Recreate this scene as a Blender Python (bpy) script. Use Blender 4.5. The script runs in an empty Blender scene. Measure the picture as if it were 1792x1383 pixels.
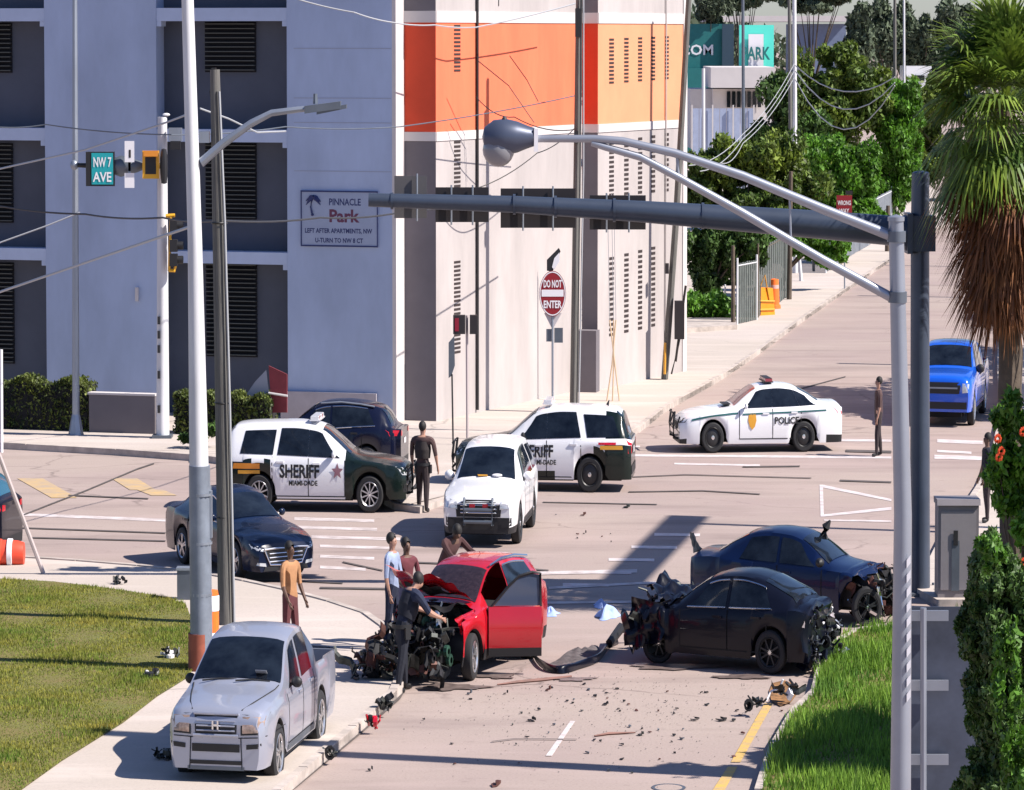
import bpy, math, random
import numpy as np
from mathutils import Vector, Matrix
random.seed(7); rng = np.random.default_rng(7)
sc = bpy.context.scene
COL = sc.collection
# ------------------------------------------------------------ camera, light, exposure
CAM_H = 9.5; FPX = 8070.0; CX, CY = 896.0, 691.5; HOR = 60.0
PITCH = math.atan((CY - HOR) / FPX)
K = 0.73      # proportion of widths along the street front, as the traffic camera's frame shows them
cam_d = bpy.data.cameras.new('camera'); cam = bpy.data.objects.new('camera', cam_d); COL.objects.link(cam)
cam.location = (0, 0, CAM_H); cam.rotation_euler = (math.pi/2 - PITCH, 0, 0)
cam_d.sensor_width = 36; cam_d.lens = 36*FPX/1792.0; cam_d.clip_start = 1; cam_d.clip_end = 5000
sc.camera = cam
SUN = Vector((0.88, -0.285, 1.0)).normalized()
w = bpy.data.worlds.new('World'); sc.world = w; w.use_nodes = True
nt = w.node_tree; sky = nt.nodes.new('ShaderNodeTexSky'); sky.sky_type = 'NISHITA'; sky.sun_disc = False
sky.sun_elevation = math.asin(SUN.z); sky.sun_rotation = math.atan2(SUN.x, SUN.y)
sky.air_density = 1.0; sky.dust_density = 0.4; sky.ozone_density = 1.5
bg = nt.nodes['Background']; bg.inputs[1].default_value = 0.066
tint = nt.nodes.new('ShaderNodeMix'); tint.data_type = 'RGBA'; tint.blend_type = 'MULTIPLY'; tint.inputs[0].default_value = 1.0; tint.inputs[7].default_value = (0.86, 0.95, 1.22, 1)
nt.links.new(sky.outputs[0], tint.inputs[6]); nt.links.new(tint.outputs[2], bg.inputs[0])
sl = bpy.data.lights.new('sun', 'SUN'); sl.energy = 4.9; sl.angle = math.radians(0.5); sl.color = (1.0, 0.93, 0.85)
so = bpy.data.objects.new('sun', sl); COL.objects.link(so); so.rotation_euler = SUN.to_track_quat('Z', 'Y').to_euler(); so.location = (30, 40, 40)
sc.view_settings.view_transform = 'Standard'; sc.view_settings.look = 'None'
sc.view_settings.exposure = 0.74; sc.view_settings.gamma = 1.0
sc.view_settings.use_curve_mapping = False
sc.cycles.max_bounces = 5; sc.cycles.diffuse_bounces = 2; sc.cycles.glossy_bounces = 2; sc.cycles.transparent_max_bounces = 6
# ------------------------------------------------------------ measuring helpers (metres)
_f = Vector((0, math.cos(PITCH), -math.sin(PITCH))); _u = Vector((0, math.sin(PITCH), math.cos(PITCH)))
def ray(px, py): return _f + Vector((1, 0, 0))*((px-CX)/FPX) + _u*((CY-py)/FPX)
def G(px, py, z=0.0):
    d = ray(px, py); t = (z-CAM_H)/d.z; return Vector((d.x*t/K, d.y*t, z))
def PV(px, py, Y):
    d = ray(px, py); t = Y/d.y; return Vector((d.x*t/K, Y, CAM_H+d.z*t))
def project(p):
    d = Vector((p[0]*K, p[1], p[2]-CAM_H)); z = d.dot(_f); return CX+FPX*d.x/z, CY-FPX*d.dot(_u)/z
def ppm(Y): return FPX/Y
# ------------------------------------------------------------ materials
MATS = {}
def mat(name, col, rough=0.7, metal=0.0, var=0.0, vscale=3.0, bump=0.0, bscale=30.0, col2=None, spec=0.5, coat=0.0, island=0.0, stretch=None, trans=0.0):
    if name in MATS: return MATS[name]
    m = bpy.data.materials.new(name); m.use_nodes = True; n = m.node_tree.nodes; l = m.node_tree.links
    b = n['Principled BSDF']; b.inputs['Roughness'].default_value = rough; b.inputs['Metallic'].default_value = metal
    b.inputs['Specular IOR Level'].default_value = spec; b.inputs['Coat Weight'].default_value = coat
    c = (*col, 1)
    b.inputs['Base Color'].default_value = c
    tc = n.new('ShaderNodeNewGeometry'); src = tc.outputs['Position']
    if stretch:
        mp = n.new('ShaderNodeMapping'); mp.inputs['Scale'].default_value = stretch; l.new(src, mp.inputs[0]); src = mp.outputs[0]
    if var > 0:
        nz = n.new('ShaderNodeTexNoise'); nz.inputs['Scale'].default_value = vscale; nz.inputs['Detail'].default_value = 5; nz.inputs['Roughness'].default_value = 0.65
        l.new(src, nz.inputs['Vector'])
        rp = n.new('ShaderNodeValToRGB'); rp.color_ramp.elements[0].position = 0.32; rp.color_ramp.elements[1].position = 0.68
        if col2 is None:
            a = tuple(max(0, x*(1-var)) for x in col); d = tuple(min(1, x*(1+var*0.7)) for x in col)
        else: a, d = col2, col
        rp.color_ramp.elements[0].color = (*a, 1); rp.color_ramp.elements[1].color = (*d, 1)
        l.new(nz.outputs['Fac'], rp.inputs[0]); out = rp.outputs[0]
        if island > 0:
            hs = n.new('ShaderNodeHueSaturation'); mr = n.new('ShaderNodeMapRange')
            mr.inputs['To Min'].default_value = 1-island; mr.inputs['To Max'].default_value = 1+island
            l.new(tc.outputs['Random Per Island'], mr.inputs[0]); l.new(mr.outputs[0], hs.inputs['Value']); l.new(out, hs.inputs['Color']); out = hs.outputs[0]
        l.new(out, b.inputs['Base Color'])
    if bump > 0:
        bz = n.new('ShaderNodeTexNoise'); bz.inputs['Scale'].default_value = bscale; bz.inputs['Detail'].default_value = 4
        l.new(src, bz.inputs['Vector'])
        bp = n.new('ShaderNodeBump'); bp.inputs['Strength'].default_value = bump; bp.inputs['Distance'].default_value = 0.02
        l.new(bz.outputs['Fac'], bp.inputs['Height']); l.new(bp.outputs[0], b.inputs['Normal'])
    if trans > 0: # thin leaves let light through
        b.inputs['Transmission Weight'].default_value = 0
        tr = n.new('ShaderNodeBsdfTranslucent'); mx = n.new('ShaderNodeMixShader'); mx.inputs[0].default_value = trans
        l.new(b.outputs[0], mx.inputs[1]); l.new(tr.outputs[0], mx.inputs[2])
        if b.inputs['Base Color'].links: l.new(b.inputs['Base Color'].links[0].from_socket, tr.inputs[0])
        else: tr.inputs[0].default_value = c
        l.new(mx.outputs[0], n['Material Output'].inputs[0])
    MATS[name] = m; return m
def emis(name, col, s):
    m = mat(name, col, 0.4); b = m.node_tree.nodes['Principled BSDF']
    b.inputs['Emission Color'].default_value = (*col, 1); b.inputs['Emission Strength'].default_value = s; return m
def road_material(name, base, warm, stain=0.5):
    m = bpy.data.materials.new(name); m.use_nodes = True; n = m.node_tree.nodes; l = m.node_tree.links
    b = n['Principled BSDF']; b.inputs['Roughness'].default_value = 0.9; b.inputs['Specular IOR Level'].default_value = 0.2
    g = n.new('ShaderNodeNewGeometry')
    def noise(scale, det, st=(1, 1, 1)):
        mp = n.new('ShaderNodeMapping'); mp.inputs['Scale'].default_value = st; l.new(g.outputs['Position'], mp.inputs[0])
        z = n.new('ShaderNodeTexNoise'); z.inputs['Scale'].default_value = scale; z.inputs['Detail'].default_value = det; z.inputs['Roughness'].default_value = 0.6
        l.new(mp.outputs[0], z.inputs['Vector']); return z.outputs['Fac']
    def mix(fac, a, c2, lo, hi, amt=1.0):
        mr = n.new('ShaderNodeMapRange'); mr.inputs['From Min'].default_value = lo; mr.inputs['From Max'].default_value = hi; mr.inputs['To Max'].default_value = amt
        l.new(fac, mr.inputs[0]); mx = n.new('ShaderNodeMix'); mx.data_type = 'RGBA'; l.new(mr.outputs[0], mx.inputs[0])
        for s, v in ((6, a), (7, c2)):
            if hasattr(v, 'links'): l.new(v, mx.inputs[s])
            else: mx.inputs[s].default_value = (*v, 1)
        return mx.outputs[2]
    c = mix(noise(0.12, 3), base, warm, 0.38, 0.62)
    dk = tuple(x*0.66 for x in base)
    c = mix(noise(0.5, 5, (0.35, 1, 1)), c, dk, 0.52, 0.78, stain)          # long worn streaks along the lanes
    c = mix(noise(2.2, 4), c, tuple(x*0.55 for x in base), 0.62, 0.78, stain*0.8)   # oil and tyre stains
    c = mix(noise(26, 3), c, tuple(x*0.7 for x in base), 0.48, 0.7, 0.5)
    c = mix(noise(0.9, 6, (0.25, 1, 1)), c, tuple(min(1, x*1.25) for x in base), 0.5, 0.7, 0.5)
    vo = n.new('ShaderNodeTexVoronoi'); vo.feature = 'DISTANCE_TO_EDGE'; vo.inputs['Scale'].default_value = 0.16
    mp = n.new('ShaderNodeMapping'); l.new(g.outputs['Position'], mp.inputs[0])
    nz = n.new('ShaderNodeTexNoise'); nz.inputs['Scale'].default_value = 0.9; nz.inputs['Detail'].default_value = 4; l.new(g.outputs['Position'], nz.inputs['Vector'])
    va = n.new('ShaderNodeVectorMath'); va.operation = 'ADD'; l.new(g.outputs['Position'], va.inputs[0]); l.new(nz.outputs['Color'], va.inputs[1]); l.new(va.outputs[0], vo.inputs['Vector'])
    ck = mix(vo.outputs['Distance'], tuple(x*0.5 for x in base), c, 0.0, 0.009, 1.0); c = mix(noise(0.07, 2), c, ck, 0.5, 0.6, 0.75)  # cracks in places
    l.new(c, b.inputs['Base Color'])
    bp = n.new('ShaderNodeBump'); bp.inputs['Strength'].default_value = 0.25; bp.inputs['Distance'].default_value = 0.01
    l.new(noise(40, 3), bp.inputs['Height']); l.new(bp.outputs[0], b.inputs['Normal'])
    MATS[name] = m; return m

M_road = road_material('asphalt', (0.335, 0.262, 0.242), (0.37, 0.30, 0.265), 0.9)
M_walk = road_material('pavement_concrete', (0.50, 0.435, 0.395), (0.46, 0.40, 0.35), 0.25)
M_kerb = mat('kerb_concrete', (0.44, 0.38, 0.34), 0.9, var=0.3, vscale=2.5)
M_white = mat('road_paint', (0.66, 0.59, 0.58), 0.7, var=0.5, vscale=3, col2=(0.36, 0.30, 0.285))
M_fresh = mat('fresh_white_paint', (0.70, 0.64, 0.63), 0.6, var=0.3, vscale=3, col2=(0.45, 0.38, 0.37))
M_yellow = mat('yellow_road_paint', (0.66, 0.40, 0.07), 0.7, var=0.5, vscale=3.5, col2=(0.40, 0.30, 0.17))
M_yellow2 = mat('faded_yellow_paint', (0.52, 0.35, 0.15), 0.8, var=0.5, vscale=2.5, col2=(0.36, 0.285, 0.225))
M_tyre = mat('tyre_rubber', (0.018, 0.018, 0.02), 0.8)
M_black = mat('black_plastic', (0.012, 0.012, 0.014), 0.55)
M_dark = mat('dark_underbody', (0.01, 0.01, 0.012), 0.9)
M_rim = mat('alloy_rim', (0.55, 0.55, 0.57), 0.28, 0.8)
M_steelrim = mat('black_steel_rim', (0.03, 0.03, 0.032), 0.45, 0.3)
M_chrome = mat('chrome', (0.75, 0.76, 0.78), 0.18, 1.0)
M_glass = mat('tinted_glass', (0.014, 0.02, 0.03), 0.06, spec=0.5, var=0.6, vscale=2.2, col2=(0.002, 0.003, 0.006))
M_headl = mat('headlight_lens', (0.55, 0.57, 0.6), 0.12, 0.3)
M_taill = mat('tail_light_lens', (0.45, 0.01, 0.02), 0.15)
M_amber = mat('amber_lens', (0.7, 0.25, 0.03), 0.25)
M_pwhite = mat('white_car_paint', (0.78, 0.78, 0.8), 0.25, coat=0.6, var=0.03, vscale=1.2)
M_pblack = mat('dark_green_car_paint', (0.006, 0.013, 0.011), 0.25, coat=0.3, spec=0.3)
M_pnavy = mat('navy_car_paint', (0.004, 0.006, 0.022), 0.25, coat=0.3, spec=0.3, var=0.1, vscale=1.0)
M_pnavy2 = mat('dark_blue_car_paint', (0.003, 0.008, 0.028), 0.25, coat=0.35, spec=0.3)
M_pblue2 = mat('midnight_blue_paint', (0.002, 0.008, 0.040), 0.3, coat=0.3, spec=0.3, var=0.1, vscale=1)
M_pblk = mat('black_car_paint', (0.004, 0.005, 0.012), 0.3, coat=0.2, spec=0.2, var=0.15, vscale=2)
M_pred = mat('red_car_paint', (0.42, 0.006, 0.015), 0.25, coat=0.8, var=0.08, vscale=1)
M_psilver = mat('silver_car_paint', (0.36, 0.38, 0.46), 0.3, 0.35, coat=0.5, var=0.05, vscale=1)
M_pblue = mat('bright_blue_car_paint', (0.008, 0.10, 0.62), 0.22, coat=0.9)
M_letter = mat('black_lettering', (0.012, 0.012, 0.015), 0.6)
M_gold = mat('gold_badge', (0.62, 0.30, 0.03), 0.4)
M_stripe = mat('teal_stripe', (0.01, 0.09, 0.09), 0.4)
M_star = mat('star_badge', (0.25, 0.12, 0.15), 0.5)
M_red_lens = mat('red_lens', (0.5, 0.01, 0.03), 0.2)
M_blue_lens = mat('blue_lens', (0.02, 0.05, 0.5), 0.2)
M_metal = mat('galvanised_steel', (0.30, 0.33, 0.38), 0.42, 0.55, var=0.12, vscale=2, stretch=(1, 1, 0.3))
M_metal_d = mat('dull_grey_steel', (0.13, 0.15, 0.18), 0.5, 0.5, var=0.15, vscale=2)
M_polewhite = mat('white_concrete_pole', (0.60, 0.60, 0.62), 0.7, var=0.15, vscale=1.5, stretch=(3, 3, 0.4))
M_wood = mat('weathered_wood', (0.135, 0.13, 0.12), 0.9, var=0.35, vscale=4, stretch=(6, 6, 0.25), bump=0.5, bscale=20)
M_wire = mat('cable', (0.03, 0.03, 0.035), 0.6)
M_wirel = mat('pale_cable', (0.35, 0.36, 0.38), 0.5)
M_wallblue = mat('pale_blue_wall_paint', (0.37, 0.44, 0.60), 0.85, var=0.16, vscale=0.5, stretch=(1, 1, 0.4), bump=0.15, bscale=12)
M_wallrec = mat('shaded_recess_paint', (0.08, 0.09, 0.12), 0.85, var=0.15, vscale=0.5)  # facade paint darkened: the shade in the bays is put into the colour
M_ledge = mat('pale_ledge_paint', (0.44, 0.51, 0.67), 0.8, var=0.08, vscale=1)
M_louver = mat('louver_slat', (0.07, 0.075, 0.07), 0.6)
M_louvbk = mat('louver_back', (0.008, 0.008, 0.012), 0.9)
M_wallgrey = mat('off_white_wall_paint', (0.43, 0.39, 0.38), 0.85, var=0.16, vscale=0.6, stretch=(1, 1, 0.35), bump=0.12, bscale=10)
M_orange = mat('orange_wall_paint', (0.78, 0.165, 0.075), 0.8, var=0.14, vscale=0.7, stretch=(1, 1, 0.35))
M_redor = mat('shaded_orange_paint', (0.62, 0.06, 0.02), 0.8, var=0.1, vscale=0.7)  # orange paint deepened: shade on the set-back walls is put into the colour
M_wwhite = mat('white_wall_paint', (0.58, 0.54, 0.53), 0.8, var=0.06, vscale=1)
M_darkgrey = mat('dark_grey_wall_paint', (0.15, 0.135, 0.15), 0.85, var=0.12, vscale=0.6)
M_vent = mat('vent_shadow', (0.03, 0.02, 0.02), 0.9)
M_bark = mat('bark', (0.10, 0.075, 0.055), 0.9, var=0.3, vscale=4, bump=0.5, bscale=15)
M_earth = mat('lawn_soil', (0.10, 0.13, 0.025), 0.95, var=0.4, vscale=0.9, col2=(0.19, 0.13, 0.045))
M_grassL = mat('dry_lawn_grass', (0.33, 0.27, 0.045), 0.8, var=0.5, vscale=0.9, col2=(0.10, 0.20, 0.018), island=0.5, trans=0.25)
M_grassR = mat('lush_grass', (0.22, 0.36, 0.035), 0.75, var=0.5, vscale=1.2, col2=(0.08, 0.19, 0.02), island=0.45, trans=0.3)
M_leafD = mat('dark_leaf', (0.06, 0.12, 0.022), 0.6, var=0.4, vscale=0.8, island=0.6, trans=0.25)
M_leafO = mat('olive_leaf', (0.18, 0.24, 0.025), 0.6, var=0.5, vscale=0.7, col2=(0.05, 0.10, 0.02), island=0.6, trans=0.3)
M_leafG = mat('bright_leaf', (0.10, 0.24, 0.02), 0.55, var=0.4, vscale=0.9, island=0.5, trans=0.35)
M_leafF = mat('far_leaf', (0.09, 0.12, 0.07), 0.7, var=0.4, vscale=0.4, island=0.5, trans=0.2)
M_leafH = mat('hedge_leaf', (0.15, 0.18, 0.03), 0.6, var=0.5, vscale=1.2, col2=(0.03, 0.055, 0.015), island=0.6, trans=0.25)
M_palm = mat('palm_blade', (0.22, 0.30, 0.035), 0.5, var=0.5, vscale=1.2, col2=(0.05, 0.11, 0.02), island=0.5, trans=0.3)
M_palmdead = mat('dead_palm_blade', (0.30, 0.12, 0.035), 0.8, var=0.5, vscale=1.2, col2=(0.10, 0.04, 0.025), island=0.5, trans=0.2)
M_flower = mat('orange_red_petal', (0.75, 0.10, 0.03), 0.5, island=0.2, trans=0.3)
M_orangeP = mat('safety_orange_plastic', (0.85, 0.16, 0.02), 0.5, var=0.1, vscale=4)
M_orangeY = mat('bright_orange_barrier', (0.9, 0.27, 0.01), 0.5, var=0.12, vscale=4)
M_redsign = mat('red_sign_face', (0.27, 0.012, 0.02), 0.4)
M_signwhite = mat('white_sign_face', (0.8, 0.78, 0.8), 0.45)
M_teal = mat('teal_sign_face', (0.01, 0.33, 0.36), 0.4)
M_tealD = mat('dark_teal_cladding', (0.012, 0.15, 0.15), 0.6, var=0.1)
M_tealL = mat('mint_sign_face', (0.10, 0.75, 0.60), 0.5)
M_signblue = mat('pale_blue_sign_face', (0.31, 0.36, 0.485), 0.7, var=0.06, vscale=2)
M_inkblue = mat('navy_sign_ink', (0.02, 0.03, 0.12), 0.6)
M_inkmar = mat('maroon_sign_ink', (0.12, 0.03, 0.07), 0.6)
M_sigyel = mat('signal_yellow', (0.75, 0.38, 0.02), 0.5)
M_skin = mat('skin', (0.38, 0.21, 0.15), 0.6)
M_skinD = mat('dark_skin', (0.12, 0.065, 0.045), 0.6)
M_hair = mat('dark_hair', (0.012, 0.010, 0.010), 0.7)
M_boot = mat('black_boot', (0.012, 0.011, 0.012), 0.5)
M_cloth = {}
def cloth(n, c): return mat(n, c, 0.9, var=0.18, vscale=6, bump=0.4, bscale=12)

# ------------------------------------------------------------ mesh helpers
class MB:
    def __init__(s): s.v = []; s.f = []; s.m = []
    def add(s, vs, fs, mi=0):
        o = len(s.v); s.v.extend([tuple(p) for p in vs]); s.f.extend([tuple(i+o for i in f) for f in fs]); s.m.extend([mi]*len(fs)); return s
    def box(s, x0, x1, y0, y1, z0, z1, mi=0):
        vs = [(x, y, z) for x in (x0, x1) for y in (y0, y1) for z in (z0, z1)]
        return s.add(vs, [(0, 1, 3, 2), (4, 6, 7, 5), (0, 4, 5, 1), (2, 3, 7, 6), (0, 2, 6, 4), (1, 5, 7, 3)], mi)
    def obox(s, c, ax, ay, az, mi=0):   # centre and three half-axis vectors
        c, ax, ay, az = map(Vector, (c, ax, ay, az))
        vs = [c+ax*i+ay*j+az*k for i in (-1, 1) for j in (-1, 1) for k in (-1, 1)]
        return s.add(vs, [(0, 1, 3, 2), (4, 6, 7, 5), (0, 4, 5, 1), (2, 3, 7, 6), (0, 2, 6, 4), (1, 5, 7, 3)], mi)
    def tube(s, pts, r, n=8, mi=0, caps=True):
        pts = [Vector(p) for p in pts]; rs = r if isinstance(r, (list, tuple)) else [r]*len(pts)
        rings = []; up = Vector((0, 0, 1))
        for i, p in enumerate(pts):
            t = (pts[min(i+1, len(pts)-1)]-pts[max(i-1, 0)]).normalized()
            a = t.cross(up if abs(t.z) < 0.95 else Vector((1, 0, 0))).normalized(); b = t.cross(a).normalized()
            rings.append([p+(a*math.cos(2*math.pi*k/n)+b*math.sin(2*math.pi*k/n))*rs[i] for k in range(n)])
        vs = [q for R in rings for q in R]; fs = []
        for i in range(len(pts)-1):
            for k in range(n):
                k2 = (k+1) % n; fs.append((i*n+k, i*n+k2, (i+1)*n+k2, (i+1)*n+k))
        if caps: fs.append(tuple(range(n-1, -1, -1))); fs.append(tuple((len(pts)-1)*n+k for k in range(n)))
        return s.add(vs, fs, mi)
    def lathe(s, prof, c, axis='z', n=20, mi=0):   # prof (radius, height)
        c = Vector(c); vs = []; fs = []
        for r, h in prof:
            for k in range(n):
                a = 2*math.pi*k/n; x, y = r*math.cos(a), r*math.sin(a)
                vs.append(c+{'z': Vector((x, y, h)), 'y': Vector((x, h, y)), 'x': Vector((h, x, y))}[axis])
        for i in range(len(prof)-1):
            for k in range(n):
                k2 = (k+1) % n; fs.append((i*n+k, i*n+k2, (i+1)*n+k2, (i+1)*n+k))
        return s.add(vs, fs, mi)
    def ell(s, c, rx, ry, rz, mi=0, n=10, m=7):
        vs = []; fs = []
        for i in range(m+1):
            th = math.pi*i/m
            for k in range(n):
                a = 2*math.pi*k/n; vs.append((c[0]+rx*math.sin(th)*math.cos(a), c[1]+ry*math.sin(th)*math.sin(a), c[2]+rz*math.cos(th)))
        for i in range(m):
            for k in range(n):
                k2 = (k+1) % n; fs.append((i*n+k, (i+1)*n+k, (i+1)*n+k2, i*n+k2))
        return s.add(vs, fs, mi)
    def grid(s, fn, nu, nv, mi=0):
        vs = [fn(i/nu, j/nv) for j in range(nv+1) for i in range(nu+1)]
        fs = [(j*(nu+1)+i, j*(nu+1)+i+1, (j+1)*(nu+1)+i+1, (j+1)*(nu+1)+i) for j in range(nv) for i in range(nu)]
        return s.add(vs, fs, mi)
    def prism(s, poly, th, mi=0):   # closed outline (3D points) thickened by vector th
        n = len(poly); th = Vector(th); vs = [Vector(p) for p in poly]+[Vector(p)+th for p in poly]
        fs = [tuple(range(n)), tuple(range(2*n-1, n-1, -1))]+[(i, i+n, (i+1) % n+n, (i+1) % n) for i in range(n)]
        return s.add(vs, fs, mi)
    def extend(s, o):
        k = len(s.v); s.v += o.v; s.f += [tuple(i+k for i in f) for f in o.f]; s.m += o.m; return s

def to_mesh(mb, name, mats, fn, smooth=True):
    me = bpy.data.meshes.new(name)
    me.from_pydata([fn(p) for p in mb.v], [], mb.f)
    for m in mats: me.materials.append(m)
    if len(mats) > 1: me.polygons.foreach_set('material_index', mb.m)
    me.validate(); me.update()
    if smooth:
        me.polygons.foreach_set('use_smooth', [True]*len(me.polygons)); me.set_sharp_from_angle(angle=math.radians(38))
    return me
def aslist(m): return m if isinstance(m, (list, tuple)) else [m]
def setp(o, label=None, cat=None, group=None, kind=None):
    if label: o['label'] = label
    if cat: o['category'] = cat
    if group: o['group'] = group
    if kind: o['kind'] = kind
    return o
class Thing:
    """An Empty at the thing's base that parents its parts; o = base in metres, h = heading."""
    def __init__(s, name, label, cat, o, h=0.0, group=None, kind=None):
        s.o = Vector(o); s.c, s.s_ = math.cos(h), math.sin(h); s.h = h
        s.e = bpy.data.objects.new(name, None); COL.objects.link(s.e)
        s.e.location = (s.o.x*K, s.o.y, s.o.z); s.e.empty_display_size = 0.3
        setp(s.e, label, cat, group, kind); s.warp = None
    def fn(s, p):
        if s.warp: p = s.warp(Vector(p))
        x, y, z = p; return ((s.c*x-s.s_*y)*K, s.s_*x+s.c*y, z)
    def part(s, name, mb, mats, parent=None, smooth=True, world=False, label=None, kind=None, mesh=None):
        if mesh is None:
            f = (lambda p: ((p[0]-s.o.x)*K, p[1]-s.o.y, p[2]-s.o.z)) if world else s.fn
            mesh = to_mesh(mb, name, aslist(mats), f, smooth)
        ob = bpy.data.objects.new(name, mesh); COL.objects.link(ob); ob.parent = parent or s.e
        setp(ob, label, None, None, kind); return ob
def solo(name, mb, mats, o, label=None, cat=None, group=None, kind=None, smooth=True, h=0.0, world=True):
    o = Vector(o); c, s_ = math.cos(h), math.sin(h)
    f = (lambda p: ((p[0]-o.x)*K, p[1]-o.y, p[2]-o.z)) if world else (lambda p: ((c*p[0]-s_*p[1])*K, s_*p[0]+c*p[1], p[2]))
    ob = bpy.data.objects.new(name, to_mesh(mb, name, aslist(mats), f, smooth)); COL.objects.link(ob)
    ob.location = (o.x*K, o.y, o.z); return setp(ob, label, cat, group, kind)
_tc = {}
def text2d(s, size=1.0, bold=0.0, align='LEFT', sx=1.0):
    key = (s, size, bold, align, sx)
    if key in _tc: return _tc[key]
    cu = bpy.data.curves.new('t', 'FONT'); cu.body = s; cu.size = size; cu.offset = bold; cu.align_x = align; cu.resolution_u = 2; cu.fill_mode = 'FRONT'
    ob = bpy.data.objects.new('t', cu); COL.objects.link(ob); bpy.context.view_layer.update()
    me = ob.evaluated_get(bpy.context.evaluated_depsgraph_get()).to_mesh()
    r = ([(v.co.x*sx, v.co.y) for v in me.vertices], [tuple(p.vertices) for p in me.polygons])
    bpy.data.objects.remove(ob); bpy.data.curves.remove(cu); _tc[key] = r; return r
def textmb(mb, s, fn, size, bold=0.0, align='LEFT', sx=1.0, mi=0):
    v, f = text2d(s, 1.0, bold, align, sx); mb.add([fn(a*size, b*size) for a, b in v], f, mi)

# ------------------------------------------------------------ the ground
def interp(pts, x):
    if x <= pts[0][0]: return pts[0][1]
    for (a, b), (c, d) in zip(pts, pts[1:]):
        if x <= c: return b+(d-b)*(x-a)/(c-a)
    return pts[-1][1]
def sheet(name, poly, m, z, kind='structure', thick=None, kerb=None):
    mb = MB(); P = [Vector((p.x, p.y, z)) for p in poly]; n = len(P)
    mb.add(P, [tuple(range(n))])
    if thick:
        mb.add(P+[Vector((p.x, p.y, z-thick)) for p in P], [(i, (i+1) % n, (i+1) % n+n, i+n) for i in range(n)], 1 if kerb else 0)
    o = P[0]
    return solo(name, mb, [m]+([kerb] if kerb else []), Vector((o.x, o.y, 0)), kind=kind, smooth=False)
mb = MB(); mb.add([(-900, -60, 0), (900, -60, 0), (900, 2500, 0), (-900, 2500, 0)], [(0, 1, 2, 3)])
solo('road', mb, M_road, (0, 0, 0), kind='structure', smooth=False)
def gpoly(pts, z=0.0): return [G(x, y, z) for x, y in pts]
def kerb_line(pts, wd=0.16, z=0.15, side=1, name='kerb'):
    """Raised kerb stones one by one along a polyline, on the pavement side."""
    P = [G(x, y, 0) for x, y in pts]; L = [0]
    for a, b in zip(P, P[1:]): L.append(L[-1]+(b-a).length)
    def at(d):
        for i in range(len(P)-1):
            if d <= L[i+1] or i == len(P)-2:
                t = (d-L[i])/max(1e-6, L[i+1]-L[i]); return P[i].lerp(P[i+1], t), (P[i+1]-P[i]).normalized()
    t = Thing(name, None, None, P[0], kind='structure'); d = 0; step = 1.8
    if L[-1]/step > 60: step = L[-1]/60
    while d < L[-1]-0.05:
        a, ta = at(d+0.01); b, tb = at(min(d+step-0.015, L[-1])); q = MB()
        na = Vector((-ta.y, ta.x, 0))*side; nb = Vector((-tb.y, tb.x, 0))*side
        Z = Vector((0, 0, z)); dz = Vector((0, 0, random.uniform(-.004, .004)))
        vs = [a, b, b+nb*wd, a+na*wd]; q.add([p-Vector((0, 0, .02)) for p in vs]+[p+Z+dz for p in vs], [(4, 5, 6, 7), (0, 1, 5, 4), (2, 3, 7, 6), (1, 2, 6, 5), (3, 0, 4, 7)])
        t.part('kerb_stone', q, M_kerb, world=True, smooth=False); d += step
# north side pavement with the corner
kerbN = [(-400, 762), (0, 786), (135, 793), (324, 805), (450, 820), (560, 840), (640, 866), (690, 893), (735, 899), (778, 884), (860, 850), (1000, 803), (1120, 757), (1166, 720), (1259, 668), (1320, 627), (1400, 567), (1465, 522), (1530, 477), (1600, 430), (1700, 366)]
back = [(1560, 300), (900, 300), (200, 400), (-400, 500)]
sheet('pavement', gpoly(kerbN+back), M_walk, 0.13, thick=0.14, kerb=M_kerb)
kerb_line(kerbN, side=1)
# south-west corner: lawn and pavement
kerbS = [(-400, 955), (0, 984), (46, 987), (200, 997), (324, 1010), (440, 1030), (525, 1049), (582, 1065), (634, 1080), (671, 1101), (695, 1135), (712, 1180), (705, 1214), (640, 1275), (560, 1343), (510, 1386), (380, 1500)]
walkS = kerbS+[(-600, 1500), (-600, 955)]
sheet('pavement', gpoly(walkS), M_walk, 0.128, thick=0.14, kerb=M_kerb)
kerb_line(kerbS, side=-1)
lawnL = [(-500, 1003), (0, 1014), (93, 1019), (185, 1030), (278, 1044), (324, 1058), (338, 1090), (345, 1150), (332, 1185), (277, 1219), (216, 1266), (110, 1332), (39, 1383), (-60, 1460), (-500, 1500)]
LP = gpoly(lawnL, 0.13)
sheet('lawn', LP, M_earth, 0.145)
# right hand verge
vergeR = [(1335, 1383), (1349, 1322), (1374, 1280), (1393, 1248), (1425, 1222), (1438, 1168), (1462, 1134), (1475, 1112), (1560, 1100), (1640, 1085), (1800, 1060), (2400, 1060), (2400, 1700), (1200, 1700)]
VP = gpoly(vergeR, 0.05)
sheet('verge', VP, M_earth, 0.10, thick=0.1, kerb=M_kerb)
kerb_line([(1320, 1395)]+[(x-7, y+2) for x, y in vergeR[1:8]]+[(1560, 1103)], wd=0.14, z=0.11, side=-1)
# east pavement
kerbE = [(1738, 300), (1742, 400), (1748, 560), (1745, 640), (1748, 740), (1735, 800), (1716, 850), (1690, 890), (1655, 930), (1600, 1040), (1640, 1062)]
sheet('pavement', gpoly(kerbE+[(2600, 1062), (2600, 300)]), M_walk, 0.12, thick=0.13, kerb=M_kerb)
kerb_line(kerbE[2:-2], side=1)
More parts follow.
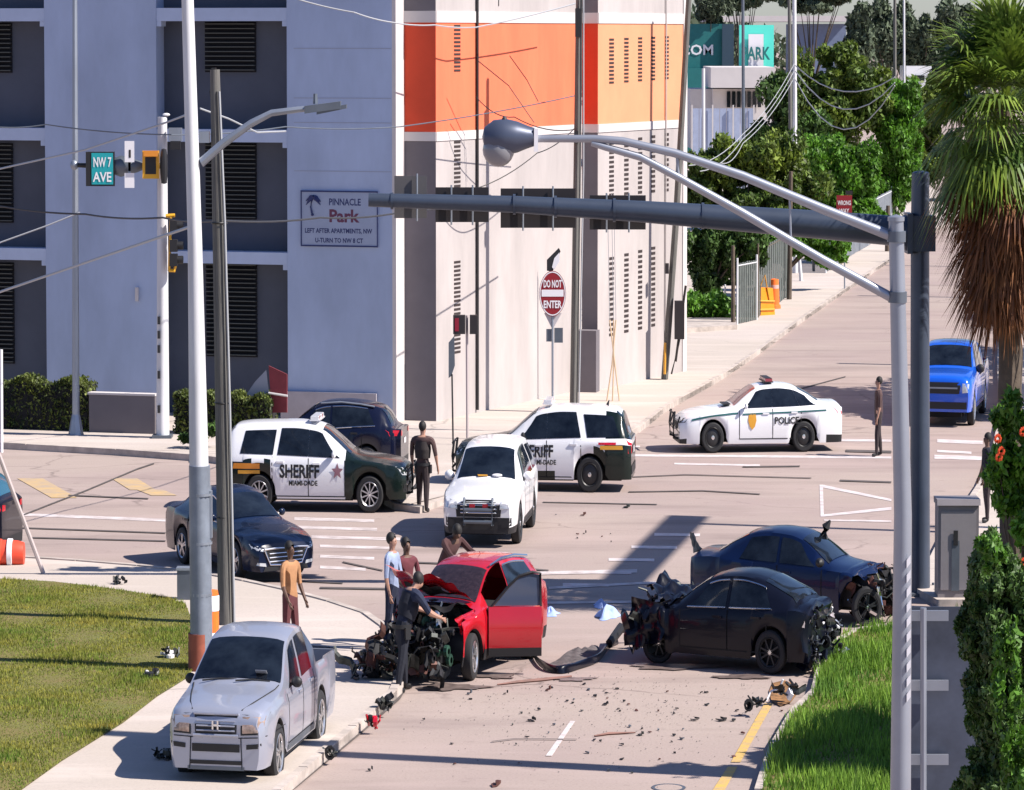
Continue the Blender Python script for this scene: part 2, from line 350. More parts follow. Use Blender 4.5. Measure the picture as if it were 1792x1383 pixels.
# painted markings
_mk = [0]
def mark(name, pts, m, z=0.004):
    _mk[0] += 1; z = z+_mk[0]*0.0002
    P = [G(x, y, 0) for x, y in pts]; mb = MB(); mb.add([Vector((p.x, p.y, z)) for p in P], [tuple(range(len(P)))])
    return solo(name, mb, m, Vector((P[0].x, P[0].y, 0)), kind='structure', smooth=False)
def stripe(x0, y0, x1, y1, t, m=M_white, name='road_marking', z=0.004): # long direction x0,y0 -> x1,y1, pixel thickness t in y
    mark(name, [(x0, y0-t/2), (x1, y1-t/2), (x1, y1+t/2), (x0, y0+t/2)], m, z)
for y, x0, x1 in ((910, 515, 655), (925, 520, 660), (942, 545, 700), (958, 560, 690), (976, 560, 655), (995, 560, 640)):
    stripe(x0, y-2, x1, y+2, 5)
stripe(40, 901, 292, 911, 5)
for x0, y0, x1, y1, t in ((1060, 797, 1560, 801, 4), (1180, 812, 1330, 815, 3), (1020, 778, 1120, 782, 3), (1430, 770, 1560, 772, 4), (1640, 772, 1720, 775, 6), (1635, 800, 1730, 803, 7), (1640, 790, 1700, 793, 4)):
    stripe(x0, y0, x1, y1, t, M_fresh)
mark('road_marking', [(1434, 849), (1440, 849), (1442, 905), (1436, 905)], M_fresh)
mark('road_marking', [(1440, 849), (1560, 874), (1560, 878), (1440, 854)], M_fresh)
mark('road_marking', [(1442, 901), (1560, 888), (1560, 893), (1442, 905)], M_fresh)
stripe(1442, 911, 1560, 913, 3)
for k in range(5):   # ladder crossing bars that the added panel's shadow crosses
    y = 936+k*22; x = 1165-k*40; stripe(x-20, y, x+60, y+1, 5, M_fresh)
stripe(945, 1004, 1115, 1000, 6); stripe(960, 1030, 1150, 1020, 4); stripe(950, 1056, 1110, 1054, 4)
for x0, y0, x1, y1 in ((30, 838, 125, 872), (195, 838, 262, 858), (240, 858, 300, 868), (395, 880, 410, 884)):
    mark('yellow_marking', [(x0, y0), (x0+45, y0), (x1+10, y1), (x1-35, y1)], M_yellow2)
mark('road_marking', [(998, 1263), (1007, 1263), (966, 1324), (955, 1324)], M_fresh)
mark('yellow_marking', [(1338, 1232), (1353, 1232), (1296, 1335), (1279, 1335)], M_yellow)
mark('yellow_marking', [(1274, 1343), (1291, 1343), (1262, 1395), (1240, 1395)], M_yellow)
# the sloping block of paler concrete and the seams of the carriageway
_sk = [0]
def seam(pts, wpx=1.2, z=0.006):
    mb = MB()
    _sk[0] += 1; z = .0145+_sk[0]*.0002
    for (a, b), (c, d) in zip(pts, pts[1:]):
        P = [G(a, b-wpx), G(c, d-wpx), G(c, d+wpx), G(a, b+wpx)]; mb.add([Vector((p.x, p.y, z)) for p in P], [(0, 1, 2, 3)])
    o = G(*pts[0]); return solo('tar_seam', mb, M_tar, o, kind='structure', smooth=False)
M_tar = mat('tar_seam', (0.09, 0.075, 0.07), 0.8, var=0.3, vscale=3)
seam([(40, 925), (180, 930), (290, 934)], 1); seam([(50, 942), (290, 948)], 1)
seam([(42, 902), (85, 885), (150, 860), (240, 822), (270, 812)], 1.2)
seam([(560, 1030), (680, 1032)], 1.6); seam([(450, 1018), (520, 1018), (600, 1022)], 1)
seam([(1100, 862), (1230, 860), (1330, 866)], .8); seam([(950, 880), (1150, 884)], .7); seam([(1470, 842), (1560, 845)], 1.3)
seam([(1300, 818), (1400, 817)], 1.0); seam([(1480, 790), (1560, 792)], 2); seam([(1330, 700), (1480, 660)], .8)
# manhole
p = G(1170, 1379); mb = MB(); mb.lathe([(0.0, 0.006), (0.24, 0.006)], (p.x, p.y, 0), n=24, mi=0); mb.lathe([(0.24, 0.007), (0.3, 0.007)], (p.x, p.y, 0), n=24, mi=1)
solo('manhole_cover', mb, [M_road, M_metal_d], p, 'round manhole cover in the near lane beside the yellow line', 'manhole cover')

# ------------------------------------------------------------ grass blades
def in_poly(x, y, P):
    c = np.zeros(len(x), bool); n = len(P)
    for i in range(n):
        a, b = P[i], P[(i+1) % n]
        cond = ((a.y > y) != (b.y > y)); t = (b.x-a.x)*(y-a.y)/((b.y-a.y) if abs(b.y-a.y) > 1e-9 else 1e-9)+a.x
        c ^= cond & (x < t)
    return c
def blades(name, P, n, h, wdt, m, z0, clip, label=None):
    xs = [p.x for p in P]; ys = [p.y for p in P]
    x0, x1, y0, y1 = max(min(xs), clip[0]), min(max(xs), clip[1]), max(min(ys), clip[2]), min(max(ys), clip[3])
    x = rng.uniform(x0, x1, n*3); y = rng.uniform(y0, y1, n*3); k = in_poly(x, y, P); x, y = x[k][:n], y[k][:n]; n = len(x)
    a = rng.uniform(0, 2*math.pi, n); hh = h*rng.uniform(.5, 1.4, n)*(0.75+0.5*np.sin(x*1.9)*np.sin(y*1.3)); w2 = wdt*rng.uniform(.7, 1.3, n); l = rng.uniform(-.5, .5, (n, 2))*hh[:, None]
    V = np.zeros((n, 3, 3)); V[:, 0, 0] = x-np.cos(a)*w2; V[:, 0, 1] = y-np.sin(a)*w2; V[:, 1, 0] = x+np.cos(a)*w2; V[:, 1, 1] = y+np.sin(a)*w2
    V[:, 2, 0] = x+l[:, 0]; V[:, 2, 1] = y+l[:, 1]; V[:, 0, 2] = V[:, 1, 2] = z0; V[:, 2, 2] = z0+hh
    return npmesh(name, V, 3, m, kind='stuff')
def npmesh(name, V, k, m, kind=None, parent=None, origin=None):
    V = V.copy(); n = len(V); V = V.reshape(-1, 3)
    o = np.array(origin if origin is not None else (0, 0, 0), float); V = V-o; V[:, 0] *= K
    me = bpy.data.meshes.new(name); me.vertices.add(len(V)); me.vertices.foreach_set('co', V.ravel())
    me.loops.add(n*k); me.loops.foreach_set('vertex_index', np.arange(n*k, dtype=np.int32)); me.polygons.add(n)
    me.polygons.foreach_set('loop_start', np.arange(0, n*k, k, dtype=np.int32)); me.update(calc_edges=True); me.materials.append(m)
    ob = bpy.data.objects.new(name, me); COL.objects.link(ob)
    if parent: ob.parent = parent
    else: ob.location = (o[0]*K, o[1], o[2])
    if kind: ob['kind'] = kind
    return ob
blades('grass', LP, 110000, 0.055, 0.009, M_grassL, 0.14, (-12, 0, 50, 85))
blades('grass', VP, 60000, 0.20, 0.014, M_grassR, 0.10, (3.5, 12, 50, 77))
def leaves(centers, radii, n, size, squash=1.0, hollow=0.55):
    """n small leaf quads spread through overlapping lobes, denser towards each lobe's skin."""
    C = np.array(centers, float); R = np.array(radii, float); i = rng.integers(0, len(C), n)
    d = rng.normal(size=(n, 3)); d /= np.linalg.norm(d, axis=1)[:, None]; r = rng.uniform(hollow**3, 1.0, n)**(1/3)*rng.uniform(.86, 1.12, n)
    P = C[i]+d*r[:, None]*R[i]
    a = rng.normal(size=(n, 3)); a /= np.linalg.norm(a, axis=1)[:, None]; b = np.cross(a, d+rng.normal(size=(n, 3))*.6); b /= (np.linalg.norm(b, axis=1)[:, None]+1e-6)
    s = size*rng.uniform(.6, 1.4, n)[:, None]; a = a*s; b = b*s*0.5
    return np.stack([P-a, P+b*.9, P+a, P-b*.9], 1)
def tree(name, label, base, crowns, nleaf, size, m, trunk_r=0.15, cat='tree', group=None, sub=26):
    """crowns: list of (centre xyz, (rx,ry,rz)) in metres; each is broken in many small lobes."""
    base = Vector(base); t = Thing(name, label, cat, base, group=group)
    cs, rs = [], []
    for c, r in crowns:
        for _ in range(sub):
            d = rng.normal(size=3); d /= np.linalg.norm(d); q = rng.uniform(.3, .95)
            cs.append(np.array(c)+d*q*np.array(r)); f = rng.uniform(.16, .42); rs.append(np.array(r)*f)
    mb = MB(); tops = [Vector(c) for c, r in crowns]; mid = sum(tops, Vector())/len(tops)
    fork = base.lerp(Vector((mid.x, mid.y, mid.z)), 0.45)
    mb.tube([base, base.lerp(fork, .5)+Vector((.05, 0, 0)), fork], [trunk_r, trunk_r*.8, trunk_r*.65], 9)
    for c in (cs[::max(1, len(cs)//9)] if cat == 'tree' else []): mb.tube([fork, fork.lerp(Vector(c), .5)+Vector((0, 0, .2)), Vector(c)], [trunk_r*.45, trunk_r*.28, trunk_r*.08], 5)
    t.part('trunk', mb, M_bark, world=True)
    npmesh('crown', leaves(cs, rs, nleaf, size), 4, m, parent=t.e, origin=base); return t
# ------------------------------------------------------------ the parking building on the corner
T1 = Vector((1/K, -0.36, 0)).normalized(); N1 = Vector((T1.y, -T1.x, 0)); T2 = Vector((.45, .893, 0)).normalized(); N2 = Vector((T2.y, -T2.x, 0))
class Frame:
    def __init__(s, o, t, n): s.o, s.t, s.n = Vector(o), t, n
    def az(s, px, py):
        d = ray(px, py); d = Vector((d.x/K, d.y, d.z)); c = Vector((0, 0, CAM_H))
        k = (s.o-c).dot(s.n)/d.dot(s.n); P = c+d*k; return (P-s.o).dot(s.t), P.z
    def a(s, px, py=400): return s.az(px, py)[0]
    def z(s, px, py): return s.az(px, py)[1]
    def P(s, a, z, o=0.0): return s.o+s.t*a+s.n*o+Vector((0, 0, z))
    def box(s, mb, a0, a1, z0, z1, o0, o1, mi=0):
        vs = [s.P(a, z, o) for a in (a0, a1) for o in (o0, o1) for z in (z0, z1)]
        mb.add(vs, [(0, 1, 3, 2), (4, 6, 7, 5), (0, 4, 5, 1), (2, 3, 7, 6), (0, 2, 6, 4), (1, 5, 7, 3)], mi)
C0 = G(692, 748); F0 = Frame(C0, T1, N1)
BT = Thing('parking_garage', 'pale blue and orange concrete parking building on the street corner', 'building', C0)
TOP = 16.0
aP = [F0.a(-395), F0.a(-148), F0.a(80), F0.a(275), F0.a(503), 0.0]
zL = [(F0.z(400, 462), F0.z(400, 441)), (F0.z(400, 249), F0.z(400, 227)), (F0.z(400, 37), F0.z(400, 14)), (12.9, 13.3)]
def fpart(name, fr, boxes, m, parent=None, label=None, smooth=False):
    mb = MB()
    for b in boxes: fr.box(mb, *b)
    return BT.part(name, mb, m, parent, smooth=smooth, world=True, label=label)
for i, (a0, a1) in enumerate(((aP[0]-2, aP[1]), (aP[2], aP[3]), (aP[4], 0.0))):
    fpart('pier', F0, [(a0, a1, 0, TOP, -0.9, 0)], M_wallblue)
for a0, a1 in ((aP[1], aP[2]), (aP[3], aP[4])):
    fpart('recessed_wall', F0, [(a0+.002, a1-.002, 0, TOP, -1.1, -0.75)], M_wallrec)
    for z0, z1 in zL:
        l = fpart('ledge', F0, [(a0+.003, a1-.003, z0, z1, -0.74, -0.02)], M_ledge)
        for aa in (a0+.003, a1-.17): fpart('corbel', F0, [(aa, aa+.165, z0-.13, z0-.002, -0.5, -0.03)], M_ledge, l)
# louvred openings: frame, dark back and slats
def louver(a0, a1, z0, z1):
    lv = fpart('louver', F0, [(a0, a1, z0, z1, -.747, -.735)], M_louvbk)
    n = max(6, int((z1-z0)/0.108)); mb = MB(); F0.box(mb, a0+.02, a1-.02, -.012, .012, -.73, -.60)
    mesh = to_mesh(mb, 'slat', [M_louver], lambda p: ((p[0]-C0.x)*K, p[1]-C0.y, p[2]-C0.z), False)
    for i in range(n):
        s = BT.part('slat', None, None, lv, mesh=mesh); s.location.z = z0+(i+.5)*(z1-z0)/n
aL0, aL1 = F0.a(347), F0.a(437)
for y0, y1 in ((-80, -20), (38, 127), (252, 386), (462, 628)):
    louver(aL0, aL1, F0.z(390, y1), F0.z(390, y0))
aM1 = F0.a(9); aM0 = F0.a(-62)
for y0, y1 in ((40, 128), (252, 392), (462, 640)): louver(aM0, aM1, F0.z(0, y1), F0.z(0, y0))
# low planter wall and small wall lamp
def off_of(px, py): return (G(px, py, .13)-F0.o).dot(N1)
def al(px, o): 
    fr = Frame(F0.o+N1*o, T1, N1); return fr.a(px, 740)
oP = off_of(210, 758); zP = PV(210, 692, G(210, 758, .13).y).z
fpart('planter_wall', F0, [(al(156, oP), al(271, oP), 0, zP, oP-.3, oP)], M_darkgrey)
fpart('planter_coping', F0, [(al(154, oP), al(272, oP), zP+.002, zP+.05, oP-.33, oP+.03)], M_wwhite)
fpart('wall_lamp', F0, [(F0.a(238, 515), F0.a(243, 515), F0.z(240, 527), F0.z(240, 503), .002, .09)], M_wwhite)
fpart('wall_base', F0, [(F0.a(493, 700), F0.a(660, 700), 0, F0.z(560, 686), .003, .12)], mat('base_paint', (.38, .35, .38), .85, var=.1))
for yy in (85, 172, 300, 215): # formwork joints in the end pier, drawn as slightly darker strips
    fpart('joint', F0, [(F0.a(515), F0.a(685), F0.z(600, yy)-.012, F0.z(600, yy)+.012, .0, .004)], mat('joint_line', (.33, .36, .46), .9))
# corner return and stepped side wall
RET = 0.55
S0 = Frame(C0, T2, N2)
fpart('corner_fin', S0, [(-.02, RET, 0, TOP, -.3, .05)], M_wwhite)
J1 = Frame(C0+T2*RET, T1, N1)
aJ = J1.a(763)
zO0, zO1, zW1 = 7.14, 9.78, 10.06; zW0 = 6.92
def banded(fr, a0, a1, tname, low, org, thick=.3, off=0.0):
    fpart(tname, fr, [(a0, a1, 0, zW0, -thick, off)], low)
    fpart('white_band', fr, [(a0, a1, zW0+.001, zO0, -thick, off+.03)], M_wwhite)
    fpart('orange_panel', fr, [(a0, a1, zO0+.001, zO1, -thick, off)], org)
    fpart('white_band', fr, [(a0, a1, zO1+.001, zW1, -thick, off+.03)], M_wwhite)
    fpart(tname, fr, [(a0, a1, zW1+.001, TOP, -thick, off)], low)
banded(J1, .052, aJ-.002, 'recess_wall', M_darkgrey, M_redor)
S1 = Frame(J1.P(aJ, 0), T2, N2)
a1 = S1.a(1017)
banded(S1, 0, a1, 'side_wall', M_wallgrey, M_orange)
J2 = Frame(S1.P(a1, 0), T1, N1); aK = J2.a(1046)
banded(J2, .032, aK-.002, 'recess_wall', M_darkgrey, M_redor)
S2 = Frame(J2.P(aK, 0), T2, N2); a2 = S2.a(1194)
M_orange2 = mat('pale_orange_wall_paint', (.74, .29, .15), .8, var=.08, vscale=.7)
banded(S2, 0, a2, 'side_wall', M_wallgrey, M_orange2)
fpart('corner_strip', S2, [(a2+.002, a2+.35, 0, TOP, -.3, .04)], M_wwhite)
mb = MB(); mb.add([F0.P(aP[0]-2, 15.9, -.9), F0.P(0, 15.9, -.9), S2.P(a2, 15.9, -.1), S2.P(a2, 15.9, -30)], [(0, 1, 2, 3)]); BT.part('roof', mb, M_wallgrey, world=True)
# vent columns: dark raised boxes painted as the shade inside the holes
vm = None
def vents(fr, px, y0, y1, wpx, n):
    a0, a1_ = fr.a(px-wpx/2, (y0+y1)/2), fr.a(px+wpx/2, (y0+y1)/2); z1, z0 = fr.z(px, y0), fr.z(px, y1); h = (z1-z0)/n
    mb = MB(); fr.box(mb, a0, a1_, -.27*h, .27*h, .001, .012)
    me = to_mesh(mb, 'vent_hole_shade', [M_vent], lambda p: ((p[0]-C0.x)*K, p[1]-C0.y, p[2]-C0.z), False)
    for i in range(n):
        o = BT.part('vent_hole_shade', None, None, mesh=me); o.location.z = z0+(i+.5)*h
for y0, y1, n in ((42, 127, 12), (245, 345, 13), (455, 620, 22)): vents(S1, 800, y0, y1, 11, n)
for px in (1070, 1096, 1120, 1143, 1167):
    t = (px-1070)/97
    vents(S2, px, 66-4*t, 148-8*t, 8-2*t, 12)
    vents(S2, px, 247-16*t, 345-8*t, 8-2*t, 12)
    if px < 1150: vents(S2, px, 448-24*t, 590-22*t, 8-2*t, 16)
# downspout and panel joints on the side wall
mb = MB(); mb.tube([S1.P(S1.a(833), 0.2, .06), S1.P(S1.a(833), TOP, .06)], .045, 8); BT.part('downspout', mb, M_black, world=True)
mb = MB(); mb.tube([S2.P(S2.a(1163), 0.2, .05), S2.P(S2.a(1163), TOP, .05)], .03, 6); BT.part('downspout', mb, M_wallgrey, world=True)
mb = MB(); S1.box(mb, S1.a(872), S1.a(872)+.03, 10.2, 12, .001, .02); BT.part('panel_joint', mb, M_black, world=True)
# grey door and meter cabinets at the foot of the side wall
mb = MB(); J2.box(mb, -.1, .75, 0, 1.75, .25, .8); BT.part('service_cabinet', mb, M_darkgrey, world=True)
# painted wall sign
SG = Thing('wall_sign', 'pale blue framed wall sign with palm emblem on the end pier', 'sign', F0.P(F0.a(595), F0.z(595, 433), .0))
sa0, sa1 = F0.a(527, 380), F0.a(662, 380); sz0, sz1 = F0.z(595, 432), F0.z(595, 334)
mb = MB(); F0.box(mb, sa0, sa1, sz0, sz1, .002, .04); SG.part('board', mb, M_signblue, world=True, smooth=False)
mb = MB(); e = .035
for b in ((sa0, sa1, sz1-e, sz1), (sa0, sa1, sz0, sz0+e), (sa0, sa0+e, sz0+e+.001, sz1-e-.001), (sa1-e, sa1, sz0+e+.001, sz1-e-.001)): F0.box(mb, *b, .041, .055)
SG.part('frame', mb, M_inkblue, world=True, smooth=False)
def sgp(px, py): a, z = F0.az(px, py); return a, z
def signtext(s, px, py, hpx, m, wpx=None, bold=.0):
    a, z = sgp(px, py); size = hpx/72.0/0.72; v, f = text2d(s, 1, bold); wd = max(p[0] for p in v); a_end = F0.a(px+wpx, py); sx = (a_end-a)/wd
    mb = MB(); mb.add([F0.P(a+x*sx, z+y*size, .043) for x, y in v], f); SG.part('lettering', mb, m, world=True, smooth=False)
signtext('PINNACLE', 576, 359, 12, M_inkblue, 56, .02); signtext('Park', 576, 388, 22, M_inkmar, 54, .03)
signtext('LEFT AFTER APARTMENTS, NW', 534, 407, 8, M_inkblue, 118, .03); signtext('U-TURN TO NW 8 CT', 552, 424, 8, M_inkblue, 84, .03)
mb = MB(); a, z = sgp(546, 373)
pts = [F0.P(a+.02, z, .05), F0.P(a-.03, z+.15, .05), F0.P(a+.0, z+.28, .05), F0.P(a+.06, z+.36, .05)]
mb.tube(pts, [.035, .025, .022, .02], 6)
for ang in (10, 45, 85, 130, 165, 200, -20):
    r = math.radians(ang); c = Vector((a+.06, z+.37)); q = []
    for k in range(5):
        tt = k/4; q.append(F0.P(c.x+math.cos(r)*.27*tt, c.y+math.sin(r)*.16*tt-.12*tt*tt, .05))
    mb.tube(q, [.02, .045, .04, .03, .005], 5)
mb.ell(F0.P(a+.03, z-.04, .045), .05, .05, .035); SG.part('palm_emblem', mb, M_inkblue, world=True)
# ------------------------------------------------------------ clipped hedges by the building
def hedge(name, label, pxa, pxb, o0, o1, h, n):
    c = F0.P((pxa+pxb)/2, 0, (o0+o1)/2); t = Thing(name, label, 'hedge', c)
    a = rng.uniform(0, 1, (n, 3)); face = rng.integers(0, 3, n)
    a[face == 0, 2] = 1-rng.uniform(0, .12, (face == 0).sum()); a[face == 1, 1] = 1-rng.uniform(0, .25, (face == 1).sum())
    P = np.array([list(F0.P(pxa+(pxb-pxa)*u, h*w_*(.96+.08*math.sin(u*23)), o0+(o1-o0)*v)) for u, v, w_ in a])
    d = rng.normal(size=(n, 3)); d /= np.linalg.norm(d, axis=1)[:, None]; b = np.cross(d, rng.normal(size=(n, 3))); b /= np.linalg.norm(b, axis=1)[:, None]
    s = rng.uniform(.03, .08, n)[:, None]; d *= s; b *= s*.5
    npmesh('foliage', np.stack([P-d, P+b, P+d, P-b], 1), 4, M_leafH, parent=t.e, origin=c)
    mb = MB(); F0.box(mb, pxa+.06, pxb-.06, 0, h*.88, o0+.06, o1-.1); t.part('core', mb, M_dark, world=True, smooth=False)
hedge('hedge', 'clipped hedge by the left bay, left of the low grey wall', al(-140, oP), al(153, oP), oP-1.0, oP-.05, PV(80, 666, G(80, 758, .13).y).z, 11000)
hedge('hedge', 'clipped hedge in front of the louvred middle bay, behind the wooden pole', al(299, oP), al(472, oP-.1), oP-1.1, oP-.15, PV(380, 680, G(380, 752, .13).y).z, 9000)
mb = MB(); c = G(345, 795)
tree('shrub', 'dark round shrub behind the tall white pole', G(342, 800, .13), [(tuple(PV(345, 762, c.y)), (.75, .5, .42))], 1500, .07, M_leafD, .04, cat='shrub', sub=8)
# red and grey awning at the bay's end
AW = Thing('entrance_awning', 'red awning with pale grey side flap beside the hedge', 'awning', F0.P(F0.a(487, 700), 0, .4))
def ap(px, py, o=None):
    o = oP-.6 if o is None else o; fr = Frame(F0.o+N1*o, T1, N1); a, z = fr.az(px, py); return fr.P(a, z, 0)
mb = MB(); mb.prism([ap(471, 640), ap(503, 655), ap(503, 722), ap(476, 722)], N1*.05); AW.part('red_panel', mb, mat('red_awning_cloth', (.20, .03, .04), .8, var=.15), world=True)
mb = MB(); mb.prism([ap(466, 648), ap(472, 700), ap(432, 690), ap(447, 668)], N1*.04); AW.part('side_flap', mb, mat('pale_awning_cloth', (.25, .27, .33), .8), world=True)
mb = MB(); mb.tube([ap(470, 688, oP-.5), ap(503, 693, oP-.5)], .03, 6); AW.part('rail', mb, M_wwhite, world=True)
# ------------------------------------------------------------ vehicles
def smooth(pts, x):
    """monotone cubic through (x, value) pairs"""
    if x <= pts[0][0]: return pts[0][1]
    if x >= pts[-1][0]: return pts[-1][1]
    n = len(pts)
    for i in range(n-1):
        if x <= pts[i+1][0]:
            x0, y0 = pts[i]; x1, y1 = pts[i+1]; h = x1-x0; d = (y1-y0)/h
            def sl(j):
                if j <= 0 or j >= n-1: return None
                a = (pts[j][1]-pts[j-1][1])/(pts[j][0]-pts[j-1][0]); b = (pts[j+1][1]-pts[j][1])/(pts[j+1][0]-pts[j][0])
                return 0.0 if a*b <= 0 else 2*a*b/(a+b)
            m0 = sl(i); m1 = sl(i+1); m0 = d if m0 is None else m0; m1 = d if m1 is None else m1
            t = (x-x0)/h; t2, t3 = t*t, t*t*t
            return (2*t3-3*t2+1)*y0+(t3-2*t2+t)*h*m0+(-2*t3+3*t2)*y1+(t3-t2)*h*m1
class Car:
    """x runs from 0 at the front bumper to L at the rear; y > 0 is the vehicle's left side; z up."""
    def __init__(s, name, label, S, anchor, h, cat, paint, matf=None, skip=None, warp=None, mats=None, group=None, frontopen=False):
        s.S = S; s.ox = S['fo']+S['wb']/2
        s.T = Thing(name, label, cat, anchor, h, group)
        w0 = warp
        s.T.warp = None
        s.w = w0
        s.body(paint, matf, skip, mats, frontopen)
    def tl(s, p):
        p = Vector(p)
        if s.w: p = s.w(p)
        return Vector((s.ox-p.x, p.y, p.z))
    def zlow(s, x):
        S = s.S; z = smooth(S['zb'], x) if isinstance(S['zb'], list) else S['zb']
        for xw in (S['fo'], S['fo']+S['wb']):
            d = abs(x-xw); R = S['ra']
            if d < R: z = max(z, S['wr']+math.sqrt(R*R-d*d)*S.get('aq', 1.0))
        return z
    def sec(s, x):
        S = s.S; zl = s.zlow(x); zs = max(smooth(S['zs'], x), zl+.05); zc = interp(S['zc'], x) if S.get('lin') else smooth(S['zc'], x); hw = smooth(S['hw'], x)
        wr = smooth(S['wrl'], x); zr = zc-S.get('crown', .05) if zc-S.get('crown', .05) > zs+.02 else max(zs+.01, zc-.03)
        zc = max(zc, zr+.005); w0 = hw-S.get('tuck', .05)
        t = (zr-zs)
        return [(w0, zl), (hw-.015, zl+.22*(zs-zl)), (hw, zl+.55*(zs-zl)), (hw-.01, zl+.85*(zs-zl)), (hw-.05, zs), (hw-.05+(wr-hw+.05)*.45, zs+t*.5), (wr, zr), (wr*.82, zr+.55*(zc-zr)), (wr*.45, zr+.9*(zc-zr)), (0, zc)]
    def ys(s, x, z):
        P = s.sec(x)
        if z <= P[0][1]: return P[0][0]
        for (a, b), (c, d) in zip(P, P[1:]):
            if z <= d: return a+(c-a)*(z-b)/max(1e-6, d-b)
        return 0.0
    def ztop(s, x, y):
        P = s.sec(x)[6:]; y = abs(y)
        if y >= P[0][0]: P = s.sec(x)[4:7]
        for (a, b), (c, d) in zip(P, P[1:]):
            if y >= c: return d+(b-d)*(y-c)/max(1e-6, a-c) if y <= a else b
        return P[-1][1]
    def nose(s, y, z, rear=False):
        L = s.S['L']
        for i in range(60):
            x = i*.02; xx = L-x if rear else x
            if s.ys(xx, z) >= abs(y)-1e-4 and s.sec(xx)[-1][1] >= z: return xx
        return L-1.2 if rear else 1.2
    def body(s, paint, matf, skip, mats, frontopen):
        S = s.S; L = S['L']; xs = set([0, .015, .04, .08, .13, .2, L-.2, L-.13, L-.08, L-.04, L-.015, L])
        x = 0.0
        while x < L: xs.add(round(x, 3)); x += .11
        for xw in (S['fo'], S['fo']+S['wb']):
            for k in range(-10, 11): xs.add(round(xw+S['ra']*math.sin(k/10*math.pi/2), 3))
        for p in S['zc']: xs.add(round(p[0], 3))
        xs = sorted(a for a in xs if 0 <= a <= L)
        xs = [a for i, a in enumerate(xs) if i == 0 or a-xs[i-1] > .004]
        mb = MB(); rows = []
        for x in xs:
            P = s.sec(x); full = [(x, y, z) for y, z in P]+[(x, -y, z) for y, z in P[-2::-1]]; rows.append(full)
        n = len(rows[0]); vs = [s.tl(p) for r in rows for p in r]; fs = []; ms = []
        for i in range(len(rows)-1):
            for k in range(n-1):
                xm = (xs[i]+xs[i+1])/2; j = k if k < 9 else n-2-k; zm = (rows[i][k][2]+rows[i][k+1][2])/2; ym = rows[i][k][1]
                if skip and skip(xm, j, zm, ym): continue
                fs.append((i*n+k, i*n+k+1, (i+1)*n+k+1, (i+1)*n+k)); ms.append(matf(xm, j, zm, ym) if matf else (1 if zm < S.get('clad', .0) else 0))
        for i, fl in ((0, 1), (len(rows)-1, -1)):   # end faces
            if i == 0 and frontopen: continue
            for k in range(9):
                a, b = i*n+k, i*n+k+1; c, d = i*n+n-2-k, i*n+n-1-k
                if b == c: fs.append((a, b, d)); zm = vs[a].z
                else: fs.append((a, b, c, d) if fl < 0 else (d, c, b, a))
                zm = (rows[i][k][2]+rows[i][k+1][2])/2; ms.append(matf(xs[i], k, zm, 0) if matf else (1 if zm < S.get('clad', 0) else 0))
        mb.v = [tuple(v) for v in vs]; mb.f = fs; mb.m = ms
        s.body_o = s.T.part('body', mb, mats or [paint, M_black])
        for xw in (S['fo'], S['fo']+S['wb']):   # dark arch linings
            for sd in (1, -1):
                q = MB(); N = 14; vs = []
                for k in range(N+1):
                    a = math.pi*k/N; xx = xw+math.cos(a)*S['ra']*.995; zz = S['wr']+math.sin(a)*S['ra']*.995*S.get('aq', 1); yo = s.ys(xx, zz+.01)-.004
                    vs += [s.tl((xx, sd*yo, zz)), s.tl((xx, sd*(yo-.06), zz-.02)), s.tl((xx, sd*(yo-.5), zz))]
                q.add(vs, [(3*k+j, 3*k+j+1, 3*k+j+4, 3*k+j+3) for k in range(N) for j in (0, 1)])
                s.T.part('wheel_arch', q, M_black)
        q = MB(); x0, x1 = S.get('ub', (.35, L-.3)); hw = S['hw'][len(S['hw'])//2][1]
        q.box(s.ox-x1, s.ox-x0, -(hw-.42), hw-.42, .22, .75); q.box(s.ox-(S['fo']+S['wb']-S['ra']-.02), s.ox-(S['fo']+S['ra']+.02), -(hw-.1), hw-.1, .24, .6)
        s.T.part('underbody', q, M_dark, smooth=False)
    def wheels(s, style='alloy', n=5, rw=None, dark=False, skip=(), steer=0.0, tw=.23):
        S = s.S; R = S['wr']
        hw = S['hw'][len(S['hw'])//2][1]
        for xi, xw in enumerate((S['fo'], S['fo']+S['wb'])):
            for sd in (1, -1):
                if (xi, sd) in skip: continue
                y = sd*(hw-.03-tw/2); c = Vector((s.ox-xw, y, R)); st = steer if xi == 0 else 0
                make_wheel(s.T, c, R, sd, n, tw, st, M_steelrim if (style == 'steel' or dark) else M_rim, style)
    def side_patch(s, name, mats, x0b, x1b, x0t, x1t, zb, zt, sd, off=.008, nu=8, nv=4, parent=None, label=None):
        """zb, zt: functions of x or numbers"""
        mb = MB()
        for q in ((1, -1) if sd == 0 else (sd,)):
            def fn(u, v, q=q):
                x = (x0b+(x1b-x0b)*u)*(1-v)+(x0t+(x1t-x0t)*u)*v
                b = zb(x) if callable(zb) else zb; t = zt(x) if callable(zt) else zt; z = b+(max(t, b+.004)-b)*v
                return s.tl((x, q*(s.ys(x, z)+off), z+off*.2))
            if q == sd or sd == 0: mb.grid(fn, nu, nv)
        return s.T.part(name, mb, mats, parent, label=label)
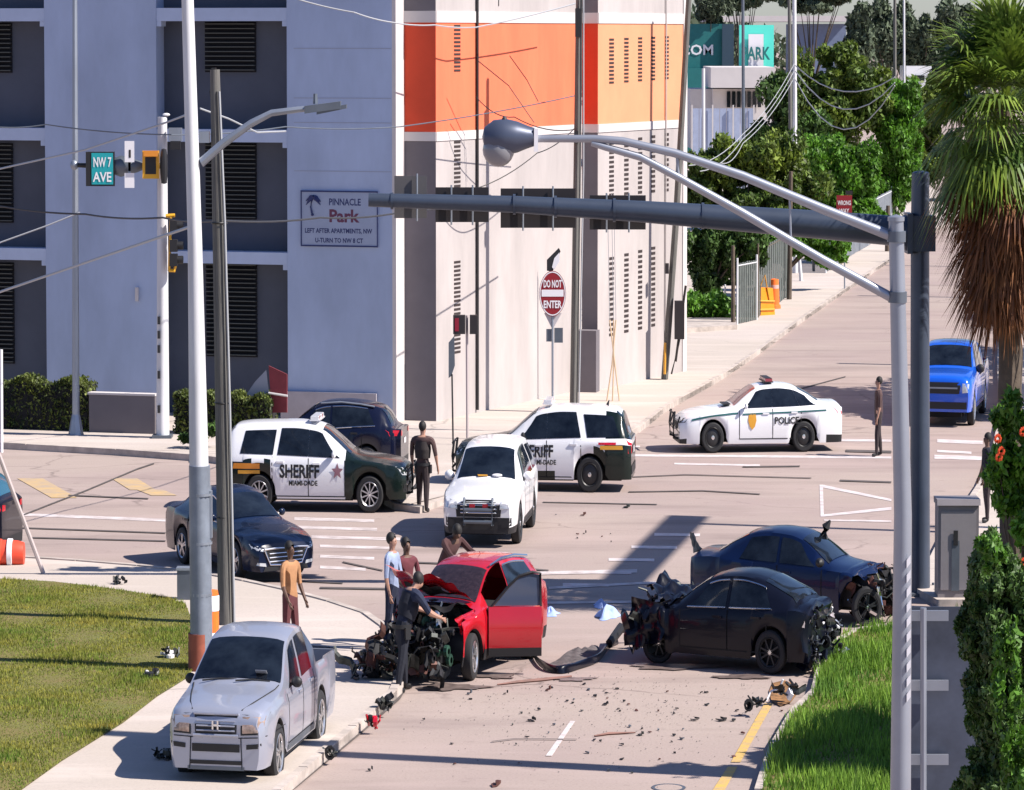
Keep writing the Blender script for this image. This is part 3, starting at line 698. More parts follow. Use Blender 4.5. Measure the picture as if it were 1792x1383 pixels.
    def window(s, x0b, x1b, x0t, x1t, sd, mb_=.03, mt=.05, m=None, trim=None):
        o = s.side_patch('window', m or M_glass, x0b, x1b, x0t, x1t, lambda x: smooth(s.S['zs'], x)+mb_, lambda x: s.sec(x)[6][1]-mt, sd, .009)
        if trim:
            mb = MB(); pts = []
            N = 10; zb = lambda x: smooth(s.S['zs'], x)+mb_; zt = lambda x: s.sec(x)[6][1]-mt
            for k in range(N+1):
                x = x0t+(x1t-x0t)*k/N; z = max(zt(x), zb(x)); pts.append(s.tl((x, sd*(s.ys(x, z)+.012), z)))
            mb.tube(pts, .014, 5); pts = []
            for k in range(N+1):
                x = x0b+(x1b-x0b)*k/N; z = zb(x); pts.append(s.tl((x, sd*(s.ys(x, z)+.012), z)))
            mb.tube(pts, .012, 5); s.T.part('window_trim', mb, trim, o)
        return o
    def door(s, x0, x1, sd, z0=None, z1=None, m=None, rake=0.0):
        """thin dark shut lines round the door and its handle"""
        z0 = z0 or (s.S.get('sill', .32)); zb = lambda x: smooth(s.S['zs'], x)-.005; mb = MB(); g = .011
        def line(pts):
            for (xa, za), (xb, zbb) in zip(pts, pts[1:]):
                dx, dz = xb-xa, zbb-za; l = math.hypot(dx, dz); nx, nz = -dz/l*g, dx/l*g
                vs = [s.tl((X, sd*(s.ys(X, Z)+.004), Z)) for X, Z in ((xa-nx, za-nz), (xb-nx, zbb-nz), (xb+nx, zbb+nz), (xa+nx, za+nz))]
                mb.add(vs, [(0, 1, 2, 3)])
        for xx in (x0, x1):
            line([(xx, z0+(zb(xx)-z0)*k/6) for k in range(7)])
        line([(x0+(x1-x0)*k/6, z0) for k in range(7)])
        d = s.T.part('door', mb, M_dark, smooth=False)
        q = MB(); xh = x1-.22; zh = zb(xh)-.10; q.box(-.1, .1, 0, .03, -.015, .02); p = s.tl((xh, sd*(s.ys(xh, zh)+.005), zh))
        q = MB(); q.obox(p, (.1, 0, 0), (0, .02, 0), (0, 0, .018)); s.T.part('handle', q, m or M_black, d)
        return d
    def top_patch(s, name, m, x0, x1, f=.93, off=.009, yf=None, nu=10, nv=8, parent=None, edge=0.0):
        mb = MB()
        def fn(u, v):
            x = x0+(x1-x0)*v; w_ = s.sec(x)[6][0]*f; y = (2*u-1)*w_
            xx = x+edge*(1-(2*u-1)**2)
            z = s.ztop(x, y)+off; return s.tl((x-off*.7*(1 if x < s.S['L']/2 else -1), y, z))
        mb.grid(fn, nu, nv); return s.T.part(name, mb, m, parent)
    def end_patch(s, name, m, quad, rear=False, off=.012, nu=4, nv=3, mirror=True, parent=None, label=None):
        """quad: four (y,z): bottom-inner, bottom-outer, top-outer, top-inner"""
        out = []
        for sg in ((1, -1) if mirror else (1,)):
            mb = MB()
            def fn(u, v):
                a = Vector(quad[0]).lerp(Vector(quad[1]), u); b = Vector(quad[3]).lerp(Vector(quad[2]), u); p = a.lerp(b, v)
                x = s.nose(p.x, p.y, rear); return s.tl((x+(off if rear else -off), sg*p.x*(1+.004), p.y))
            mb.grid(fn, nu, nv); out.append(s.T.part(name, mb, m, parent, label=label))
        return out
    def text(s, txt, x0, z0, h, sd, m=M_letter, bold=.02, sx=1.0, name='lettering', off=.014):
        mb = MB(); dr = 1 if sd > 0 else -1    # reads towards the rear on the left side
        def fn(a, b): x = x0+dr*a; z = z0+b; return s.tl((x, sd*(s.ys(x, z)+off), z))
        textmb(mb, txt, fn, h/.72, bold, sx=sx); return s.T.part(name, mb, m, smooth=False)
    def mirrors(s, x, z, m, sides=(1, -1), sz=.11):
        for sd in sides:
            mb = MB(); y = s.ys(x, z); p = s.tl((x, sd*(y+.12), z+.04)); mb.ell(p, sz*.6, sz, sz*.75, n=10, m=6); mb.tube([s.tl((x, sd*(y-.02), z)), p], .02, 5)
            s.T.part('wing_mirror', mb, m)
def make_wheel(T, c, R, sd, n, tw, steer=0.0, rimm=None, style='alloy', name='wheel'):
    cs, sn = math.cos(steer), math.sin(steer)
    def rot(mb):
        mb.v = [(c.x+(p[0]*cs-p[1]*sn), c.y+p[0]*sn+p[1]*cs, c.z+p[2]) for p in mb.v]; return mb
    h = tw/2; mb = MB(); rr = R*.66
    prof = [(rr, -h*.8), (rr+.02, -h), (R-.035, -h), (R-.008, -h*.8), (R, -h*.5), (R, h*.5), (R-.008, h*.8), (R-.035, h), (rr+.02, h), (rr, h*.8)]
    mb.lathe(prof, (0, 0, 0), 'y', 28); wh = T.part(name, rot(mb), M_tyre)
    q = MB(); q.lathe([(rr, -h*.7), (rr, sd*h*.1), (0, sd*h*.1)] if False else [(rr, -h*.75), (rr*.97, 0), (0.0, 0)], (0, 0, 0), 'y', 20); T.part('brake_disc', rot(q), M_dark, wh)
    q = MB(); o = sd*h*.78
    q.lathe([(rr*1.03, sd*h*.95), (rr*1.0, sd*h*1.0), (rr*.9, o), (rr*.92, sd*h*.2)], (0, 0, 0), 'y', 28)
    if style == 'steel':
        q.lathe([(rr*.92, o*.7), (rr*.55, o), (rr*.35, o*1.05), (0, o*1.05)], (0, 0, 0), 'y', 20)
    else:
        for k in range(n):
            a = 2*math.pi*k/n+.3; d = Vector((math.cos(a), 0, math.sin(a))); p = Vector((-math.sin(a), 0, math.cos(a)))
            for e in ((-.0, .0),) if n > 6 else ((-.14, -.02), (.14, .02)):
                d2 = (d+p*e[0]).normalized(); q.obox(d2*rr*.52+Vector((0, o, 0)), d2*rr*.42, p*(.014 if n > 6 else .016), Vector((0, .012, 0)))
    T.part('rim', rot(q), rimm or M_rim, wh)
    q = MB(); q.lathe([(0.0, o*1.16), (.05, o*1.12), (.065, o*.8)], (0, 0, 0), 'y', 12); T.part('hub_cap', rot(q), M_chrome, wh)
    return wh
def spec(kind):
    if kind == 'suv':   # large police utility
        return dict(L=5.03, wb=2.87, fo=.98, wr=.375, ra=.45, zb=.27, zs=[(0, .82), (.3, .93), (1.2, 1.03), (2.2, 1.07), (4, 1.12), (4.8, 1.13), (5.03, 1.1)],
            zc=[(0, .83), (.05, .92), (.18, 1.0), (.6, 1.07), (1.35, 1.16), (1.5, 1.2), (1.95, 1.48), (2.25, 1.66), (2.5, 1.73), (3.1, 1.78), (4.2, 1.76), (4.6, 1.72), (4.75, 1.62), (4.93, 1.22), (5.0, 1.08), (5.03, 1.0)],
            hw=[(0, .80), (.1, .87), (.3, .94), (.8, .985), (1.6, 1.0), (4.2, .99), (4.8, .95), (4.95, .9), (5.03, .84)], wrl=[(0, .68), (.3, .76), (1.35, .80), (2.2, .68), (2.6, .66), (4.3, .65), (4.7, .64), (5.03, .74)], crown=.07, clad=.0)
    if kind == 'sedan':
        return dict(L=4.92, wb=2.83, fo=.95, wr=.335, ra=.395, zb=.21, zs=[(0, .60), (.25, .72), (1.2, .86), (2, .90), (3.6, .95), (4.4, .98), (4.92, .93)],
            zc=[(0, .62), (.05, .70), (.2, .78), (.7, .88), (1.45, .97), (1.6, 1.0), (2.0, 1.22), (2.3, 1.37), (2.6, 1.44), (3.0, 1.46), (3.4, 1.43), (3.9, 1.27), (4.3, 1.09), (4.45, 1.06), (4.8, 1.04), (4.88, .98), (4.92, .88)],
            hw=[(0, .72), (.1, .80), (.3, .87), (.8, .915), (1.6, .925), (4.0, .92), (4.6, .87), (4.8, .83), (4.92, .76)], wrl=[(0, .6), (.3, .68), (1.45, .74), (2.3, .59), (2.9, .57), (3.4, .56), (4.2, .62), (4.45, .70), (4.92, .66)], crown=.055)
    if kind == 'taurus':
        d = spec('sedan'); d.update(L=5.12, wb=2.87, fo=1.02, wr=.355, ra=.42,
            zs=[(0, .68), (.25, .80), (1.2, .93), (2, .98), (3.6, 1.02), (4.6, 1.05), (5.12, 1.0)],
            zc=[(0, .70), (.05, .78), (.2, .87), (.7, .97), (1.5, 1.05), (1.68, 1.09), (2.05, 1.3), (2.38, 1.47), (2.65, 1.53), (3.1, 1.55), (3.5, 1.52), (4.0, 1.36), (4.42, 1.17), (4.6, 1.13), (5.0, 1.12), (5.08, 1.05), (5.12, .95)],
            hw=[(0, .74), (.1, .83), (.3, .91), (.8, .96), (1.6, .97), (4.2, .965), (4.8, .91), (5.0, .87), (5.12, .8)],
            wrl=[(0, .62), (.3, .70), (1.5, .77), (2.4, .62), (3.0, .60), (3.5, .59), (4.4, .66), (4.6, .74), (5.12, .7)]); return d
    if kind == 'cuv':
        return dict(L=4.45, wb=2.70, fo=.90, wr=.35, ra=.415, zb=.25, zs=[(0, .74), (.3, .88), (1.1, .98), (2, 1.02), (3.6, 1.1), (4.2, 1.12), (4.45, 1.05)],
            zc=[(0, .76), (.06, .86), (.25, .96), (.7, 1.03), (1.15, 1.1), (1.3, 1.15), (1.7, 1.38), (2.05, 1.56), (2.4, 1.63), (2.9, 1.65), (3.6, 1.6), (3.95, 1.53), (4.12, 1.42), (4.32, 1.15), (4.42, 1.02), (4.45, .95)],
            hw=[(0, .70), (.1, .78), (.3, .86), (.8, .91), (1.6, .92), (3.7, .92), (4.2, .86), (4.35, .82), (4.45, .74)], wrl=[(0, .6), (.3, .68), (1.15, .74), (2.0, .62), (2.5, .60), (3.6, .58), (4.0, .58), (4.45, .66)], crown=.06, clad=.42)
    if kind == 'pickup':   # unibody pickup, closed profile; the bed is cut with skip()
        return dict(L=5.25, wb=3.10, fo=.98, wr=.375, ra=.45, zb=.30, zs=[(0, .86), (.2, .98), (1.2, 1.05), (2, 1.08), (3.4, 1.13), (5.0, 1.16), (5.25, 1.15)],
            zc=[(0, .90), (.04, 1.0), (.15, 1.07), (.6, 1.13), (1.25, 1.2), (1.4, 1.25), (1.8, 1.48), (2.15, 1.67), (2.4, 1.74), (2.9, 1.78), (3.35, 1.75), (3.42, 1.70), (3.55, 1.45), (3.62, 1.25), (5.2, 1.2), (5.25, 1.17)],
            hw=[(0, .82), (.08, .88), (.25, .94), (.8, .98), (1.6, .975), (4.6, .975), (5.1, .95), (5.25, .92)], wrl=[(0, .72), (.3, .80), (1.25, .84), (2.2, .70), (2.6, .68), (3.4, .67), (3.6, .88), (5.25, .88)], crown=.06)
    if kind == 'truck':
        d = spec('pickup'); d.update(L=5.8, wb=3.6, fo=.95, wr=.41, ra=.49, zb=.38, zs=[(0, 1.0), (.2, 1.12), (1.2, 1.2), (2, 1.24), (3.6, 1.28), (5.8, 1.3)],
            zc=[(0, 1.05), (.04, 1.18), (.15, 1.25), (.6, 1.31), (1.3, 1.36), (1.45, 1.4), (1.85, 1.65), (2.15, 1.84), (2.4, 1.92), (3.0, 1.96), (3.7, 1.93), (3.8, 1.86), (3.9, 1.55), (3.95, 1.38), (5.7, 1.34), (5.8, 1.31)],
            hw=[(0, .86), (.08, .92), (.25, .98), (.8, 1.01), (1.6, 1.01), (5.2, 1.01), (5.8, .98)], wrl=[(0, .76), (.3, .84), (1.3, .88), (2.2, .76), (2.6, .74), (3.7, .73), (3.95, .93), (5.8, .93)]); return d
def place(fpx, rpx, wb, side, half, h=None):
    """vehicle origin and heading from the ground contacts of its near-side front and rear wheels"""
    a, b = G(*fpx), G(*rpx); d = a-b
    if h is None: h = math.atan2(d.y, d.x)
    mid = (a+b)/2; f = Vector((math.cos(h), math.sin(h), 0)); l = Vector((-f.y, f.x, 0))
    return mid-l*side*half, h
R_ = math.radians
def lightbar(C, x, z, w_, parent=None, dark=False):
    mb = MB(); p = C.tl((x, 0, z)); mb.obox(p, (.14, 0, 0), (0, w_, 0), (0, 0, .012), 0)
    for i in range(6):
        y = -w_+w_*(i+.5)/3; mb.obox(p+Vector((0, y, .045)), (.11, 0, 0), (0, w_/6.4, 0), (0, 0, .032), (1 if i in (1, 4) else 0) if not dark else 1)
    mb.obox(p+Vector((0, 0, .082)), (.1, 0, 0), (0, w_*.97, 0), (0, 0, .006), 0)
    return C.T.part('light_bar', mb, [M_black if dark else M_pwhite, mat('smoky_red_lens', (.28, .05, .07), .2), M_blue_lens], smooth=False)
def pushbar(C, z0, z1, w_=.42, m=M_black):
    mb = MB(); x = -.13
    for y in (-w_, w_):
        mb.tube([C.tl((.05, y, z0)), C.tl((x, y, z0+.03)), C.tl((x-.02, y, (z0+z1)/2)), C.tl((x+.03, y, z1))], .035, 7)
    for z in (z0+.1, (z0+z1)/2, z1-.04): mb.tube([C.tl((x-.01, -w_, z)), C.tl((x-.01, w_, z))], .028, 7)
    mb.tube([C.tl((.05, -w_-.28, z0+.1)), C.tl((x+.03, -w_-.25, z0+.25)), C.tl((.02, -w_-.27, z1-.1))], .025, 6)
    mb.tube([C.tl((.05, w_+.28, z0+.1)), C.tl((x+.03, w_+.25, z0+.25)), C.tl((.02, w_+.27, z1-.1))], .025, 6)
    return C.T.part('push_bar', mb, m)
def front_suv(C, black=False, plate=True, grillm=M_black):
    C.end_patch('grille', grillm, [(-.48, .60), (.48, .60), (.52, .86), (-.52, .86)], mirror=False, nu=8)
    mb = MB()
    for z in (.66, .73, .80): mb.tube([C.tl((C.nose(y, z)-.02, y, z)) for y in (-.46, -.2, 0, .2, .46)], .012, 5)
    C.T.part('grille_bar', mb, M_chrome if not black else M_metal_d)
    C.end_patch('headlight', M_headl, [(.54, .72), (.86, .76), (.88, .93), (.56, .87)])
    C.end_patch('lower_intake', M_black, [(-.5, .34), (.5, .34), (.5, .5), (-.5, .5)], mirror=False, nu=8)
    C.end_patch('fog_light_surround', M_black, [(.58, .38), (.84, .42), (.84, .58), (.6, .52)])
def rear_suv(C, dark=None):
    C.end_patch('tail_light', M_taill, [(.72, .82), (.9, .82), (.88, 1.12), (.74, 1.12)], rear=True)
    C.end_patch('bumper', M_black, [(-.8, .36), (.8, .36), (.8, .55), (-.8, .55)], rear=True, mirror=False, nu=8)
    C.end_patch('number_plate', M_signwhite, [(-.16, .78), (.16, .78), (.16, .92), (-.16, .92)], rear=True, mirror=False, off=.02)

# --- black and white sheriff SUV, left
S = spec('suv'); S['hw'] = [(a, b+.0) for a, b in S['hw']]
o, h = place((650, 900), (452, 893), 3.0, -1, .9, R_(-5)); S['wb'] = 3.04; S['L'] = 5.12; S['zc'] = [(a+(.09 if a > 4.5 else 0), b) for a, b in S['zc']]
def mf(x, j, z, y):
    if x < 1.62 and j <= 9 and z < 1.22: return 1
    if x > 3.72 and z < 1.02: return 1
    if z < .34: return 1
    return 0
C = Car('sheriff_suv', 'black and white sheriff utility vehicle facing right beside the wooden pole', S, o, h, 'police car', M_pwhite, mf, mats=[M_pwhite, M_pblack])
C.wheels(n=10); front_suv(C, True); rear_suv(C); pushbar(C, .35, .95)
for sd in (1, -1):
    C.window(1.78, 2.66, 2.3, 2.66, sd); C.window(2.665, 3.52, 2.665, 3.42, sd); C.window(3.64, 4.55, 3.56, 4.42, sd, mt=.08)
    C.door(1.66, 2.66, sd, m=M_pwhite); C.door(2.66, 3.66, sd, m=M_pwhite)
    C.text('SHERIFF', 3.45 if sd < 0 else 1.9, .70, .26, sd, bold=.035, sx=.87); C.text('MIAMI-DADE', 3.2 if sd < 0 else 2.2, .54, .10, sd, bold=.03, sx=1.0)
    mb = MB(); xc = 1.86; zc = .83
    pts = []
    for k in range(10):
        r = .17 if k % 2 == 0 else .075; a = math.pi/2+k*math.pi/5; xx, zz = xc+r*math.cos(a), zc+r*math.sin(a); pts.append(C.tl((xx, sd*(C.ys(xx, zz)+.014), zz)))
    pts.append(C.tl((xc, sd*(C.ys(xc, zc)+.018), zc))); mb.add(pts, [(k, (k+1) % 10, 10) for k in range(10)]); C.T.part('star_badge', mb, M_star)
    C.side_patch('reflective_panel', M_amber, 4.0, 4.75, 4.0, 4.72, .86, .97, sd, .012); C.side_patch('reflective_panel', M_gold, 4.0, 4.6, 4.0, 4.6, .76, .83, sd, .012)
C.top_patch('windshield', M_glass, 1.52, 2.3); C.top_patch('rear_window', M_glass, 4.74, 4.98)
C.mirrors(1.95, 1.13, M_pwhite); lightbar(C, 2.55, 1.80, .52)
# --- sheriff SUV, right
S = spec('suv'); o, h = place((860, 853), (1032, 862), 2.87, 1, .9, R_(174))
o = G(1032, 862)+Vector((math.cos(h), math.sin(h), 0))*1.435-Vector((-math.sin(h), math.cos(h), 0))*.9
def mf(x, j, z, y):
    if x < 1.5 and z < 1.2: return 1
    if x > 3.95 and z < .95: return 1
    if z < .36: return 1
    if x > 4.3 and z > 1.1 and z < 1.68: return 1
    return 0
C = Car('sheriff_suv', 'sheriff utility vehicle facing left, partly behind the all-white one', S, o, h, 'police car', M_pwhite, mf, mats=[M_pwhite, M_pblack])
C.wheels('steel'); front_suv(C, True); rear_suv(C); pushbar(C, .35, 1.0)
for sd in (1, -1):
    C.window(1.75, 2.62, 2.3, 2.62, sd); C.window(2.625, 3.6, 2.625, 3.45, sd); C.window(3.78, 4.72, 3.66, 4.5, sd, mt=.09)
    C.door(1.66, 2.62, sd, m=M_pwhite); C.door(2.62, 3.6, sd, m=M_pwhite)
    C.text('SHERIFF', 1.76 if sd > 0 else 3.3, .74, .25, sd, bold=.035, sx=.87); C.text('MIAMI-DADE', 2.1 if sd > 0 else 3.2, .58, .10, sd, bold=.03)
    C.side_patch('reflective_panel', M_red_lens, 4.1, 4.6, 4.1, 4.6, 1.0, 1.05, sd, .012); C.side_patch('reflective_panel', M_gold, 4.15, 4.8, 4.15, 4.78, .90, .985, sd, .012)
C.top_patch('windshield', M_glass, 1.52, 2.3); C.top_patch('rear_window', M_glass, 4.74, 4.95)
C.mirrors(1.95, 1.13, M_black); lightbar(C, 2.6, 1.80, .5)
mb = MB(); mb.tube([C.tl((4.3, .2, 1.77)), C.tl((4.35, .2, 1.88))], [.05, .01], 6); C.T.part('roof_antenna', mb, M_black)
# --- all white SUV facing the camera
S = spec('suv'); S['wb'] = 2.87
o, h = place((909, 951), (933, 922), 2.87, 1, .93, None); print('HD', math.degrees(h))
C = Car('police_suv', 'all white police utility vehicle facing the camera in the crossing', S, o, h, 'police car', M_pwhite, lambda x, j, z, y: 1 if (z < .40 or (x < .3 and z < .52 and abs(y) < .62)) else 0)
C.wheels('steel'); front_suv(C); rear_suv(C)
C.end_patch('grille_surround', M_black, [(-.56, .58), (.56, .58), (.6, .90), (-.6, .90)], mirror=False, nu=8, off=.008)
mb = MB()
for y in (-.36, .36): mb.tube([C.tl((.04, y, .42)), C.tl((-.12, y, .45)), C.tl((-.12, y, .8)), C.tl((0, y, .93))], .03, 7)
for z in (.5, .72): mb.tube([C.tl((-.12, -.36, z)), C.tl((-.12, .36, z))], .04, 7)
C.T.part('push_bar', mb, M_metal_d)
for y in (-.16, .18):
    mb = MB(); mb.obox(C.tl((-.045, y, .79)), (.01, 0, 0), (0, .07, 0), (0, 0, .03)); C.T.part('strobe_light', mb, M_red_lens)
for sd in (1, -1):
    C.window(1.75, 2.62, 2.3, 2.62, sd); C.window(2.625, 3.6, 2.625, 3.45, sd); C.window(3.78, 4.72, 3.66, 4.5, sd, mt=.09); C.door(1.66, 2.62, sd, m=M_pwhite); C.door(2.62, 3.6, sd, m=M_pwhite)
C.top_patch('windshield', M_glass, 1.5, 2.32, f=.95); C.top_patch('rear_window', M_glass, 4.74, 4.95); C.mirrors(1.95, 1.13, M_pwhite, sz=.13)
mb = MB(); mb.obox(C.tl((1.50, -.1, 1.215)), (.05, .02, 0), (-.02, .12, 0), (0, 0, .012)); C.T.part('dashboard_paper', mb, M_gold)
mb = MB(); mb.ell(C.tl((1.5, .28, 1.22)), .09, .14, .03); C.T.part('dashboard_item', mb, M_signwhite)
# --- police sedan
S = spec('taurus'); o, h = place((1248, 793), (1405, 791), 2.87, 1, .87, None); h = R_(186)
C = Car('police_sedan', 'white police sedan with gold shield and dark stripe facing left', S, o, h, 'police car', M_pwhite, lambda x, j, z, y: 1 if z < .27 or (x > 4.6 and z < .42) else 0)
C.wheels('steel'); pushbar(C, .3, .92, .38)
C.end_patch('grille', M_black, [(-.42, .52), (.42, .52), (.46, .72), (-.46, .72)], mirror=False, nu=8); C.end_patch('headlight', M_black, [(.5, .66), (.84, .7), (.85, .82), (.52, .77)])
C.end_patch('tail_light', M_taill, [(.55, .84), (.88, .84), (.86, 1.03), (.58, 1.03)], rear=True); C.end_patch('number_plate', M_signwhite, [(-.16, .78), (.16, .78), (.16, .92), (-.16, .92)], rear=True, mirror=False)
for sd in (1, -1):
    C.window(1.95, 2.89, 2.4, 2.89, sd); C.window(2.895, 3.75, 2.895, 3.57, sd); C.window(3.76, 4.3, 3.58, 3.95, sd)
    C.door(1.85, 2.9, sd, m=M_pwhite); C.door(2.9, 3.8, sd, m=M_pwhite)
    zst = lambda x: smooth(C.S['zs'], x)
    C.side_patch('side_stripe', M_stripe, .35, 1.8, .35, 1.8, lambda x: zst(x)-.085, lambda x: zst(x)-.045, sd, .012); C.side_patch('side_stripe', M_stripe, 1.95, 4.6, 1.95, 4.6, lambda x: zst(x)-.115, lambda x: zst(x)-.082, sd, .012)
    C.text('POLICE', 2.95 if sd > 0 else 3.6, .66, .155, sd, bold=.03, sx=1.1)
    mb = MB(); xc, zc = 2.25, .74; P = [(-.11, .16), (-.04, .14), (0, .18), (.04, .14), (.11, .16), (.13, 0), (.08, -.14), (0, -.21), (-.08, -.14), (-.13, 0)]
    pts = [C.tl((xc+a, sd*(C.ys(xc+a, zc+b)+.014), zc+b)) for a, b in P]+[C.tl((xc, sd*(C.ys(xc, zc)+.018), zc))]; mb.add(pts, [(k, (k+1) % 10, 10) for k in range(10)]); C.T.part('shield_badge', mb, M_gold)
C.top_patch('windshield', mat('dull_red_glass', (.22, .06, .07), .12), 1.72, 2.4); C.top_patch('rear_window', M_glass, 3.75, 4.38); C.mirrors(2.05, 1.03, M_pwhite, sz=.09); lightbar(C, 2.85, 1.575, .5, dark=True)  # windshield has a dull red base colour
mb = MB(); mb.obox(C.tl((1.5, .3, 1.09)), (.12, 0, 0), (0, .3, 0), (0, 0, .015)); C.T.part('wiper_cowl', mb, M_black)
# --- navy crossover behind
S = spec('cuv'); S['L'] = 4.6; h = R_(173)
o = G(642, 838)+Vector((math.cos(h), math.sin(h), 0))*1.35-Vector((-math.sin(h), math.cos(h), 0))*.83
C = Car('parked_car', 'navy crossover facing left, behind the black and white sheriff vehicle', S, o, h, 'car', M_pnavy, lambda x, j, z, y: 1 if z < .4 else 0)
C.wheels(); 
for sd in (1, -1): C.window(1.55, 2.5, 2.05, 2.5, sd, trim=M_chrome); C.window(2.56, 3.85, 2.56, 3.6, sd, trim=M_chrome); C.door(1.5, 2.55, sd); C.door(2.55, 3.45, sd)
C.top_patch('windshield', M_glass, 1.32, 2.0); C.top_patch('rear_window', M_glass, 4.02, 4.28); C.end_patch('tail_light', M_taill, [(.5, .92), (.84, .92), (.84, 1.05), (.5, 1.02)], rear=True); C.end_patch('headlight', M_headl, [(.5, .74), (.78, .76), (.8, .84), (.5, .82)])
C.end_patch('number_plate', M_signwhite, [(-.16, .72), (.16, .72), (.16, .84), (-.16, .84)], rear=True, mirror=False)
mb = MB(); mb.tube([C.tl((x, .6, C.ztop(x, .6)+.05)) for x in (2.2, 2.8, 3.4, 3.8)], .02, 5); C.T.part('roof_rail', mb, M_metal)
# --- dark sedan, left of the poles
S = spec('sedan'); o, h = place((416, 1016), (316, 986), 2.83, -1, .86, None); print('HD', math.degrees(h))
C = Car('parked_car', 'dark blue sedan with chrome grille stopped behind the two poles', S, o, h, 'car', M_pnavy2)
C.wheels(n=5)
def sedan_face(C):
    C.end_patch('grille', M_black, [(-.42, .34), (.42, .34), (.55, .58), (-.55, .58)], mirror=False, nu=8)
    mb = MB()
    for z in (.38, .45, .52): mb.tube([C.tl((C.nose(y, z)-.018, y, z)) for y in (-.44, -.2, 0, .2, .44)], .011, 5)
    mb.tube([C.tl((C.nose(y, z)-.022, y, z)) for y, z in ((-.58, .60), (-.3, .61), (0, .60), (.3, .61), (.58, .60))], .02, 6)
    mb.tube([C.tl((C.nose(y, z)-.022, y, z)) for y, z in ((-.58, .60), (-.42, .33), (0, .31), (.42, .33), (.58, .60))], .016, 6)
    C.T.part('grille_trim', mb, M_chrome)
    C.end_patch('headlight', M_headl, [(.5, .55), (.82, .60), (.84, .69), (.54, .65)]); C.end_patch('fog_light', M_headl, [(.52, .30), (.76, .33), (.74, .38), (.54, .36)])
    C.end_patch('lower_intake', M_black, [(-.6, .22), (.6, .22), (.55, .30), (-.55, .30)], mirror=False, nu=8)
sedan_face(C)
for sd in (1, -1): C.window(1.85, 2.75, 2.3, 2.76, sd, trim=M_chrome); C.window(2.83, 3.7, 2.83, 3.5, sd); C.door(1.75, 2.8, sd); C.door(2.8, 3.65, sd)
C.top_patch('windshield', M_glass, 1.63, 2.3, f=.95); C.top_patch('rear_window', M_glass, 3.6, 4.28); C.mirrors(1.95, .97, M_pnavy2, sz=.09)
C.end_patch('tail_light', M_taill, [(.55, .74), (.84, .74), (.82, .9), (.58, .9)], rear=True)
# --- blue pickup on the far street
S = spec('truck'); h = R_(259); o, _h = place((1703, 745), (1733, 712), 3.6, 1, .9, None); h = _h; print('HD', math.degrees(h))
o = G(1703, 744)-Vector((math.cos(h), math.sin(h), 0))*1.8-Vector((-math.sin(h), math.cos(h), 0))*.93
def mkbed(xc, L):
    return lambda x, j, z, y: x > xc and x < L-.06 and j >= 6
C = Car('pickup_truck', 'bright blue pickup truck waiting on the far street at the right', S, o, h, 'pickup truck', M_pblue, skip=mkbed(3.97, 5.8))
C.wheels('alloy', 6)
C.end_patch('grille', M_black, [(-.55, .82), (.55, .82), (.62, 1.1), (-.62, 1.1)], mirror=False, nu=8); C.end_patch('headlight', M_headl, [(.66, .84), (.86, .86), (.88, 1.06), (.66, 1.08)])
C.end_patch('bumper', M_black, [(-.8, .45), (.8, .45), (.8, .62), (-.8, .62)], mirror=False, nu=8); C.end_patch('grille_bar', M_metal, [(-.5, .94), (.5, .94), (.5, .98), (-.5, .98)], mirror=False, nu=8, off=.02)
for sd in (1, -1): C.window(1.7, 2.7, 2.15, 2.72, sd); C.window(2.8, 3.62, 2.8, 3.6, sd); C.door(1.6, 2.75, sd, z0=.5); C.door(2.75, 3.75, sd, z0=.5)
C.top_patch('windshield', M_glass, 1.48, 2.2, f=.94); C.mirrors(1.85, 1.28, M_black, sz=.15)
mb = MB(); mb.box(C.ox-5.7, C.ox-3.97, -.85, .85, .8, .84); C.T.part('bed_floor', mb, M_dark)
# --- silver pickup in the foreground
S = spec('pickup'); S['hw'] = [(a, b*.94) for a, b in S['hw']]; o, h = place((489, 1369), (562, 1305), 3.1, 1, .87, None); print('HD', math.degrees(h))
C = Car('pickup_truck', 'silver pickup truck parked on the pavement in the foreground', S, o, h, 'pickup truck', M_psilver, skip=mkbed(3.64, 5.25))
C.wheels('alloy', 5)
C.end_patch('grille', M_black, [(-.36, .74), (.36, .74), (.38, .98), (-.38, .98)], mirror=False, nu=8)
mb = MB()
for z in (.79, .85, .91): mb.tube([C.tl((C.nose(y, z)-.02, y, z)) for y in (-.34, -.1, 0, .1, .34)], .011, 5)
mb.tube([C.tl((C.nose(y, z)-.02, y, z)) for y, z in ((-.4, .73), (.4, .73))], .02, 6); mb.tube([C.tl((C.nose(y, z)-.02, y, z)) for y, z in ((-.4, 1.0), (0, 1.0), (.4, 1.0))], .022, 6)
C.T.part('grille_bar', mb, M_psilver)
mb = MB()
for y in (-.045, .045): mb.obox(C.tl((C.nose(0, .85)-.035, y, .86)), (.008, 0, 0), (0, .014, 0), (0, 0, .055))
mb.obox(C.tl((C.nose(0, .85)-.035, 0, .86)), (.008, 0, 0), (0, .04, 0), (0, 0, .012)); C.T.part('front_emblem', mb, M_chrome)
for q in ((.48, .76), (.64, .76)): pass
C.end_patch('headlight_surround', M_black, [(.44, .735), (.84, .755), (.86, .985), (.44, .995)], off=.009)
hl = C.end_patch('headlight', mat('amber_headlight', (.42, .30, .24), .15, .2, var=.5, vscale=12), [(.47, .76), (.82, .78), (.84, .965), (.47, .97)])
C.end_patch('bumper_seam', M_dark, [(.40, .695), (.93, .715), (.93, .727), (.40, .707)], nu=8, nv=1); C.end_patch('bumper_seam', M_dark, [(.455, .30), (.47, .30), (.45, .70), (.435, .70)], nu=1)
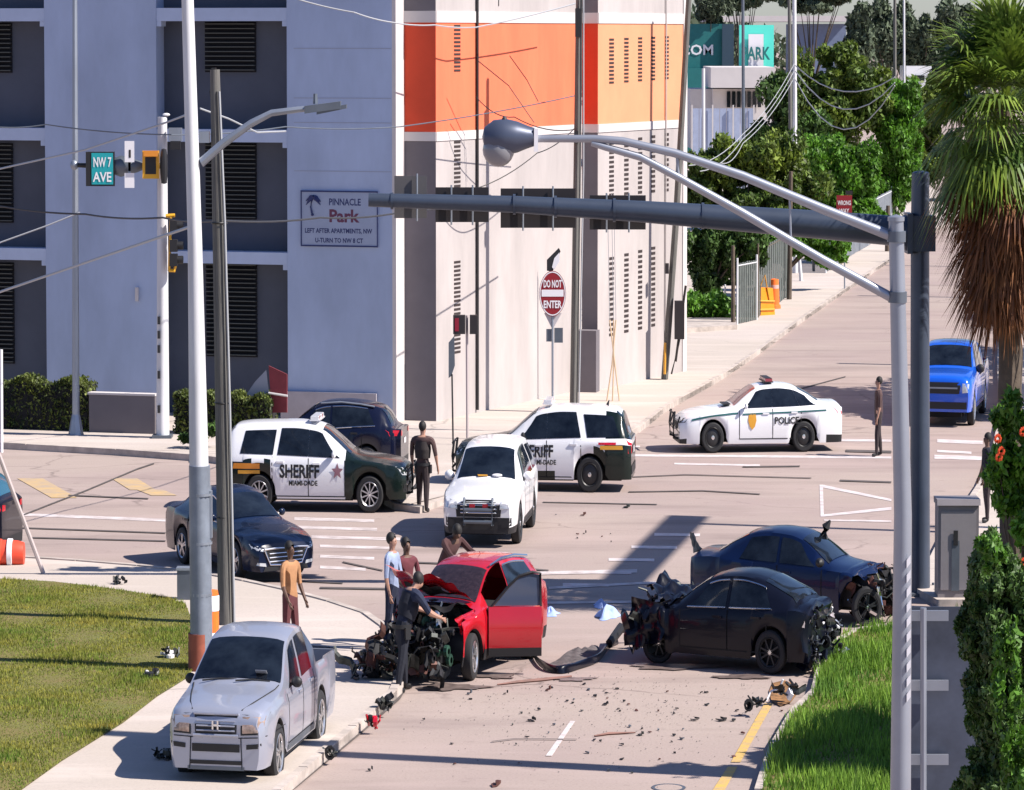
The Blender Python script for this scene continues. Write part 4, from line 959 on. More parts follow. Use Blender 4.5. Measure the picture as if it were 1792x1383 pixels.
C.end_patch('skid_plate', M_metal_d, [(-.5, .29), (.5, .29), (.5, .335), (-.5, .335)], mirror=False, nu=8)
C.end_patch('lower_intake', M_black, [(-.42, .52), (.42, .52), (.42, .62), (-.42, .62)], mirror=False, nu=8); C.end_patch('lower_intake', M_black, [(-.45, .36), (.45, .36), (.45, .41), (-.45, .41)], mirror=False, nu=8)
C.end_patch('fog_light_slot', M_black, [(.54, .56), (.8, .58), (.8, .64), (.54, .62)])
for sd in (1, -1):
    C.window(1.72, 2.5, 2.12, 2.52, sd, mt=.06); C.window(2.64, 3.34, 2.64, 3.3, sd, mt=.06); C.door(1.55, 2.58, sd, z0=.42, m=M_psilver); C.door(2.58, 3.42, sd, z0=.42, m=M_psilver)
    C.side_patch('sill_trim', M_metal_d, 1.55, 3.5, 1.55, 3.5, .32, .40, sd, .01)
C.top_patch('windshield', M_glass, 1.42, 2.2, f=.95); C.mirrors(1.86, 1.13, M_black, sz=.10)
C.top_patch('rear_window', M_glass, 3.42, 3.57)
mb = MB(); mb.box(C.ox-5.15, C.ox-3.64, -.8, .8, .72, .76); C.T.part('bed_floor', mb, M_dark)
mb = MB(); mb.box(C.ox-5.19, C.ox-5.12, -.86, .86, .7, 1.16); C.T.part('tailgate', mb, M_psilver)
for sd in ():
    mb = MB(); mb.prism([(C.ox-3.6, sd*.86, 1.17), (C.ox-3.55, sd*.8, 1.62), (C.ox-4.15, sd*.86, 1.17)], (0, -sd*.05, 0)); C.T.part('bed_buttress', mb, M_psilver)
mb = MB()
for sd in (.93,): mb.obox(C.tl((.45, 0, 1.13)), (.001, 0, 0), (0, .001, 0), (0, 0, .001))
for sd in (1, -1):   # bonnet shut lines
    mb = MB()
    P = [C.tl((x, sd*.70*C.sec(x)[6][0], C.ztop(x, .70*C.sec(x)[6][0])+.006)) for x in (.12, .4, .8, 1.2, 1.36)]
    P = [C.tl((x, sd*w_, C.ztop(x, w_)+.004)) for x, w_ in ((.10, .44), (.4, .56), (.8, .66), (1.2, .74), (1.36, .77))]
    mb.tube(P, .010, 4); C.T.part('bonnet_seam', mb, M_dark)
mb = MB(); mb.obox(C.tl((1.52, .42, 1.318)), (.07, 0, .045), (0, .10, 0), (0, 0, .004)); C.T.part('dashboard_paper', mb, mat('paper', (.35, .36, .38), .8))
mb = MB(); mb.tube([C.tl((1.30, .0, 1.24)), C.tl((1.38, .3, 1.25)), C.tl((1.4, .6, 1.23))], .012, 4); mb.tube([C.tl((1.30, -.6, 1.23)), C.tl((1.38, -.3, 1.25)), C.tl((1.4, 0, 1.24))], .012, 4); C.T.part('wiper', mb, M_black)

# ------------------------------------------------------------ the wrecked cars
def crush(x0, amt, seed, sag=0.0, zlo=0.0):
    """dents that grow towards the struck end; x0 = where they begin"""
    r = random.Random(seed); ph = [r.uniform(0, 6.28) for _ in range(9)]
    def f(p):
        k = (x0-p.x)/abs(x0) if x0 > 0 else (p.x+x0)/1.0
        k = max(0.0, min(1.0, k))
        if k <= 0: return p
        n1 = math.sin(p.y*7+ph[0])*math.sin(p.z*9+ph[1]); n2 = math.sin(p.x*13+ph[2])*math.sin(p.y*11+p.z*5+ph[3]); n3 = math.sin(p.x*17+p.z*21+ph[4])
        s_ = 1 if x0 > 0 else -1
        return Vector((p.x+s_*k*amt*(.9+.6*n1), p.y+k*amt*.35*n2, p.z-sag*k+k*amt*.28*n3))
    return f
def junk(C, name, x0, x1, w_, z0, z1, n, mats, seed, s0=.05, s1=.22, label=None):
    r = random.Random(seed); mb = MB()
    for _ in range(n):
        c = C.tl((r.uniform(x0, x1), r.uniform(-w_, w_), r.uniform(z0, z1)))
        q = Matrix.Rotation(r.uniform(0, 6), 3, 'Z')@Matrix.Rotation(r.uniform(-1, 1), 3, 'X')@Matrix.Rotation(r.uniform(-1, 1), 3, 'Y')
        a = q@Vector((r.uniform(s0, s1), 0, 0)); b = q@Vector((0, r.uniform(s0, s1)*.6, 0)); d = q@Vector((0, 0, 1)); k = r.randrange(len(mats)); t = r.random()
        if t < .35:
            p1, p2 = r.uniform(0, 6), r.uniform(0, 6); am = s1*.22
            mb.grid(lambda u, v: c+a*(2*u-1)+b*(2*v-1)+d*am*(math.sin(u*6+p1)+math.sin(v*5+p2)), 5, 4, k)
        elif t < .7: mb.tube([c-a*1.3, c-a*.3+b*.6, c+a*.5-b*.3, c+a*1.3+d*s0], r.uniform(.008, .025), 5, k)
        elif t < .85: rr = r.uniform(.04, .1); mb.lathe([(rr*.6, -.03), (rr, -.03), (rr, .04), (rr*.5, .05)], c, r.choice('xyz'), 10, k)
        else: mb.obox(c, a*.5, b*.6, d*s0*.5, k)
    return C.T.part(name, mb, mats, smooth=False, label=label)
def sheetmetal(C, name, corners, mats, seed, amp=.06, nu=9, nv=7, parent=None, label=None, thick=.0):
    """crumpled panel between four corners given as (x,y,z) in car space"""
    r = random.Random(seed); ph = [r.uniform(0, 6.28) for _ in range(6)]; a, b, c, d = map(Vector, corners); nrm = (b-a).cross(d-a).normalized()
    mb = MB()
    def fn(u, v):
        p = (a.lerp(b, u)).lerp(d.lerp(c, u), v); k = amp*(math.sin(u*7+ph[0])*math.sin(v*5+ph[1])+.5*math.sin(u*15+v*6+ph[2])+.4*math.sin(v*17-u*4+ph[3]))
        q = p+nrm*k; return (C.ox-q.x, q.y, q.z)
    mb.grid(fn, nu*2, nv*2)
    return C.T.part(name, mb, mats, parent, label=label)
# --- red crossover, bonnet up and nose torn away
S = spec('cuv'); S['ub'] = (.6, 4.1); o, h = place((820, 1193), (937, 1150), 2.7, 1, .83, None); print('HD', math.degrees(h))
def skipf(x, j, z, y):
    if x < .62 and not (j < 4 and y > 0 and x > .45): return True
    if x < 1.12 and j >= 5: return True
    if x < .95 and y < 0 and j < 5: return True
    if y > 0 and 1.5 < x < 2.5 and 4 <= j < 6 and z > 1.03 and z < 1.5: return True
    return False
C = Car('wrecked_car', 'smashed red crossover with its bonnet up and front door open', S, o, h, 'wrecked car', M_pred, lambda x, j, z, y: 1 if z < .43 else 0, skip=skipf, warp=None, frontopen=True)
C.wheels('alloy', 5, skip=((0, -1),), steer=R_(14))
make_wheel(C.T, Vector((C.ox-.82, -.62, .33)), .34, -1, 5, .22, R_(-48), M_rim)
mb = MB(); mb.box(C.ox-1.35, C.ox-1.15, -.78, .78, .35, 1.02); mb.box(C.ox-1.2, C.ox-.2, -.55, .45, .3, .68); C.T.part('engine', mb, M_black, smooth=False)
M_dirtm = mat('dirty_engine_metal', (.07, .075, .07), .5, .6, var=.5, vscale=8); M_greenm = mat('coolant_green_metal', (.03, .09, .06), .5, .3, var=.4); M_rust = mat('torn_rusty_metal', (.12, .05, .04), .6, .3, var=.4)
junk(C, 'engine_parts', .0, 1.15, .75, .35, 1.0, 70, [M_dirtm, M_black, M_black, M_greenm, M_rust, M_rim], 3)
junk(C, 'torn_nose', -.35, .35, .8, .12, .8, 70, [M_black, M_black, M_dirtm, M_rust, M_black], 5, .06, .3)
sheetmetal(C, 'bonnet', [(1.30, .66, 1.19), (1.28, -.74, 1.22), (.30, -.86, 1.66), (.42, .30, 1.52)], M_pred, 4, .05)
sheetmetal(C, 'bonnet_brace', [(1.1, .5, 1.20), (1.1, -.6, 1.22), (.6, -.6, 1.42), (.7, .2, 1.36)], M_black, 14, .03)
sheetmetal(C, 'wing_edge', [(1.25, .72, 1.06), (1.25, -.8, 1.06), (.35, -.62, 1.10), (.4, .5, 1.08)], M_black, 24, .05)
sheetmetal(C, 'torn_fender', [(.45, .84, .72), (.95, .92, .93), (1.05, .8, 1.04), (.40, .70, .96)], M_pred, 9, .03)
sheetmetal(C, 'torn_fender', [(1.0, -.80, .5), (1.1, -.92, .6), (1.1, -.9, 1.0), (.55, -.8, .92)], M_pred, 11, .06)
C.end_patch('tail_light', M_taill, [(.5, .92), (.84, .92), (.84, 1.05), (.5, 1.02)], rear=True)
C.window(2.56, 3.85, 2.56, 3.6, 1, trim=M_chrome); C.window(2.56, 3.85, 2.56, 3.6, -1); C.window(1.55, 2.5, 2.05, 2.5, -1)
C.top_patch('windshield', mat('cracked_glass', (.03, .02, .025), .12, var=.4, vscale=15), 1.3, 2.02, f=.95); C.top_patch('rear_window', M_glass, 4.0, 4.27)
C.door(2.55, 3.45, 1); mb = MB(); mb.box(C.ox-2.5, C.ox-1.6, .1, .8, .45, 1.0); C.T.part('seat', mb, M_dark)
mb = MB(); mb.tube([C.tl((x, .605, C.ztop(x, .58)+.04)) for x in (2.1, 2.6, 3.2, 3.8)], .022, 5); C.T.part('roof_rail', mb, M_chrome)
# open door: hinge at the A-pillar foot, swung out
al = R_(58); hx, hy = 1.48, .90; dd = Vector((math.cos(al), math.sin(al)))
def dpt(u, z, off=0.0): q = Vector((hx, hy))+dd*u+Vector((-dd.y, dd.x))*off; return (C.ox-q.x, q.y, z)
mb = MB(); N = 8
def dfn(o_): return lambda u, v: dpt(u*1.08, .30+(1.03-.30)*v, o_+.05*math.sin(v*math.pi))
mb.grid(dfn(.05), 8, 6, 0); mb.grid(lambda u, v: dfn(-.05)(1-u, v), 8, 6, 1)
mb.add([dpt(1.08, .30, .05), dpt(1.08, .30, -.05), dpt(1.08, 1.03, -.05), dpt(1.08, 1.03, .05)], [(0, 1, 2, 3)], 0); mb.add([dpt(0, 1.03, .05), dpt(1.08, 1.03, .05), dpt(1.08, 1.03, -.05), dpt(0, 1.03, -.05)], [(0, 1, 2, 3)], 0)
dr = C.T.part('open_door', mb, [M_pred, M_black])
mb = MB(); mb.tube([dpt(.05, 1.02), dpt(.42, 1.34), dpt(.62, 1.48), dpt(.9, 1.54), dpt(1.06, 1.52), dpt(1.07, 1.03)], .026, 6); C.T.part('window_frame', mb, M_black, dr)
mb = MB(); mb.add([dpt(.12, 1.04), dpt(1.05, 1.04), dpt(1.04, 1.5), dpt(.88, 1.52), dpt(.62, 1.45), dpt(.42, 1.31)], [(0, 1, 2, 3, 4, 5)]); C.T.part('window', mb, mat('pale_glass', (.06, .08, .13), .05), dr)
mb = MB(); mb.obox(Vector(dpt(.12, .38, .11)), (.001, 0, 0), (0, .001, 0), (0, 0, .001)); 
mb = MB(); mb.add([dpt(0, .29, .056), dpt(1.08, .29, .056), dpt(1.08, .42, .075), dpt(0, .42, .075)], [(0, 1, 2, 3)]); C.T.part('door_sill_trim', mb, M_black, dr)
RED = C
# --- black sedan with a crushed front, facing left
S = spec('sedan'); S['wb'] = 2.78; S['ub'] = (.9, 4.1); h = R_(154); o, _ = place((1124, 1160), (1346, 1182), 2.78, 1, .86, None)
S['zc'] = [(a, b) for a, b in S['zc'] if not 3.4 <= a <= 4.4]+[(3.4, 1.41), (3.8, 1.29), (4.2, 1.15), (4.5, 1.07)]; S['zc'].sort()
cr = crush(1.7, .42, 12, .05)
def cr2(p):
    p = cr(p)
    if p.x > 4.1: k = (p.x-4.1)/.8; p = Vector((p.x-.34*k-.05*k*(1+math.sin(p.z*14+p.y*6)), p.y+.03*k*math.sin(p.z*20), p.z+.03*k*math.sin(p.y*13+2)))
    return p
C = Car('wrecked_car', 'black sedan with a crushed front, broadside between the debris and the grass', S, o, h, 'wrecked car', M_pblk, warp=cr2, skip=lambda x, j, z, y: (x < .9 and j >= 6) or x < .25, frontopen=True)
C.wheels('alloy', 8, dark=True, skip=((0, 1), (0, -1)))
make_wheel(C.T, Vector((C.ox-1.15, .62, .32)), .335, 1, 8, .22, R_(25), M_steelrim)
for sd in (1, -1): C.window(1.9, 2.75, 2.32, 2.76, sd, trim=M_chrome); C.window(2.83, 3.75, 2.83, 3.55, sd, trim=M_chrome); C.door(1.75, 2.8, sd, m=M_pblk); C.door(2.8, 3.65, sd, m=M_pblk)
C.top_patch('windshield', M_glass, 1.65, 2.3, f=.95); C.top_patch('rear_window', M_glass, 3.5, 4.3)
junk(C, 'crushed_front', .3, 1.3, .8, .3, 1.0, 60, [M_black, M_black, M_dirtm, M_pblk, M_dark], 21, .08, .32)
sheetmetal(C, 'bonnet', [(1.6, .7, 1.0), (1.6, -.7, 1.0), (.75, -.6, 1.18), (.8, .6, 1.12)], M_pblk, 8, .08)
sheetmetal(C, 'torn_fender', [(.5, .9, .25), (1.4, .93, .35), (1.5, .85, .92), (.6, .8, 1.0)], M_pblk, 18, .07)
C.end_patch('tail_light', mat('broken_tail_light', (.35, .3, .32), .2, var=.4, vscale=10), [(.45, .76), (.84, .74), (.82, .93), (.5, .93)], rear=True)
junk(C, 'torn_bumper', 4.7, 5.1, .8, .3, .98, 60, [M_black, M_metal_d, M_pblk, M_signwhite, M_dirtm, M_black, M_pblk, M_rim], 31, .03, .12)
junk(C, 'torn_trim', 4.6, 5.15, .9, .1, .5, 30, [M_black, M_pblk, M_rim], 33, .05, .2)
# --- dark blue sedan behind it, facing right
S = spec('sedan'); S['ub'] = (.9, 4.6); h = R_(-25); o = G(1498, 1098)-Vector((math.cos(h), math.sin(h), 0))*1.415-Vector((-math.sin(h), math.cos(h), 0))*(-.86)
cr = crush(1.25, .30, 44, .0)
C = Car('wrecked_car', 'dark blue sedan with its nose torn off, behind the black sedan', S, o, h, 'wrecked car', M_pblue2, warp=cr, skip=lambda x, j, z, y: x < .55 or (x < 1.0 and j < 4), frontopen=True)
C.wheels('alloy', 5, skip=((0, -1),))
make_wheel(C.T, Vector((C.ox-.75, -.72, .33)), .335, -1, 5, .22, R_(30), M_steelrim)
for sd in (1, -1): C.window(1.9, 2.75, 2.32, 2.76, sd); C.window(2.83, 3.7, 2.83, 3.5, sd); C.door(1.75, 2.8, sd, m=M_pblue2); C.door(2.8, 3.65, sd, m=M_pblue2)
C.top_patch('windshield', M_glass, 1.65, 2.3, f=.95); C.top_patch('rear_window', M_glass, 3.6, 4.28)
junk(C, 'torn_nose', .2, 1.25, .8, .2, .85, 85, [M_black, M_black, M_dirtm, M_rust, M_chrome, M_dark], 51, .05, .22)
mb = MB(); mb.box(C.ox-1.4, C.ox-.7, -.7, .7, .3, .8); C.T.part('engine', mb, M_black, smooth=False)
sheetmetal(C, 'hanging_strip', [(.35, -.6, .15), (.45, -.62, .18), (.6, -.7, .7), (.5, -.68, .72)], M_chrome, 4, .03, 3, 4)
sheetmetal(C, 'raised_flap', [(4.85, -.2, 1.0), (4.85, -.75, 1.0), (4.95, -.72, 1.34), (4.98, -.45, 1.3)], M_black, 6, .02, 4, 4)
mb = MB(); mb.ell(C.tl((1.75, -1.0, 1.02)), .1, .12, .08); C.T.part('wing_mirror', mb, M_black); mb = MB(); mb.tube([C.tl((2.15, .35, 1.29)), C.tl((2.1, .36, 1.45)), C.tl((2.0, .38, 1.56))], [.12, .10, .02], 6); C.T.part('torn_flap', mb, M_black)
# --- tail of a dark vehicle at the left edge
S = spec('cuv'); h = R_(168); o = G(-18, 985)+Vector((math.cos(h), math.sin(h), 0))*1.9-Vector((-math.sin(h), math.cos(h), 0))*.8
C = Car('parked_car', 'dark vehicle cut off by the left edge, behind the fallen orange barrel', S, o, h, 'car', M_pblk)
C.wheels(); 
for sd in (1, -1): C.window(2.56, 3.85, 2.56, 3.6, sd); C.window(1.55, 2.5, 2.05, 2.5, sd); C.door(2.5, 3.4, sd)
C.top_patch('rear_window', mat('teal_glass', (.02, .09, .14), .08), 3.98, 4.3, f=.97); C.end_patch('tail_light', M_taill, [(.5, .92), (.84, .92), (.84, 1.05), (.5, 1.02)], rear=True)
# ------------------------------------------------------------ people
def person(label, foot, face_deg, H=1.76, shirt=None, pants=None, skin=None, sleeves='short', lean=0, stride=.1, armL=(8, 12), armR=(8, 12), belt=False, cap=None, hair=M_hair, group=None, build=1.2, vest=None, headdown=0, kneeL=0, kneeR=0):
    """face_deg: heading the person faces; arms: (raise forward deg, elbow bend deg)"""
    T = Thing('person', label, 'person', foot, math.radians(face_deg), group)
    J = []; E = []; B = []   # joint (pos, rx, ry), edges, bone tag per edge
    def j(p, r, r2=None):
        b_ = build if r > .03 else 1.0
        J.append((Vector(p), r*b_, (r2 or r)*b_)); return len(J)-1
    def e(a, b, tag): E.append((a, b)); B.append(tag)
    hp = .50*H
    la = math.radians(lean)
    def tor(x, y, z):   # torso point leaned about the pelvis
        dz = z-hp; return Vector((x*math.cos(la)+dz*math.sin(la), y, hp+dz*math.cos(la)-x*math.sin(la)))
    pel = j((0, 0, hp+.02), .135, .12)
    waist = j(tor(0, 0, .60*H), .125, .11); chest = j(tor(.01, 0, .72*H), .145, .125); up = j(tor(0, 0, .79*H), .125, .105)
    neck = j(tor(0, 0, .845*H), .044); 
    hd = math.radians(headdown)
    nb = tor(0, 0, .845*H); hv = Vector((math.sin(la+hd), 0, math.cos(la+hd)))
    h1 = j(nb+hv*.045*H+Vector((.012, 0, 0)), .060, .058); h2 = j(nb+hv*.088*H+Vector((.012, 0, 0)), .084, .078); h3 = j(nb+hv*.125*H, .068, .064)
    e(pel, waist, 'shirt'); e(waist, chest, 'shirt'); e(chest, up, 'shirt'); e(up, neck, 'skin'); e(neck, h1, 'skin'); e(h1, h2, 'skin'); e(h2, h3, 'skin')
    fr = Vector((hv.z, 0, -hv.x))
    nose = j(nb+hv*.078*H+fr*.112, .014); e(h2, nose, 'skin')
    for sd, arm in ((1, armL), (-1, armR)):
        sh = tor(0, sd*.118*H*build, .80*H); s1 = j(sh, .062, .058); e(up, s1, 'shirt')
        fwd, bend = map(math.radians, arm[:2]); out = math.radians(arm[2] if len(arm) > 2 else 9)
        d = Vector((math.sin(fwd)*math.cos(out), sd*math.sin(out), -math.cos(fwd)*math.cos(out))); el = sh+d*.175*H
        s2 = j(el, .043); e(s1, s2, 'shirt')
        d2 = Vector((math.sin(fwd+bend)*math.cos(out*.3), sd*math.sin(out*.3), -math.cos(fwd+bend)*math.cos(out*.3))); wr = el+d2*.145*H
        s3 = j(wr, .028, .024); tg = 'shirt' if sleeves == 'long' else 'skin'; e(s2, s3, tg)
        pm = wr+d2*.05*H; s4 = j(pm, .034, .018); e(s3, s4, 'skin')
        side = Vector((0, 1, 0)) if abs(d2.y) < .9 else Vector((1, 0, 0)); ax = Vector((1, 0, 0)) if abs(d2.z) > .5 else Vector((0, 0, 1))
        for k, (of, ln) in enumerate(((-.030, .036), (-.010, .044), (.011, .041), (.030, .032))):
            a = j(pm+ax*of+d2*.025, .0095); b = j(pm+ax*of*1.1+d2*(.025+ln*.6)-side*sd*.008, .0085); c = j(pm+ax*of*1.1+d2*(.02+ln)-side*sd*.022, .0075); e(s4, a, 'skin'); e(a, b, 'skin'); e(b, c, 'skin')
        a = j(wr+d2*.03+ax*.035, .011); b = j(wr+d2*.06+ax*.05, .009); e(s3, a, 'skin'); e(a, b, 'skin')
        hip = Vector((0, sd*.054*H, hp-.02)); q1 = j(hip, .098, .092); e(pel, q1, 'pants')
        st = stride*sd; kb = math.radians(kneeL if sd > 0 else kneeR)
        kn = Vector((st*.55+.02+math.sin(kb)*.2, sd*(.068*H), .275*H)); q2 = j(kn, .066); e(q1, q2, 'pants')
        an = Vector((st-.01-math.sin(kb)*.1, sd*.082*H, .052*H)); q3 = j(kn.lerp(an, .35)+Vector((-.012, 0, 0)), .062); q4 = j(an, .042); e(q2, q3, 'pants'); e(q3, q4, 'pants')
        hl = j(an+Vector((-.02, 0, -.035)), .038); toe = j(an+Vector((.15, sd*.02, -.055)), .036, .028); e(q4, hl, 'shoe'); e(hl, toe, 'shoe')
    me = bpy.data.meshes.new('person_skel'); me.from_pydata([p for p, a, b in J], E, []); ob = bpy.data.objects.new('person_skel', me); COL.objects.link(ob)
    sk = ob.modifiers.new('s', 'SKIN'); sk.use_smooth_shade = True; sv = me.skin_vertices[0].data
    for i, (p, a, b) in enumerate(J): sv[i].radius = (a, b); sv[i].use_root = (i == 0)
    sb = ob.modifiers.new('d', 'SUBSURF'); sb.levels = 1; sb.render_levels = 1
    bpy.context.view_layer.update(); ev = ob.evaluated_get(bpy.context.evaluated_depsgraph_get()).to_mesh()
    mb = MB(); mb.v = [tuple(v.co) for v in ev.vertices]; mb.f = [tuple(p.vertices) for p in ev.polygons]
    segs = [(J[a][0], J[b][0], t) for (a, b), t in zip(E, B)]; idx = {'shirt': 0, 'pants': 1, 'skin': 2, 'shoe': 3}
    for p in ev.polygons:
        c = p.center; best = None
        for a, b, t in segs:
            ab = b-a; u = max(0, min(1, (c-a).dot(ab)/max(1e-9, ab.dot(ab)))); d = (a+ab*u-c).length
            if best is None or d < best[0]: best = (d, t)
        t = best[1]
        if t == 'shirt' and c.z < hp+.015 and lean < 20: t = 'pants'
        mb.m.append(idx[t])
    bpy.data.objects.remove(ob)
    body = T.part('body', mb, [shirt, pants, skin or M_skin, M_boot])
    hc = nb+hv*.098*H
    q = MB(); q.ell((0, 0, 0), .098*math.sqrt(build), .090*math.sqrt(build), .092*math.sqrt(build), n=14, m=8)   # hair or cap as a shell over the skull
    R3 = Matrix.Rotation(la+hd, 3, 'Y'); q.v = [tuple(hc+Vector((-.018, 0, .022))+R3@Vector(v)) for v in q.v if True]
    keep = [f for f in q.f if sum((Vector(q.v[i])-hc).dot(fr)*1.15-(Vector(q.v[i])-hc).dot(hv) for i in f)/len(f) < .045]; q.f = keep; q.m = [0]*len(keep)
    T.part('cap' if cap else 'hair', q, cap or hair, body)
    if cap:
        q = MB(); q.obox(hc+fr*.11+hv*.02, fr*.05, Vector((0, .06, 0)), hv*.006); T.part('cap_peak', q, cap, body)
    for sd in (1, -1):
        q = MB(); q.ell(nb+hv*.085*H+Vector((.0, sd*.079, 0)), .018, .010, .026, n=8, m=5); T.part('ear', q, skin or M_skin, body)
        q = MB(); q.ell(nb+hv*.092*H+fr*.098+Vector((0, sd*.03, 0)), .008, .011, .008, n=8, m=5); T.part('eye', q, M_hair, body)
    q = MB(); q.ell(nb+hv*.062*H+fr*.090, .008, .022, .006, n=8, m=5); T.part('mouth', q, M_star, body)
    if belt:
        q = MB(); q.lathe([(.14*build, -.03), (.148*build, -.03), (.148*build, .03), (.14*build, .03)], (0, 0, hp+.06), 'z', 16); q.v = [(a, b*1.02, c) for a, b, c in q.v]
        q.box(-.05, .06, -.18*build, -.13*build, hp-.12, hp+.05); q.box(-.04, .05, .13*build, .17*build, hp-.02, hp+.06); T.part('duty_belt', q, M_black, body)
    if vest:
        q = MB(); N = 16
        for z0, z1, r0, r1 in ((.60*H, .70*H, .150*build, .168*build), (.70*H, .79*H, .168*build, .150*build)):
            vs = []
            for k in range(N):
                a = 2*math.pi*k/N; vs += [tor(math.cos(a)*r0*.85, math.sin(a)*r0, z0), tor(math.cos(a)*r1*.85, math.sin(a)*r1, z1)]
            q.add(vs, [(2*k, 2*((k+1) % N), 2*((k+1) % N)+1, 2*k+1) for k in range(N)])
        T.part('vest', q, vest, body)
    return T
cBrown = cloth('brown_uniform', (.075, .042, .04)); cBrownP = cloth('brown_trousers', (.035, .024, .026)); cNavy = cloth('navy_cloth', (.012, .018, .045)); cNavyP = cloth('black_trousers', (.010, .012, .022))
cOrange = cloth('orange_shirt', (.42, .21, .10)); cMaroon = cloth('maroon_trousers', (.12, .035, .04)); cLight = cloth('pale_blue_shirt', (.30, .36, .52)); cWine = cloth('wine_shirt', (.13, .03, .04)); cGrey = cloth('grey_purple_cloth', (.13, .12, .19)); cTan = cloth('dark_brown_shirt', (.07, .03, .03))
cBrownVest = cloth('dark_vest', (.03, .024, .024))
person('officer in a brown uniform with duty belt standing between the sheriff vehicles', G(740, 896), 70, 1.80, cBrown, cBrownP, belt=True, armL=(12, 10, 10), armR=(6, 14, 14), stride=.10, vest=cBrownVest, build=1.38)
person('man in dark clothes standing alone to the right of the police sedan', G(1537, 799), 185, 1.80, cBrown, cBrownP, armL=(4, 12, 6), armR=(-4, 10, 8), stride=.10, build=1.15)
person('person in an orange-tan shirt and maroon trousers behind the silver pickup', G(508, 1154, .13), -35, 1.78, cOrange, cMaroon, armL=(5, 25, 8), armR=(8, 30, 8), stride=.05, skin=M_skinD, build=1.15)
person('man in a pale blue shirt standing at the nose of the red car', G(686, 1136, .13), -20, 1.78, cLight, cNavy, armL=(15, 40, 8), armR=(0, 20, 12), stride=.08)
person('person in a wine-red shirt beside the raised red bonnet', G(711, 1140), -50, 1.76, cWine, cGrey, armL=(20, 40, 6), armR=(20, 50, 6), stride=.05, skin=M_skinD)
person('officer in dark navy uniform stooping over the wreckage at the kerb', G(704, 1211), 30, 1.82, cNavy, cNavyP, belt=True, lean=24, headdown=22, armL=(45, 25, 6), armR=(40, 30, 6), stride=.16, build=1.4, vest=cNavyP)
person('person in a brown shirt leaning over behind the red bonnet', G(776, 1092), -42, 1.78, cTan, cNavyP, lean=30, headdown=20, armL=(60, 20, 6), armR=(55, 20, 6), stride=.1, skin=M_skinD, sleeves='long', build=1.35)
person('person in dark clothes half hidden by the orange-flowered tree', G(1727, 914, .12), 190, 1.72, cNavyP, cBrownP, armL=(10, 20, 6), armR=(5, 20, 6), stride=.05, skin=M_skinD)
# ------------------------------------------------------------ poles, signals, signs
def up(base, px, py): return PV(px, py, base.y)
# tall white concrete pole with the cobra-head lamp
b = G(353, 1172, .13); t = Thing('street_lamp_pole', 'tall white concrete pole with a lamp arm, left of the wooden pole', 'street lamp', b)
top = up(b, 327, -40); mb = MB(); mb.tube([b, up(b, 349, 860), up(b, 341, 420), top], [.21, .20, .145, .12], 14); t.part('pole', mb, M_polewhite, world=True)
mb = MB(); mb.tube([b+Vector((0, 0, .01)), up(b, 349, 815)], [.228, .215], 14); t.part('steel_jacket', mb, mat('blue_grey_jacket', (.22, .25, .30), .5, .3, var=.2), world=True)
mb = MB(); mb.tube([b+Vector((-.03, 0, 0)), up(b, 350, 1108)], [.245, .24], 14); t.part('rusty_sleeve', mb, mat('rust_red_wrap', (.30, .085, .05), .85, var=.3, vscale=3), world=True)
mb = MB(); P = [up(b, 352, 285), up(b, 392, 250), up(b, 440, 216), up(b, 475, 198), up(b, 520, 192), up(b, 545, 190)]
mb.tube(P, [.075, .07, .06, .05, .045, .04], 8); t.part('lamp_arm', mb, M_metal, world=True)
mb = MB(); c = up(b, 565, 188); mb.obox(c, (.36, 0, .035), (0, .16, 0), (0, 0, .055)); mb.obox(c+Vector((.18, 0, -.03)), (.3, 0, .045), (0, .12, 0), (0, 0, .03)); mb.tube([c+Vector((-.15, 0, .05)), c+Vector((-.15, 0, .2))], [.05, .04], 8); t.part('luminaire', mb, M_metal_d, world=True)
for y in (865, 950, 1040): mb = MB(); p = up(b, 352, y); mb.lathe([(.215, -.02), (.225, -.02), (.225, .02), (.215, .02)], p, 'z', 14); t.part('band', mb, M_metal, world=True)
mb = MB()
mb.obox(up(b, 366, 900), (.06, 0, 0), (0, .08, 0), (0, 0, .35)); mb.tube([up(b, 368, 850), up(b, 366, 1150)], .025, 6); t.part('conduit', mb, M_metal, world=True)
# orange sleeve / drum against the pole
b2 = G(369, 1168, .13); t2 = Thing('traffic_barrel', 'narrow white and orange barrel standing against the tall white pole', 'barrel', b2)
mb = MB(); mb.lathe([(.19, 0), (.19, .1), (.17, .12), (.17, 1.05), (.15, 1.15), (0, 1.17)], b2, 'z', 18); t2.part('shell', mb, M_orangeP, world=True)
for z in (.3, .85): mb = MB(); mb.lathe([(.174, z), (.178, z+.01), (.178, z+.22), (.174, z+.23)], b2, 'z', 18); t2.part('reflective_band', mb, M_signwhite, world=True)
b3 = G(328, 1048, .13); t2 = Thing('utility_box', 'small grey utility box on the pavement left of the white pole', 'utility box', b3)
mb = MB(); mb.box(b3.x-.22, b3.x+.1, b3.y-.15, b3.y+.15, .13, .62); t2.part('cabinet', mb, M_metal_d, world=True, smooth=False); mb = MB(); mb.box(b3.x-.24, b3.x+.12, b3.y-.17, b3.y+.17, .62, .66); t2.part('lid', mb, M_metal, world=True, smooth=False)
